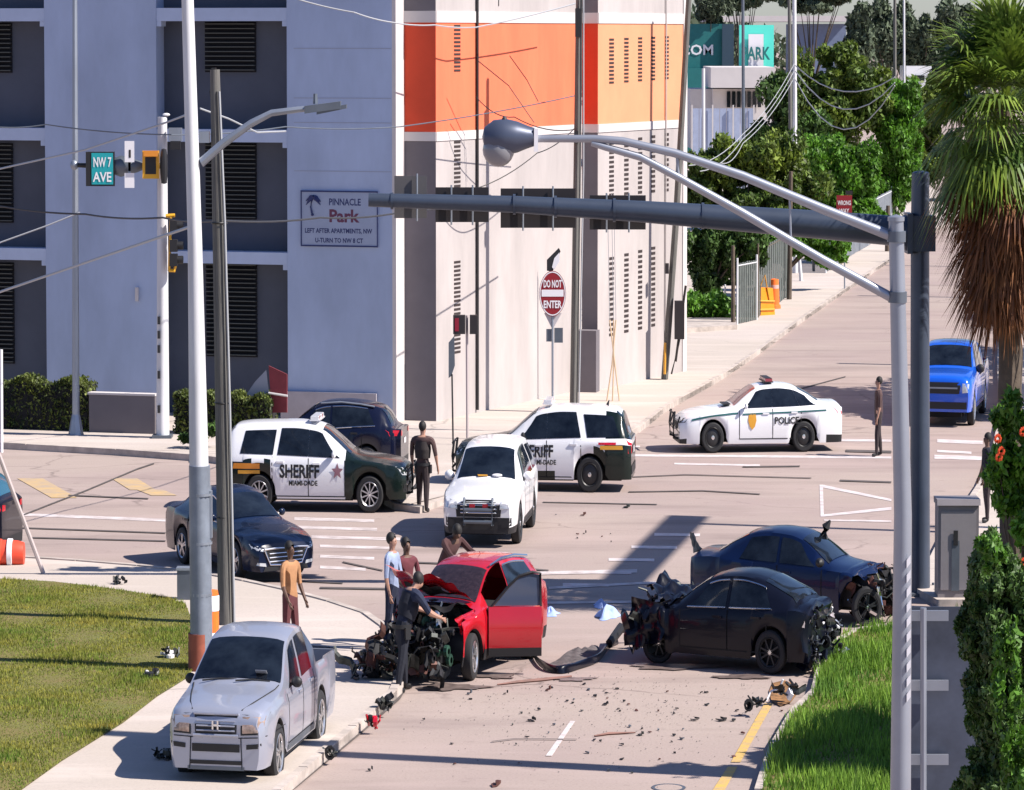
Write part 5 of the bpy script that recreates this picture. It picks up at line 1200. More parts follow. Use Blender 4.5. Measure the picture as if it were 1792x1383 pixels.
# wooden utility pole with risers
b = G(397, 1092, .13); t = Thing('utility_pole', 'weathered wooden utility pole with riser cables beside the tall white pole', 'utility pole', b)
mb = MB(); mb.tube([b, up(b, 388, 600), up(b, 376, 122)], [.19, .165, .105], 14); t.part('pole', mb, M_wood, world=True)
for dx, m in ((13, M_wirel), (7, M_wood)):
    mb = MB(); mb.tube([b+Vector((dx/72, -.15, 0)), up(b, 390+dx, 700)+Vector((0, -.15, 0)), up(b, 384+dx*.8, 390)+Vector((0, -.12, 0)), up(b, 378+dx*.5, 160)+Vector((0, -.1, 0))], .028, 6); t.part('riser_cable', mb, m, world=True)
mb = MB(); mb.tube([up(b, 373, 140), up(b, 368, 160), up(b, 372, 185), up(b, 376, 200)], .02, 5); mb.obox(up(b, 374, 130), (.05, 0, 0), (0, .06, 0), (0, 0, .1)); t.part('pole_bracket', mb, M_black, world=True)
mb = MB(); mb.obox(up(b, 358, 240), (.11, 0, 0), (0, .1, 0), (0, 0, .09)); t.part('terminal_box', mb, M_metal, world=True)
for px, y in ((393, 905), (390, 705), (384, 390)): mb = MB(); mb.lathe([(.175, -.015), (.185, 0), (.175, .015)], up(b, px, y), 'z', 12); t.part('strap', mb, M_black, world=True)
# slim grey pole, far left
def px_at(a, z=None): return a
b = G(133, 761, .13); t = Thing('street_lamp_pole', 'slim grey metal pole with a flared base in front of the left hedge', 'street lamp', b)
mb = MB(); mb.tube([b+Vector((0, 0, .4)), up(b, 132, 400), up(b, 131, -30)], [.12, .1, .075], 12); t.part('pole', mb, M_metal, world=True)
mb = MB(); mb.lathe([(.26, 0), (.24, .04), (.17, .35), (.13, .48)], b, 'z', 8); t.part('base_cover', mb, M_metal, world=True, smooth=False)
# white signal pole with the mast-mounted signals
b = G(285, 766, .13); t = Thing('signal_pole', 'white concrete signal pole between the left hedge and the middle bay', 'pole', b)
mb = MB(); mb.tube([b+Vector((0, 0, .05)), up(b, 284, 205)], [.21, .15], 14); t.part('pole', mb, M_polewhite, world=True)
mb = MB(); mb.box(b.x-.32, b.x+.3, b.y-.3, b.y+.3, .13, .2); t.part('base_plate', mb, M_metal_d, world=True, smooth=False)
mb = MB(); mb.ell(up(b, 291, 201), .12, .12, .04); t.part('pole_cap', mb, M_polewhite, world=True)
mb = MB()
for y in (560, 585, 610, 655, 715): mb.obox(up(b, 279, y)+Vector((0, -.2, 0)), (.04, 0, 0), (0, .03, 0), (0, 0, .09))
t.part('clamp', mb, M_black, world=True)
# arm with street name sign, signals seen edge-on
Y = b.y-.3
t = Thing('signal_crossbeam', 'dark signal arm carrying a teal street sign and yellow-framed signal on the white pole', 'signal beam', PV(285, 290, Y))
mb = MB(); mb.tube([PV(130, 289, Y), PV(200, 292, Y), PV(286, 290, Y)], [.05, .07, .07], 8); t.part('arm', mb, M_black, world=True)
mb = MB(); mb.tube([PV(200, 291, Y), PV(212, 291, Y), PV(240, 291, Y), PV(250, 290, Y)], [.2, .26, .15, .1], 10); t.part('bracket', mb, M_metal_d, world=True)
mb = MB(); c = PV(130, 289, Y); mb.ell(c, .13, .1, .12); t.part('end_cap', mb, M_metal, world=True)
def board(T, name, x0, y0, x1, y1, Y, m, th=.05, parent=None):
    a, c = PV(x0, y0, Y), PV(x1, y1, Y); mb = MB(); mb.box(a.x, c.x, Y, Y+th, c.z, a.z); return T.part(name, mb, m, parent, world=True, smooth=False)
def btext(T, s, x, y, hpx, wpx, Y, m, bold=.02, parent=None):
    p = PV(x, y, Y); v, f = text2d(s, 1, bold); wd = max(a for a, _ in v); hh = hpx/ppm(Y)/.72; sx = (PV(x+wpx, y, Y).x-p.x)/wd
    mb = MB(); mb.add([(p.x+a*sx, Y, p.z+c*hh) for a, c in v], f); return T.part('lettering', mb, m, parent, world=True, smooth=False)
sg = Thing('street_name_sign', 'teal illuminated street name sign hanging on the dark signal arm', 'street sign', PV(176, 290, Y-.2))
board(sg, 'housing', 150, 266, 200, 326, Y-.25, M_black, .2); board(sg, 'sign_face', 160, 268, 198, 323, Y-.26, M_teal, .008)
btext(sg, 'NW 7', 163, 292, 17, 32, Y-.27, M_signwhite, .02); btext(sg, 'AVE', 163, 318, 17, 32, Y-.27, M_signwhite, .02)
for y0, y1, l in ((247, 284, 'small white sign plate above the dark signal arm'), (303, 329, 'small white sign plate below the dark signal arm')):
    s = Thing('sign_plate', l, 'sign', PV(227, (y0+y1)/2, Y-.1)); board(s, 'plate', 218, y0, 235, y1, Y-.31, M_signwhite, .02); board(s, 'bracket', 224, min(y0, 284), 229, max(y1, 300), Y-.28, M_metal, .02)
    if y0 == 247: btext(s, 'I', 224, 276, 14, 5, Y-.315, M_letter, .02)
s = Thing('pedestrian_signal', 'yellow-framed signal box facing the camera next to the white pole', 'signal', PV(268, 290, Y-.2))
board(s, 'housing', 249, 264, 278, 313, Y-.3, M_sigyel, .15); board(s, 'screen', 254, 275, 273, 305, Y-.31, M_black, .01); board(s, 'visor', 251, 264, 276, 274, Y-.45, M_amber, .14)
s = Thing('traffic_signal', 'dark signal head seen edge-on against the top of the white pole', 'signal', PV(285, 290, Y-.3)); mb = MB(); mb.lathe([(0, -.4), (.09, -.38), (.12, -.1), (.12, .2), (.08, .4), (0, .42)], PV(287, 292, Y-.35), 'z', 10); s.part('housing', mb, M_black, world=True)
s = Thing('traffic_signal', 'yellow traffic signal hanging edge-on below the arm, right of the white pole', 'traffic light', PV(300, 420, Y))
mb = MB(); mb.tube([PV(299, 376, Y), PV(296, 475, Y)], .045, 8); mb.tube([PV(290, 378, Y), PV(306, 377, Y)], .05, 6); mb.tube([PV(296, 473, Y), PV(305, 474, Y), PV(308, 462, Y)], .05, 6); s.part('hanger', mb, M_sigyel, world=True)
for y in (395, 430, 455):
    mb = MB(); c = PV(304, y, Y); mb.obox(c, (.12, 0, 0), (0, .15, 0), (0, 0, .14)); hd = s.part('signal_head', mb, M_black, world=True, smooth=False)
    mb = MB(); mb.lathe([(.1, .12), (.1, .3), (.09, .3), (.09, .12)], c, 'x', 10); s.part('visor', mb, M_black, hd, world=True)
s = Thing('terminal_box', 'small pale junction box high on the middle bay beside the white pole', 'junction box', PV(307, 235, Y+.2)); board(s, 'cabinet', 295, 224, 318, 247, Y-.0, M_metal, .2); board(s, 'bracket', 298, 247, 316, 262, Y, M_black, .1)
M_mast = mat('blue_grey_mast_steel', (.06, .078, .115), .4, .4, var=.12, vscale=1.5)
# the long signal mast arm in front
b = G(1610, 1040); t = Thing('signal_mast', 'big grey steel signal mast with a long arm reaching left across the picture', 'signal mast', b)
mb = MB(); mb.tube([b+Vector((0, 0, .03)), up(b, 1610, 400), up(b, 1611, 304)], [.235, .215, .205], 20); mb.ell(up(b, 1611, 304), .205, .205, .05); t.part('mast', mb, M_mast, world=True)
mb = MB(); mb.box(b.x-.42, b.x+.42, b.y-.4, b.y+.4, 0, .05); bp = t.part('base_plate', mb, M_metal_d, world=True, smooth=False)
for i in (-1, 1):
    for k in (-1, 1): mb = MB(); mb.tube([b+Vector((.34*i, .3*k, .05)), b+Vector((.34*i, .3*k, .16))], .03, 6); t.part('bolt', mb, M_mast, bp, world=True)
mb = MB(); mb.tube([up(b, 1600, 407), up(b, 1400, 391), up(b, 1130, 371), up(b, 900, 358), up(b, 645, 350)], [.26, .235, .185, .145, .115], 16); t.part('mast_arm', mb, M_mast, world=True)
mb = MB(); mb.lathe([(.30, -.34), (.30, .34)], up(b, 1605, 408), 'x', 16); mb.obox(up(b, 1590, 408), (.06, 0, 0), (0, .34, 0), (0, 0, .34)); mb.obox(up(b, 1612, 408), (.3, 0, 0), (0, .3, 0), (0, 0, .3)); t.part('arm_clamp', mb, M_mast, world=True, smooth=False)
for x, y in ((686, 352), (900, 358), (972, 362), (1075, 368), (1230, 378)): mb = MB(); c = up(b, x, y); rr = .118+(x-645)/955*.14; mb.lathe([(rr, -.03), (rr+.02, -.03), (rr+.02, .03), (rr, .03)], c, 'x', 16); t.part('arm_band', mb, M_mast, world=True)
M_backpl = mat('signal_backplate', (.018, .014, .016), .55)
for i, (x0, y0, x1, y1, lab) in enumerate(((690, 308, 747, 382, 'short signal backplate, leftmost on the long mast arm'), (762, 328, 855, 389, 'black signal backplate, second from the left on the long mast arm'), (876, 330, 1007, 399, 'widest black signal backplate in the middle of the mast arm'), (1032, 342, 1130, 402, 'black signal backplate, nearest the mast on the arm'))):
    Y = b.y+.45; s = Thing('traffic_signal', lab, 'traffic signal', PV((x0+x1)/2, y1, Y))
    board(s, 'backplate', x0, y0, x1, y1, Y, M_backpl if i else mat('grey_backplate', (.09, .085, .09), .6), .03); n = 3 if x1-x0 > 70 else 2
    if x1-x0 > 120: n = 5
    for k in range(n):
        c = PV(x0+(x1-x0)*(k+.5)/n, (y0+y1)/2, Y+.2); mb = MB(); mb.obox(c, ((x1-x0)/n/75*.42, 0, 0), (0, .14, 0), (0, 0, .2)); hd = s.part('signal_head', mb, M_black, world=True, smooth=False)
        mb = MB(); mb.lathe([(.13, .14), (.13, .42), (.12, .42), (.12, .14)], c, 'y', 10); s.part('visor', mb, M_black, hd, world=True)
    for fx in ((.3, .7) if n > 2 else (.7,)):
        x = x0+(x1-x0)*fx; mb = MB(); mb.tube([PV(x, y0-4, Y-.05), PV(x, y1+5, Y-.05)], .022, 5); s.part('strap', mb, M_metal, world=True)
# near street lamp with its bulb housing and two-tube arm
b = Vector(PV(1570, 1383, 34.0)); b = Vector((b.x, 34.0, 0)); t = Thing('street_lamp_pole', 'near aluminium lamp pole whose double arm reaches up left to a round-bulbed lamp', 'street lamp', b)
M_alu = mat('brushed_aluminium', (.30, .32, .37), .38, .5, var=.1, vscale=1.5)
mb = MB(); mb.tube([Vector((b.x+.02, b.y, 0)), up(b, 1576, 1383), up(b, 1580, 900), up(b, 1568, 386)], [.12, .105, .09, .075], 18); t.part('pole', mb, M_alu, world=True)
mb = MB(); mb.lathe([(.085, 0), (.085, .03), (0, .05)], up(b, 1568, 387), 'z', 16); t.part('pole_cap', mb, M_alu, world=True)
mb = MB(); mb.tube([up(b, 1562, 414), up(b, 1440, 366), up(b, 1300, 308), up(b, 1180, 268), up(b, 1090, 247), up(b, 1040, 243), up(b, 940, 243)], [.042, .04, .037, .034, .031, .03, .028], 10); t.part('arm_tube', mb, M_alu, world=True)
mb = MB(); mb.tube([up(b, 1562, 522), up(b, 1440, 455), up(b, 1300, 373), up(b, 1190, 312), up(b, 1120, 275), up(b, 1060, 258), up(b, 1035, 250)], [.04, .038, .036, .033, .03, .028, .026], 10); t.part('arm_tube', mb, M_alu, world=True)
mb = MB(); mb.tube([up(b, 1185, 270), up(b, 1187, 310)], .018, 6); mb.tube([up(b, 1382, 342), up(b, 1384, 420)], .012, 6); t.part('arm_brace', mb, M_alu, world=True)
for y in (414, 520): mb = MB(); mb.lathe([(.075, -.04), (.095, -.04), (.095, .04), (.075, .04)], up(b, 1568+(y-386)*.02, y), 'z', 16); t.part('arm_collar', mb, M_metal_d, world=True)
mb = MB()
for y in range(980, 1240, 26): p = up(b, 1588, y)+Vector((0, -.1, 0)); mb.obox(p, (.02, 0, .02), (0, .01, 0), (0, 0, .03))
t.part('clamp', mb, M_signwhite, world=True)
c = up(b, 888, 240); mb = MB()
prof = [(.0, -.255), (.07, -.235), (.125, -.14), (.135, -.02), (.115, .1), (.085, .2), (.065, .28), (.0, .285)]
mb.lathe(prof, c, 'x', 16); mb.v = [(p[0], p[1]*1.0, p[2]) for p in mb.v]
hd = t.part('lamp_housing', mb, mat('lamp_housing_grey', (.07, .085, .13), .4, .3), world=True)
mb = MB(); mb.obox(up(b, 938, 245), (.02, 0, 0), (0, .07, 0), (0, 0, .085)); t.part('housing_collar', mb, M_signwhite, hd, world=True)
mb = MB(); mb.ell(c+Vector((-.09, 0, -.095)), .16, .12, .125, n=16, m=10); t.part('glass_bowl', mb, mat('lamp_bowl_glass', (.20, .20, .22), .15), hd, world=True)
mb = MB(); mb.ell(c+Vector((-.03, 0, .115)), .03, .03, .04); t.part('photocell', mb, M_wire, hd, world=True)
# back of a big road sign, its post and braces
Yb = 44.0; b = Vector((PV(1672, 1383, Yb).x, Yb, 0)); t = Thing('road_sign', 'back of a large unpainted metal road sign on a white post, bottom right', 'road sign', b)
board(t, 'panel', 1586, 1062, 1762, 1470, Yb, mat('bare_sign_back', (.075, .088, .125), .5, .3, var=.4, vscale=1.2), .02)
mb = MB(); P = [Vector((PV(1618, 1383, Yb-.2).x, Yb-.2, 0)), PV(1616, 1383, Yb-.2), PV(1616, 1064, Yb-.2)]; mb.tube(P, .042, 10); t.part('post', mb, M_alu, world=True)
for y in (1078, 1200, 1330):
    board(t, 'cross_brace', 1588, y-9, 1660, y+9, Yb-.12, M_alu, .05)
# traffic controller cabinet
b = G(1676, 1046, .12); t = Thing('controller_cabinet', 'grey traffic controller cabinet behind the sign back, right of the mast', 'cabinet', b)
x0, x1 = PV(1641, 1040, b.y).x, PV(1712, 1040, b.y).x; zt = PV(1676, 874, b.y).z
mb = MB(); mb.box(x0, x1, b.y, b.y+.6, .12, zt-.1); M_cab = mat('cabinet_grey', (.22, .20, .215), .5, .2, var=.08); t.part('cabinet_body', mb, M_cab, world=True, smooth=False)
mb = MB(); mb.prism([(x0-.03, b.y-.06, zt-.1), (x1+.03, b.y-.06, zt-.1), (x1+.03, b.y-.02, zt), (x0-.03, b.y-.02, zt)], (0, .66, .0)); t.part('roof', mb, M_cab, world=True, smooth=False)
mb = MB(); mb.box(x0+.06, x1-.06, b.y-.02, b.y-.001, .25, zt-.2); d = t.part('door', mb, mat('cabinet_door_grey', (.26, .24, .255), .45, .2, var=.08), world=True, smooth=False)
mb = MB(); xm = PV(1672, 950, b.y).x; mb.box(xm-.09, xm+.09, b.y-.035, b.y-.021, PV(0, 1034, b.y).z, PV(0, 946, b.y).z); t.part('access_panel', mb, M_metal_d, d, world=True, smooth=False)
mb = MB(); mb.box(xm-.05, xm+.05, b.y-.05, b.y-.036, 1.0, 1.25); t.part('handle', mb, M_black, d, world=True, smooth=False)
# DO NOT ENTER
b = G(967, 757, .13); Y = b.y
t = Thing('do_not_enter_sign', 'round red DO NOT ENTER sign on a slim post in front of the side wall', 'road sign', b)
mb = MB(); mb.tube([b, up(b, 967, 548)], .035, 8); t.part('post', mb, M_metal, world=True)
c = PV(967, 514, Y-.06); rx = (PV(991, 514, Y).x-PV(944, 514, Y).x)/2; rz = 40/ppm(Y)
def disc(c, rx, rz, n=32): return [(c.x+rx*math.cos(2*math.pi*k/n), c.y, c.z+rz*math.sin(2*math.pi*k/n)) for k in range(n)]
mb = MB(); mb.prism(disc(c, rx, rz), (0, .02, 0)); t.part('sign_face', mb, M_redsign, world=True, smooth=False)
mb = MB(); q = MB(); o1 = disc(c-Vector((0, .004, 0)), rx*.97, rz*.97); o2 = disc(c-Vector((0, .004, 0)), rx*.9, rz*.92); q.add(o1+o2, [(k, (k+1) % 32, (k+1) % 32+32, k+32) for k in range(32)]); t.part('white_rim', q, M_signwhite, world=True, smooth=False)
mb = MB(); mb.box(c.x-rx*.82, c.x+rx*.82, c.y-.006, c.y-.003, c.z-rz*.13, c.z+rz*.17); t.part('white_bar', mb, M_signwhite, world=True, smooth=False)
btext(t, 'DO NOT', 951, 503, 13, 32, Y-.07, M_signwhite, .03); btext(t, 'ENTER', 951, 539, 13, 32, Y-.07, M_signwhite, .03)
mb = MB(); mb.prism([PV(952, 548, Y), PV(983, 548, Y), PV(967, 577, Y)], (0, .015, 0)); t.part('lower_plate', mb, mat('pale_grey_plate', (.5, .46, .47), .6), world=True, smooth=False)
for x0, x1, y0, y1 in ((956, 965, 576, 598), (970, 985, 574, 600)): board(t, 'small_plate', x0, y0, x1, y1, Y, M_metal_d, .02)
s = Thing('arrow_sign', 'narrow black and white arrow plate tilted above the round red sign', 'road sign', PV(970, 460, Y)); mb = MB(); mb.prism([PV(957, 474, Y), PV(957, 455, Y), PV(978, 434, Y), PV(981, 440, Y), PV(967, 476, Y)], (0, .03, 0)); s.part('plate', mb, M_letter, world=True)
mb = MB(); mb.prism([PV(966, 468, Y-.01), PV(970, 452, Y-.01), PV(979, 442, Y-.01), PV(979, 458, Y-.01), PV(970, 472, Y-.01)], (0, .004, 0)); s.part('arrow', mb, M_signwhite, world=True)
# pedestrian signal on a post and small plate
b = G(818, 768, .13); Y = b.y; t = Thing('pedestrian_signal', 'dark red-lensed pedestrian signal on a slim post by the side wall', 'signal', b)
mb = MB(); mb.tube([b, up(b, 817, 552)], .042, 8); t.part('post', mb, mat('pinkish_post', (.42, .36, .36), .5), world=True)
for x0, x1 in ((793, 814), (822, 835)): board(t, 'housing', x0, 552, x1, 585, Y-.15, M_backpl, .25)
board(t, 'red_lens', 796, 557, 803, 580, Y-.17, mat('dark_red_lens', (.25, .01, .03), .3), .02)
mb = MB(); p0 = G(793, 778, .13)
t = Thing('sign_post', 'grey blade-shaped plate on a black post between the dark recess and the signal', 'sign', p0)
mb.tube([p0, PV(791, 655, p0.y)], .03, 6); t.part('post', mb, M_black, world=True); mb = MB(); mb.prism([PV(785, 662, p0.y), PV(785, 600, p0.y), PV(795, 588, p0.y), PV(796, 640, p0.y), PV(790, 658, p0.y)], (0, .03, 0)); t.part('plate', mb, M_metal_d, world=True)
# utility pole by the jog and guy guards
b = G(1004, 722, .13); t = Thing('utility_pole', 'dark wooden utility pole rising in front of the second dark recess', 'utility pole', b)
mb = MB(); mb.tube([b, up(b, 1010, 300), up(b, 1014, -40)], [.14, .125, .11], 12); t.part('pole', mb, M_wood, world=True)
mb = MB(); mb.tube([b+Vector((.17, -.1, 0)), up(b, 1021, 300)+Vector((0, -.1, 0)), up(b, 1021, -40)+Vector((0, -.1, 0))], .03, 6); t.part('riser_cable', mb, M_wirel, world=True)
mb = MB(); mb.obox(up(b, 1011, 40)+Vector((0, -.15, 0)), (.09, 0, 0), (0, .08, 0), (0, 0, .35)); mb.obox(up(b, 1008, 240)+Vector((0, -.15, 0)), (.07, 0, 0), (0, .06, 0), (0, 0, .15)); t.part('pole_bracket', mb, M_black, world=True)
b = G(1163, 664, .13); t = Thing('utility_pole', 'leaning dark utility pole with equipment boxes at the end of the side wall', 'utility pole', b)
mb = MB(); mb.tube([b, up(b, 1182, 400), up(b, 1207, -30)], [.13, .12, .10], 12); t.part('pole', mb, M_wood, world=True)
mb = MB(); p = b+Vector((.35, -.2, 0)); mb.tube([p+Vector((.05, 0, .5)), up(p, 1200, 500)], .05, 6); mb.obox(up(p, 1189, 560), (.18, 0, 0), (0, .15, 0), (0, 0, .52)); mb.obox(up(p, 1167, 470), (.07, 0, 0), (0, .1, 0), (0, 0, .14)); t.part('equipment_box', mb, M_backpl, world=True, smooth=False)
mb = MB(); mb.tube([up(p, 1163, 655), up(p, 1164, 600)], .05, 8); t.part('guard', mb, M_gold, world=True); mb = MB(); mb.tube([up(p, 1175, 655), up(p, 1186, 610), up(p, 1190, 590)], .035, 6); t.part('conduit', mb, M_black, world=True)
for i, (x0, x1) in enumerate(((1062, 1078), (1072, 1074), (1084, 1067))):
    b = G(x0, 702, .13); s = Thing('guy_wire', ('pale guy wire slanting down the wall, left of three', 'pale guy wire in the middle of the three by the wall', 'pale guy wire slanting down the wall, right of three')[i], 'guy wire', b); mb = MB(); mb.tube([b, up(b, (x0+x1)/2+1, 640), up(b, x1, 560)], .028, 6); s.part('guard', mb, mat('cream_guard', (.6, .45, .3), .6), world=True)
    mb = MB(); mb.tube([up(b, x1, 560), up(b, x1-4, 340)], .012, 5); s.part('wire', mb, M_wirel, world=True)
# ------------------------------------------------------------ overhead wires
def wire(label, pts, Ys, r=.015, m=M_wire, sag=0.0, name='overhead_wire', grp=None):
    P = []
    for i in range(len(pts)-1):
        a = PV(*pts[i], Ys[i]); c = PV(*pts[i+1], Ys[i+1])
        for k in range(8): t = k/8; P.append(a.lerp(c, t)-Vector((0, 0, sag*4*t*(1-t))))
    P.append(PV(*pts[-1], Ys[-1])); mb = MB(); mb.tube(P, r, 5); return solo(name, mb, m, P[0], label, 'wire', grp)
wire('pale thick cable from the white pole to the left edge, crossing the grey pole low', [(-20, 518), (140, 463), (345, 393)], [100, 92, 78], .03, M_wirel)
wire('pale cable rising from the left edge to the white pole above the teal sign', [(-20, 300), (150, 262), (290, 215), (340, 196)], [100, 95, 90, 76], .022, M_wirel)
wire('dark cable crossing above the hanging signal and the palm sign', [(-20, 357), (150, 375), (285, 381), (384, 386), (560, 381), (700, 372), (1010, 330)], [98, 95, 90, 84, 90, 95, 115], .02, M_wire, .05)
wire('thin dark cable high across the blue pier left of the white pole', [(-20, 221), (80, 218), (300, 236), (500, 222), (700, 222), (1005, 168)], [104, 104, 100, 104, 108, 116], .015, M_metal_d, .05)
wire('second thin cable crossing the pier toward the left edge, pale', [(-20, 432), (80, 396), (140, 372)], [100, 100, 100], .018, M_wirel)
wire('pale wire from the top edge sloping down to the orange wall', [(505, -6), (620, 22), (690, 40), (760, 44), (833, 48), (1008, 6)], [108, 108, 109, 110, 112, 118], .018, M_wirel, .03)
wire('thin wire sagging across the upper orange panel to the dark pole', [(833, 170), (900, 205), (1010, 226)], [112, 113, 116], .014, M_black, .15)
wire('thin wire in front of the pale side wall above the backplates', [(833, 330), (940, 268), (1008, 222)], [112, 113, 116], .014, M_black, .1)
wire('thin wire crossing the orange panel steeply from the upper left', [(838, 108), (890, 150), (935, 215)], [112, 113, 113], .014, M_black, .0)
wire('short thin wire crossing the orange panel near its middle', [(892, 98), (922, 140), (942, 178)], [112, 113, 113], .014, M_black, .0)
wire('short wire from the white pole to the lamp arm bracket', [(350, 190), (400, 208), (450, 232), (500, 230)], [76, 77, 78, 80], .016, M_wirel)
seam([(500, 1392), (553, 1348), (634, 1280), (700, 1222), (716, 1196)], 4.0); seam([(345, 1021), (440, 1034), (525, 1053)], 1.5)
mb = MB(); Q = [(1352, 1198), (1372, 1193), (1390, 1200), (1396, 1216), (1384, 1232), (1366, 1238), (1350, 1230), (1346, 1212)]; P_ = [G(x, y) for x, y in Q]; mb.add([Vector((p.x, p.y, .022)) for p in P_], [tuple(range(len(P_)))])
solo('dirt_patch', mb, mat('orange_brown_dirt', (.26, .13, .05), .95, var=.8, vscale=9), P_[0], kind='structure', smooth=False)
# ------------------------------------------------------------ debris, cloths, bumper
r = random.Random(5)
P = []
for k in range(48): P.append((r.gauss(1080, 150), r.triangular(1195, 1375, 1240)))
P += [(r.uniform(900, 1300), r.uniform(1200, 1300)) for _ in range(22)]+[(r.uniform(960, 1100), r.uniform(880, 960)) for _ in range(6)]+[(1020, 903), (1096, 889), (1022, 935), (820, 1216), (884, 1216), (958, 1210), (1058, 1235), (930, 1263), (1215, 1262), (1120, 1288), (1262, 1262), (1360, 1290), (646, 1350), (866, 1376)]
for i, (x, y) in enumerate(P):
    p = G(x, y); big = i >= 76; mb = MB(); s = r.uniform(.012, .05)*(2.1 if big else 1); n = r.randint(4, 6)
    a0 = r.uniform(0, 6.28); o = [(math.cos(a0+2*math.pi*k/n)*s*r.uniform(.5, 1.3), math.sin(a0+2*math.pi*k/n)*s*r.uniform(.4, 1.6), r.uniform(0, .02)) for k in range(n)]
    mb.prism([(p.x+a, p.y+c, d+.004) for a, c, d in o], (0, 0, r.uniform(.006, .02)))
    if big: mb.prism([(p.x+a*.6+.05, p.y+c*.5, d+.02) for a, c, d in o], (0, 0, r.uniform(.02, .05)))
    solo('bodywork_fragment', mb, r.choice([M_black, M_black, M_black, M_dirtm, M_rust, M_metal_d]), p, 'larger dark fragment of bodywork lying on the road among the crash debris' if big else 'small dark chip of crash debris on the road', 'debris', 'crash debris scattered over the road', 'thing', smooth=False)
mb = MB()
for k in range(900):
    x, y = r.gauss(1080, 190), r.gauss(1235, 50)
    if not (700 < x < 1370 and 1160 < y < 1380): continue
    p = G(x, y); s = r.uniform(.006, .018); a = r.uniform(0, 6); mb.add([(p.x+math.cos(a+q)*s, p.y+math.sin(a+q)*s*1.5, .006+.01*(q > 4)) for q in (0, 2.1, 4.2)], [(0, 1, 2)])
solo('glass_and_plastic_crumbs', mb, M_dirtm, G(1080, 1235), kind='stuff', smooth=False)
for pts, lab in (([(1040, 1288), (1065, 1284), (1112, 1282)], 'thin bent strip of trim lying on the road'), ([(870, 1198), (905, 1194), (950, 1190), (1000, 1184)], 'long dark strip lying left of the torn bumper')):
    mb = MB(); mb.tube([G(a, c, .02) for a, c in pts], [.012, .025, .01] if len(pts) == 3 else [.01, .03, .035, .02], 5); solo('trim_strip', mb, M_rust, G(*pts[0]), lab, 'debris')
# torn bumper, a curved shell on the road
mb = MB(); C_ = [(928, 1140), (938, 1160), (958, 1176), (985, 1180), (1015, 1172), (1045, 1160), (1066, 1138), (1082, 1128)]; pts = [G(x, y) for x, y in C_]
def cat(u):
    k = u*(len(pts)-1); i = min(int(k), len(pts)-2); f = k-i
    q = [pts[max(i-1, 0)], pts[i], pts[i+1], pts[min(i+2, len(pts)-1)]]; return .5*((2*q[1])+(q[2]-q[0])*f+(2*q[0]-5*q[1]+4*q[2]-q[3])*f*f+(3*q[1]-q[0]-3*q[2]+q[3])*f**3)
def bf(u, v):
    p = cat(u); hgt = .085+.03*math.sin(u*3.1)+.006*math.sin(u*31); return (p.x+.01*math.sin(v*9+u*20), p.y+.16*v*v, .01+hgt*math.sin(v*2.2))
mb.grid(bf, 40, 8); mb.grid(lambda u, v: tuple(Vector(bf(1-u, v))+Vector((0, .03, 0))), 40, 8)
T = Thing('car_bumper', 'torn black bumper lying curved on the road between the wrecks', 'bumper', pts[3]); T.part('shell', mb, M_pblk, world=True)
ctr = G(1020, 1138); M_dusty = mat('dusty_grey_plastic', (.10, .085, .085), .8, var=.5, vscale=9)
mb = MB(); mb.grid(lambda u, v: tuple(cat(.25+.55*u).lerp(ctr+Vector((.2*u, .1, .08)), v*.8)+Vector((0, .03, .03+.012*math.sin(u*19+v*11)))), 24, 8); T.part('inner_panel', mb, M_dusty, world=True)
mb = MB(); mb.tube([pts[-2]+Vector((0, 0, .1)), pts[-1]+Vector((.05, 0, .26)), pts[-1]+Vector((.2, .1, .22)), pts[-1]+Vector((.35, .2, .05))], [.08, .09, .06, .02], 7); T.part('torn_end', mb, M_black, world=True)
# crumpled cloths
def clothpile(px, py, sz, hgt, m, seed, label):
    c = G(px, py); rr = random.Random(seed); ph = [rr.uniform(0, 6) for _ in range(6)]; mb = MB()
    def fn(u, v):
        a = u*2*math.pi; q = v; R0 = sz*(1+.3*math.sin(a*3+ph[0])+.2*math.sin(a*5+ph[1])); z = hgt*(1-q**1.5)*(.65+.22*math.sin(a*2+ph[2]+q*4)+.14*math.sin(a*5+ph[4]+q*7)*q); return (c.x+R0*q*math.cos(a), c.y+R0*q*math.sin(a)*1.4, max(.006, z))
    mb.grid(fn, 40, 10); return solo('cloth', mb, m, c, label, 'cloth')
M_bluecl = mat('pale_blue_sheet', (.32, .42, .72), .85, bump=.5, bscale=20)
clothpile(1062, 1080, .26, .26, M_bluecl, 1, 'crumpled pale blue sheet on the road left of the black sedan'); clothpile(1052, 1062, .18, .16, M_bluecl, 3, 'smaller pale blue sheet just behind the larger one'); clothpile(962, 1076, .2, .16, M_bluecl, 2, 'crumpled pale blue sheet close to the red car')
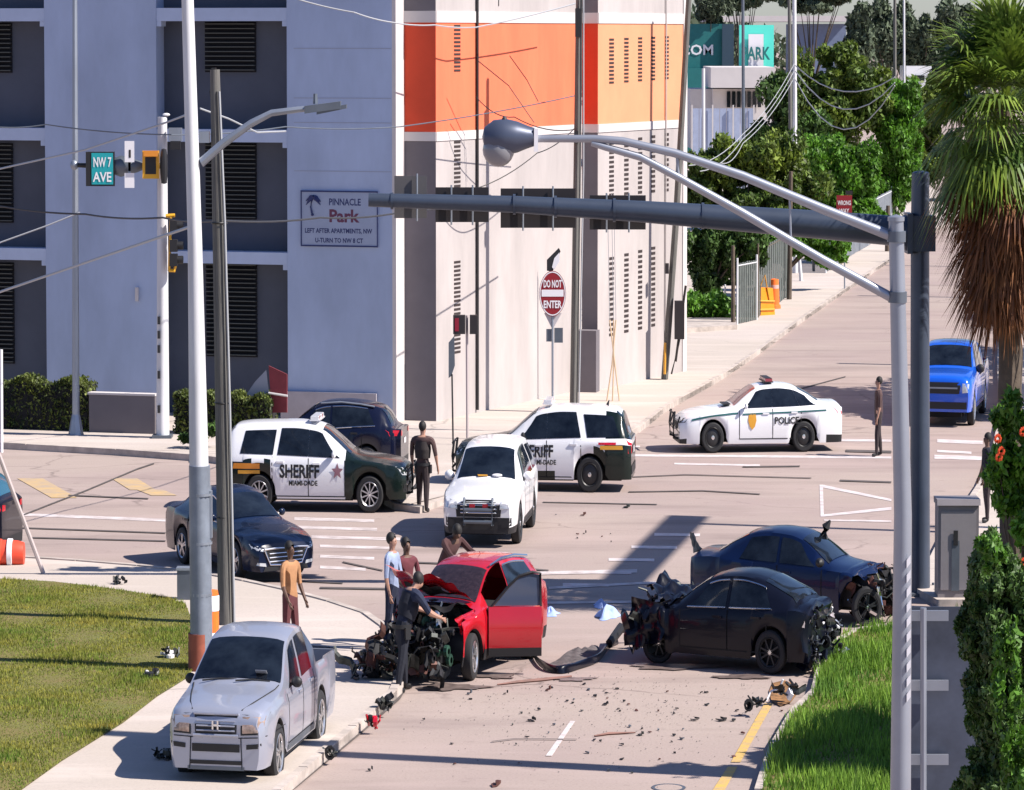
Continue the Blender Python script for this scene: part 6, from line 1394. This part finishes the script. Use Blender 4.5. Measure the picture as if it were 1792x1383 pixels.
# torn wheel assembly on the pavement
c = G(645, 1185, .13); T = Thing('torn_axle_part', 'dark torn axle and fender piece lying on the kerb left of the red car', 'wreckage', c)
class _C: pass
fc = _C(); fc.T = T; fc.tl = lambda p: Vector(p); T.c, T.s_ = 1, 0
junk(fc, 'scrap', -.5, .5, .35, .03, .35, 45, [M_black, M_rust, M_dirtm, M_black], 77, .06, .25)
mb = MB(); mb.lathe([(.2, -.1), (.3, -.12), (.33, 0), (.3, .12), (.2, .1)], (.1, .1, .22), 'x', 18); T.part('tyre', mb, M_tyre)
for x, y, sz in ((678, 1240, .18), (652, 1268, .12), (305, 1152, .2), (262, 1186, .16), (208, 1022, .16), (575, 1322, .12), (1378, 1218, .26), (1318, 1238, .16), (280, 1328, .16)):
    cc = G(x, y, .13); T = Thing('scrap_piece', {678: 'black ring-shaped scrap in the gutter', 652: 'red plastic shard in the gutter beside the silver pickup', 305: 'white-tipped rubbish in the lawn shadow beside the barrel', 262: 'pale stone-like scrap on the lawn', 208: 'small dark object on the pavement edge above the lawn', 1378: 'black and white scrap in the dirt at the kerb behind the black sedan', 1318: 'grey twisted scrap on the road beside the yellow line', 280: 'dark scrap lying in the shadow of the silver pickup', 575: 'thin dark twig of scrap right of the silver pickup'}[x], 'debris', cc)
    fc.T = T; T.c, T.s_ = 1, 0; junk(fc, 'scrap', -sz, sz, sz*.6, .01, sz*.7, 9, [M_black, M_pred, M_red_lens] if x == 652 else ([M_signwhite, M_black, M_dirtm] if x in (305, 262, 1378) else [M_black, M_dirtm]), int(x), sz*.3, sz*.7)
M_wet = mat('fluid_stain', (.10, .075, .07), .35, var=.5, vscale=6, col2=(.22, .17, .155))
def stain(px, py, rx, ry, seed):
    rr = random.Random(seed); P_ = [];
    for k in range(28): a = 2*math.pi*k/28; q = 1+.25*math.sin(3*a+rr.random()*.6+seed)+.15*math.sin(7*a+seed*2)+rr.uniform(-.08, .08); P_.append((px+rx*q*math.cos(a), py+ry*q*math.sin(a)))
    _sk[0] += 1; mb = MB(); W_ = [G(*p_) for p_ in P_]; mb.add([Vector((p_.x, p_.y, .0145+_sk[0]*.0002)) for p_ in W_], [tuple(range(28))]); solo('fluid_stain', mb, M_wet, W_[0], kind='structure', smooth=False)
stain(790, 1204, 55, 6, 1); stain(1180, 1168, 80, 5, 2); stain(1000, 1190, 40, 3, 3); stain(870, 1185, 34, 4, 4); stain(1300, 1186, 45, 4, 5)
seam([(700, 985), (840, 990), (960, 1000)], 1.2); seam([(120, 868), (260, 874)], .8); seam([(600, 985), (670, 1000)], 1.0); seam([(1010, 840), (1200, 832), (1420, 838)], .6); seam([(860, 1300), (900, 1295), (1010, 1296)], .5)
# fallen barrel at the left edge
c = G(10, 995, .05); T = Thing('traffic_barrel', 'fallen orange and white traffic barrel at the left edge', 'barrel', c)
mb = MB(); mb.lathe([(0, -.55), (.26, -.55), (.26, -.1), (.24, -.08), (.23, .3), (.2, .45), (0, .46)], (0, 0, .27), 'x', 20); T.c, T.s_ = 1, 0; T.part('shell', mb, mat('orange_red_plastic', (.75, .07, .03), .5))
for z in (-.4, .05): mb = MB(); mb.lathe([(.245, z), (.267, z+.01), (.265, z+.12), (.24, z+.13)], (0, 0, .27), 'x', 20); T.part('reflective_band', mb, M_signwhite)
# slanting and upright pale rods at the left edge
a = G(76, 1004, .13); mb = MB(); mb.tube([a, PV(-4, 790, a.y-.5)], .05, 8); solo('slanting_pole', mb, mat('pale_pink_pole', (.45, .38, .37), .6), a, 'slanting pale pole at the left edge above the lawn', 'pole')
a = G(3, 792, .13); mb = MB(); mb.tube([a, PV(2, 612, a.y)], .05, 8); mb.obox(PV(0, 640, a.y), (.02, 0, 0), (0, .02, 0), (0, 0, .25)); solo('marker_post', mb, M_signwhite, a, 'upright white marker post at the left edge in front of the hedge', 'post')
# ------------------------------------------------------------ far side street
def fence(name, label, pts, h, n, m, postm, wslat, cat='fence', mat2=None):
    P = [G(x, y, .13) for x, y in pts]; t = Thing(name, label, cat, P[0]); L = sum((b_-a_).length for a_, b_ in zip(P, P[1:])); k = 0
    for a_, b_ in zip(P, P[1:]):
        d = (b_-a_); nn = max(1, int(n*d.length/L)); u = d.normalized()
        for i in range(nn):
            p = a_+d*((i+.5)/nn); mb = MB(); mb.obox(p+Vector((0, 0, h/2)), u*d.length/nn*wslat/2, Vector((-u.y, u.x, 0))*.012, (0, 0, h/2*random.uniform(.97, 1.0))); t.part('slat', mb, m, world=True, smooth=False)
        for e_ in (a_, b_): mb = MB(); mb.tube([e_, e_+Vector((0, 0, h+.15))], .05, 6); t.part('post', mb, postm, world=True)
        mb = MB(); mb.tube([a_+Vector((0, 0, h*.95)), b_+Vector((0, 0, h*.95))], .025, 5); t.part('rail', mb, postm, world=True)
    return t
M_slat = mat('grey_fence_slat', (.10, .115, .105), .7, var=.25, vscale=3); M_slat2 = mat('pale_fence_slat', (.22, .24, .27), .7, var=.2)
fence('slat_fence', 'grey slatted fence with cut corner beside the orange barriers', [(1290, 568), (1324, 560)], 2.0, 9, M_slat, M_polewhite, .7)
fence('slat_fence', 'grey slatted fence behind the orange barriers', [(1326, 556), (1378, 520)], 2.3, 14, M_slat, M_bark, .7)
fence('slat_fence', 'long pale slatted fence running up the far pavement', [(1445, 478), (1475, 456), (1520, 430), (1560, 405)], 2.0, 60, M_slat2, M_polewhite, .65)
# orange barriers
c = G(1340, 552, .13); T = Thing('water_barrier', 'bright orange plastic barrier lying by the grey fence', 'barrier', c); T.c, T.s_ = math.cos(R_(35)), math.sin(R_(35))
mb = MB(); mb.prism([(-.55, 0, 0), (.55, 0, 0), (.5, 0, .35), (.42, 0, .9), (-.42, 0, .95), (-.5, 0, .35)], (0, .35, 0)); T.part('block', mb, M_orangeY, smooth=False)
mb = MB(); mb.tube([(-.4, -.02, .9), (-.1, -.05, 1.35), (.2, -.02, .5)], .03, 6); mb.tube([(-.5, -.02, .5), (.5, -.02, .45)], .04, 6); mb.tube([(-.5, -.02, .2), (.5, -.02, .18)], .04, 6); T.part('strap', mb, M_gold)
c = G(1354, 540, .13); T = Thing('traffic_barrel', 'red-orange traffic barrel behind the bright barrier by the fence', 'barrel', c)
mb = MB(); mb.lathe([(.34, 0), (.32, .12), (.27, .14), (.25, .6), (.22, 1.0), (0, 1.03)], (0, 0, 0), 'z', 18); T.part('shell', mb, M_orangeP)
for z in (.3, .68): mb = MB(); mb.lathe([(.262-.04*z, z), (.272-.04*z, z+.01), (.266-.04*z, z+.13), (.25-.04*z, z+.14)], (0, 0, 0), 'z', 18); T.part('reflective_band', mb, mat('pink_band', (.7, .35, .3), .5))
def simple_pole(x, y, tx, ty, r0, m, label, cat='utility pole', name='utility_pole', extra=None, z0=.13):
    b_ = G(x, y, z0); t = Thing(name, label, cat, b_); mb = MB(); mb.tube([b_, up(b_, tx, ty)], [r0, r0*.75], 10); t.part('pole', mb, m, world=True)
    if extra: mb = MB(); extra(mb, b_); t.part('crossarm', mb, M_metal_d, world=True)
    return t
simple_pole(1283, 572, 1283, 430, .10, M_bark, 'short dark post at the corner of the planting strip', 'post', 'fence_post')
simple_pole(1269, 548, 1269, 498, .05, M_signwhite, 'thin white marker post in the planting strip', 'post', 'marker_post')
simple_pole(1381, 524, 1384, 300, .13, M_bark, 'dark wooden post at the far end of the grey fence', 'post', 'utility_pole')
simple_pole(1402, 492, 1398, 440, .10, M_polewhite, 'short white post beside the dark one on the far pavement', 'post', 'marker_post')
simple_pole(1424, 475, 1418, 300, .08, M_wood, 'thin brown post rising behind the mast arm', 'post', 'utility_pole')
def xarm(mb, b_): mb.tube([up(b_, 1384, 125), up(b_, 1398, 121)], .05, 6)
simple_pole(1392, 478, 1390, -30, .14, M_polewhite, 'tall pale utility pole where the sagging wires meet, far side', extra=xarm)
simple_pole(1385, 440, 1381, -30, .13, M_wood, 'tall wooden pole just left behind the pale one, far side')
simple_pole(1566, 400, 1566, -30, .13, M_wood, 'far wooden pole at the right end of the sagging wires')
simple_pole(1583, 395, 1582, -30, .09, M_polewhite, 'thin pale far pole, right of the one holding the sagging wires')
simple_pole(1302, 430, 1300, -30, .12, M_metal_d, 'dark tall pole in front of the mint green sign, far side')
simple_pole(1231, 470, 1231, 120, .12, M_polewhite, 'pale pole beside the garage corner, far side')
simple_pole(1553, 440, 1554, 360, .16, M_bark, 'dark short trunk-like post beside the lamp pole, far street', 'post', 'utility_pole')
Ya = 176.0; Yc = 168.0
for y0, ym, y1, l in ((125, .0, 150, 'upper'), (135, 1.0, 160, 'middle'), (150, 2.2, 165, 'lowest')):
    wire('%s of the three wires sagging between the two far poles' % l, [(1392, y0-10), (1566, y1-15)], [Ya, Yc], .024, M_wirel, .75+ym*.45)
for k, (x1, y1) in enumerate(((1205, 290), (1225, 300), (1260, 285))):
    wire(('leftmost', 'middle', 'rightmost')[k]+' of three wires slanting down left from the pale far pole', [(1390, 112+k*12), (1300, 235+k*8), (x1, y1)], [Ya, 160, 148], .016, M_wirel, .25)
# planting strip
c = G(1240, 575, .13); mb = MB(); q = [G(1194, 583, .13), G(1290, 577, .13), G(1284, 565, .13), G(1195, 560, .13)]; mb.prism(q, (0, 0, .15)); solo('planting_kerb', mb, M_kerb, c, kind='structure', smooth=False)
cs = [(G(1200+i*14, 572, 0)+Vector((0, 1, .5+.1*math.sin(i*2)))) for i in range(6)]
T = Thing('low_plants', 'strip of low bright green plants inside the kerbed bed by the garage', 'plants', c); npmesh('foliage', leaves([tuple(p) for p in cs], [(.55, .8, .55)]*6, 4500, .11), 4, M_leafG, parent=T.e, origin=c)
# stop-type red sign far
b = G(1478, 506, .13); Y = b.y; t = Thing('road_sign', 'small red square road sign standing before the far trees', 'road sign', b); mb = MB(); mb.tube([b, up(b, 1478, 345)], .04, 6); t.part('post', mb, M_metal, world=True)
board(t, 'sign_face', 1464, 342, 1491, 377, Y-.06, M_redsign, .02); board(t, 'sign_cap', 1480, 334, 1492, 341, Y-.06, M_backpl, .02); btext(t, 'WRONG', 1466, 359, 8, 23, Y-.07, M_signwhite, .02); btext(t, 'WAY', 1469, 373, 8, 17, Y-.07, M_signwhite, .02)
# ------------------------------------------------------------ far buildings
Y = 330.0
def slab(T, name, x0, y0, x1, y1, Y, dep, m, parent=None, smooth=False):
    a, c = PV(x0, y0, Y), PV(x1, y1, Y); mb = MB(); mb.box(a.x, c.x, Y, Y+dep, c.z, a.z); return T.part(name, mb, m, parent, world=True, smooth=False)
T = Thing('warehouse', 'dark teal clad building with white letters behind the garage corner', 'building', G(1250, 290)); slab(T, 'wall', 1196, 42, 1283, 340, Y, 14, M_tealD); btext(T, '.COM', 1184, 96, 18, 64, Y-.05, M_signwhite, .02); slab(T, 'plinth', 1196, 120, 1240, 300, Y-1, .9, M_tealD)
slab(T, 'side_bay', 1264, 42, 1284, 130, Y-.5, .4, mat('navy_panel', (.03, .06, .09), .5))
T = Thing('billboard', 'mint green board with white lettering on legs above the white canopy', 'billboard', G(1325, 290)); slab(T, 'panel', 1294, 44, 1354, 118, Y-15, .6, M_tealL); slab(T, 'white_blocks', 1310, 60, 1336, 116, Y-15.2, .1, M_signwhite); btext(T, 'PARK', 1298, 104, 22, 50, Y-15.4, M_tealD, .03)
slab(T, 'leg', 1300, 118, 1304, 260, Y-15, .5, M_metal_d); slab(T, 'leg', 1344, 118, 1348, 260, Y-15, .5, M_metal_d)
T = Thing('white_building', 'low white building with a flat canopy beneath the mint board', 'building', G(1300, 300)); slab(T, 'wall', 1247, 156, 1360, 290, Y-25, 8, M_wwhite); slab(T, 'canopy', 1244, 118, 1356, 154, Y-28, 12, M_wwhite); slab(T, 'side_wall', 1208, 156, 1246, 260, Y-24, 8, M_wwhite)
for i in range(7): slab(T, 'window', 1272+i*9, 160, 1278+i*9, 188, Y-25.2, .1, M_glass)
for i in range(8):
    pass
T = Thing('panel_fence', 'pale blue panel fence in front of the low white building', 'fence', G(1260, 320))
for i in range(9): slab(T, 'panel', 1212+i*12, 190, 1222.5+i*12, 330, Y-60, .1, mat('pale_blue_panel', (.33, .38, .52), .7, var=.1))
for i in range(4): slab(T, 'post', 1210+i*36, 184, 1212+i*36, 330, Y-60.2, .1, M_wwhite)
T = Thing('far_roof', 'distant blue-grey shed with a white roof edge above the trees', 'building', G(1450, 240)); slab(T, 'wall', 1396, 42, 1480, 140, 470, 20, mat('blue_grey_wall', (.14, .18, .28), .7, var=.1)); slab(T, 'roof_edge', 1240, 28, 1486, 38, 468, 20, M_wwhite)
T = Thing('parked_van', 'far white vehicle between the trees and the palm', 'van', G(1608, 250)); slab(T, 'body', 1586, 116, 1630, 156, 300, 5, M_pwhite); slab(T, 'window', 1600, 132, 1618, 142, 299.9, .05, M_glass)
T = Thing('apartment_building', 'pale far building beyond the street end, left of the palm', 'building', G(1590, 380)); slab(T, 'wall', 1545, 345, 1600, 395, 260, 10, mat('pale_blue_far_wall', (.4, .45, .5), .8))
# ------------------------------------------------------------ trees
def crownpx(cx, cy, rx, ry, Y): c = PV(cx, cy, Y); return (tuple(c), (rx/ppm(Y)/K, rx/ppm(Y)/K*.8, ry/ppm(Y)))
def treepx(label, bx, by, crowns, n, sz, m, tr=.2, grp=None, sub=26, name='tree', cat='tree'):
    b_ = G(bx, by, .1); return tree(name, label, b_, [crownpx(*c, b_.y) for c in crowns], n, sz, m, tr, cat, grp, sub)
treepx('large dark olive tree behind the sagging wires, tallest of the group', 1430, 405, [(1420, 150, 62, 70), (1480, 130, 60, 60), (1440, 240, 80, 70), (1530, 170, 50, 60), (1470, 210, 80, 60)], 34000, .17, M_leafO, .3)
treepx('dark tree filling the gap under the wires behind the pale pole', 1395, 415, [(1370, 170, 40, 60), (1400, 250, 60, 60), (1340, 240, 35, 40)], 14000, .17, M_leafD, .25)
treepx('bright green tree beside the far street, left of the palm', 1560, 405, [(1560, 250, 46, 70), (1555, 330, 44, 60), (1575, 190, 40, 50), (1590, 290, 30, 60), (1535, 360, 40, 45)], 26000, .15, M_leafG, .2)
treepx('olive green bushy tree above the mast arm, next to the garage', 1300, 520, [(1255, 300, 62, 60), (1320, 285, 68, 65), (1385, 310, 65, 65), (1290, 350, 80, 40), (1370, 360, 70, 35), (1225, 340, 40, 40)], 40000, .13, M_leafO, .2)
treepx('mid green tree behind the red road sign', 1470, 462, [(1450, 290, 60, 65), (1505, 300, 45, 65), (1440, 360, 60, 40), (1500, 370, 50, 40)], 26000, .14, M_leafG, .2)
treepx('dark shrubby tree below the mast arm beside the leaning pole', 1235, 555, [(1225, 440, 38, 75), (1265, 450, 40, 80), (1300, 430, 40, 50)], 18000, .13, M_leafD, .15)
treepx('ivy-like green tree hanging over the grey fence', 1360, 510, [(1345, 425, 40, 35), (1400, 420, 45, 40), (1450, 440, 40, 35)], 12000, .13, M_leafG, .15)
treepx('dark foliage low behind the first fence panel', 1300, 500, [(1290, 490, 30, 55), (1330, 440, 30, 40)], 7000, .14, M_leafD, .12)
treepx('wide green tree closing the far end of the street', 1650, 352, [(1620, 250, 40, 80), (1660, 290, 50, 60), (1720, 260, 70, 80), (1640, 170, 50, 60), (1780, 300, 60, 60)], 26000, .2, M_leafO, .25)
for i, (x, yb, cy, rx, ry, lab) in enumerate(((1500, 300, 70, 45, 60, 'far grey-green tree left of a thin far pole'), (1560, 290, 60, 45, 70, 'far grey-green tree behind the thin far poles'), (1610, 300, 70, 40, 60, 'far grey-green tree left of the palm crown'), (1640, 300, 100, 40, 60, 'far grey-green tree touching the palm crown'), (1300, 280, -5, 60, 26, 'far tree above the white roof edge'), (1240, 290, 10, 40, 40, 'far tree above the teal building'), (1420, 290, 5, 70, 26, 'far tree crown behind the two tall poles'), (1680, 300, 60, 50, 60, 'far tree hidden mostly by the palm'))):
    treepx(lab, x, yb, [(x, cy, rx, ry)], 7000, .26, M_leafF, .25, grp='far trees along the skyline', sub=20)
g = G(1880, 1386); mb = MB(); mb.tube([Vector((g.x, g.y, .1)), Vector((g.x, g.y, 14.5))], [.30, .24], 14); solo('utility_pole', mb, M_polewhite, (g.x, g.y, .1), 'thick pale pole beyond the right edge, its shadow lying across the near lane', 'utility pole')
def shade_tree(label, targets, n=7000):
    cr = []
    for px, py, h_, rx, ry, rz in targets:
        g = G(px, py)+Vector((SUN.x/K, SUN.y, 0))*(h_/SUN.z); cr.append(((g.x, g.y, h_), (rx, ry, rz)))
    return tree('tree', label, (cr[0][0][0]+1, cr[0][0][1], .1), cr, n, .22, M_leafD, .25)
shade_tree('broad tree beyond the right edge shading the far street', [(1500, 700, 7, 3.2, 5, 2.2), (1590, 712, 7.5, 3, 5, 2.2), (1680, 690, 7, 3, 6, 2.2)], 16000)
shade_tree('tree beyond the right edge shading the east pavement', [(1775, 640, 6.5, 1.8, 8, 2), (1770, 560, 6.5, 1.6, 8, 2)], 8000)
shade_tree('tree beyond the right edge shading the lower verge', [(1500, 1330, 4.5, 1.5, 3.0, 1.0), (1580, 1300, 5, 1.6, 3, 1.2)], 8000)
# far wood closing the horizon
cs, rs = [], []
for i in range(70): Yw = 620+rng.uniform(0, 60); cs.append((rng.uniform(-60, 260), Yw, rng.uniform(3, 8.5))); rs.append((9, 6, 5))
o_ = npmesh('distant_wood', leaves(cs, rs, 30000, .8), 4, M_leafF, kind='stuff', origin=(80, 620, 0))
# ------------------------------------------------------------ the palm with its skirt of dead fronds
b = G(1776, 1058, .12); T = Thing('palm_tree', 'fan palm with a long skirt of dead orange-brown fronds at the right edge', 'palm', b)
ct = PV(1758, 180, b.y); mb = MB(); N = 14; P = [b.lerp(ct, k/N)+Vector((.03*math.sin(k*2), 0, 0)) for k in range(N+1)]; mb.tube(P, [.30-.08*k/N+.015*(k % 2) for k in range(N+1)], 12); T.part('trunk', mb, M_bark, world=True)
def fan(origin, az, el, lp, lb, nb, droop, spread=150, wd=.022):
    """one fan leaf: stalk then a pleated fan of narrow blades"""
    d = Vector((math.cos(az)*math.cos(el), math.sin(az)*math.cos(el), math.sin(el))); side = d.cross(Vector((0, 0, 1))).normalized(); upv = side.cross(d).normalized()
    hub = origin+d*lp-Vector((0, 0, droop*.25*lp)); Q = []
    for k in range(nb):
        a = math.radians(-spread/2+spread*k/(nb-1)); bd = (d*math.cos(a)+side*math.sin(a)+upv*.1*((k % 2)-.5)).normalized(); L = lb*(.75+.25*math.cos(a))*random.uniform(.88, 1.08)
        wv = bd.cross(upv).normalized()*wd; m1 = hub+bd*L*.55-Vector((0, 0, droop*L*.12)); tip = hub+bd*L*.95-Vector((0, 0, droop*L*.5+random.uniform(0, .05)))
        Q.append((hub-wv*.3, m1-wv, m1+wv, hub+wv*.3)); Q.append((m1-wv, tip, tip+wv*.05, m1+wv))
    st = hub-origin; wv = side*.018; Q.append((origin-wv, hub-wv, hub+wv, origin+wv)); return Q
gl = [];
for i in range(105):
    az = i*2.399; el = math.radians(random.uniform(-38, 80)); gl.append(fan(ct+Vector((0, 0, -.2+random.uniform(-.3, .3))), az, el, random.uniform(.85, 1.45), random.uniform(1.0, 1.35), 28, .9-.5*math.sin(max(0, el)), 175, .032))
for i, q in enumerate(gl):
    V = np.array([[tuple(p) for p in f] for f in q]); npmesh('frond', V, 4, M_palm, parent=T.e, origin=b)
for i in range(170):
    az = i*2.399; t_ = i/170; zz = ct.z-.2-t_*1.75; el = math.radians(random.uniform(-78, -30-22*t_)); o1 = Vector((ct.x, ct.y, zz)); q = fan(o1, az, el, random.uniform(.8, 1.45)*(1-.3*t_), random.uniform(.9, 1.4), 16, .45, 100, .028)
    V = np.array([[tuple(p) for p in f] for f in q]); npmesh('dead_frond', V, 4, M_palmdead, parent=T.e, origin=b)
# ------------------------------------------------------------ flowering tree, shrubs at lower right
b = Vector((PV(1790, 1000, 58).x, 58, .1)); T = tree('flowering_tree', 'leafy tree with orange-red flowers at the right edge below the palm', b, [(tuple(PV(1782, 780, 58)), (.55, .6, .6)), (tuple(PV(1762, 850, 58)), (.40, .5, .35)), (tuple(PV(1800, 900, 58)), (.5, .6, .6))], 8000, .075, M_leafG, .06, sub=14)
for x, y in ((1746, 768), (1752, 790), (1790, 756), (1790, 985), (1748, 800)):
    c = PV(x, y, 57.3); mb = MB()
    for k in range(9): a = k*.7; mb.ell(c+Vector((.05*math.cos(a), .04*math.sin(a*1.7), .04*math.sin(a))), .02, .018, .026, n=6, m=4)
    T.part('flower', mb, M_flower, world=True)
b = Vector((PV(1750, 1383, 40).x, 40, .1)); tree('shrub', 'dense dark shrub with small gaps filling the lower right corner', b, [(tuple(PV(1748, 1060, 40)), (.30, .6, .55)), (tuple(PV(1762, 1250, 40)), (.30, .7, .7)), (tuple(PV(1790, 1150, 40)), (.45, .7, .9)), (tuple(PV(1740, 1395, 40)), (.42, .6, .35)), (tuple(PV(1735, 990, 40)), (.30, .5, .35)), (tuple(PV(1732, 1120, 40)), (.34, .5, .45)), (tuple(PV(1770, 1320, 40)), (.35, .6, .4)), (tuple(PV(1775, 1080, 40)), (.35, .6, .5)), (tuple(PV(1718, 1350, 40)), (.30, .5, .25)), (tuple(PV(1722, 1040, 40)), (.28, .5, .4)), (tuple(PV(1708, 1110, 40)), (.22, .4, .4)), (tuple(PV(1730, 1250, 40)), (.30, .5, .45)), (tuple(PV(1700, 1385, 40)), (.25, .5, .2))], 95000, .04, M_leafD, .03, cat='shrub', sub=20)
b = Vector((PV(1770, 1383, 38.8).x, 38.8, .1)); tree('shrub', 'brighter leafy shrub in front of the dark one at the right edge', b, [(tuple(PV(1765, 1180, 38.8)), (.18, .4, .6)), (tuple(PV(1780, 1330, 38.8)), (.25, .4, .4)), (tuple(PV(1735, 970, 38.8)), (.16, .4, .2))], 5000, .045, M_leafG, .03, cat='shrub', sub=14)
# unseen high panel added outside the frame to cast a shadow across the junction
A = G(1090, 1050); B_ = G(1232, 904); hh = 12.5; off = Vector((SUN.x/K, SUN.y, 0))*(hh/SUN.z); A2 = A+off; B2 = B_+off; A2.z = B2.z = 0
T = Thing('shadow_panel', 'unseen high panel on posts beyond the right edge, added to cast a shadow', 'shadow caster', A2); d = (B2-A2)
mb = MB(); mb.prism([A2+Vector((0, 0, hh-.0)), B2+Vector((0, 0, hh)), B2+Vector((0, 0, hh+.8)), A2+Vector((0, 0, hh+.8))], (.15, 0, 0)); T.part('panel', mb, M_metal_d, world=True, smooth=False)
for f_ in (.1, .9): mb = MB(); p = A2+d*f_; mb.tube([p, p+Vector((0, 0, hh))], .15, 8); T.part('post', mb, M_metal, world=True)
for i, (x, y) in enumerate(((1640, 640), (1640, 520), (1650, 466))):
    g = G(x, y); hh = 9.0; o2 = g+Vector((SUN.x/K, SUN.y, 0))*(6/SUN.z); p = Vector((o2.x, o2.y, .1)); mb = MB(); mb.tube([p, p+Vector((0, 0, hh))], .16, 8); solo('utility_pole', mb, M_wood, p, ('nearest', 'middle', 'farthest')[i]+' of three poles beyond the right edge of the far street', 'utility pole')
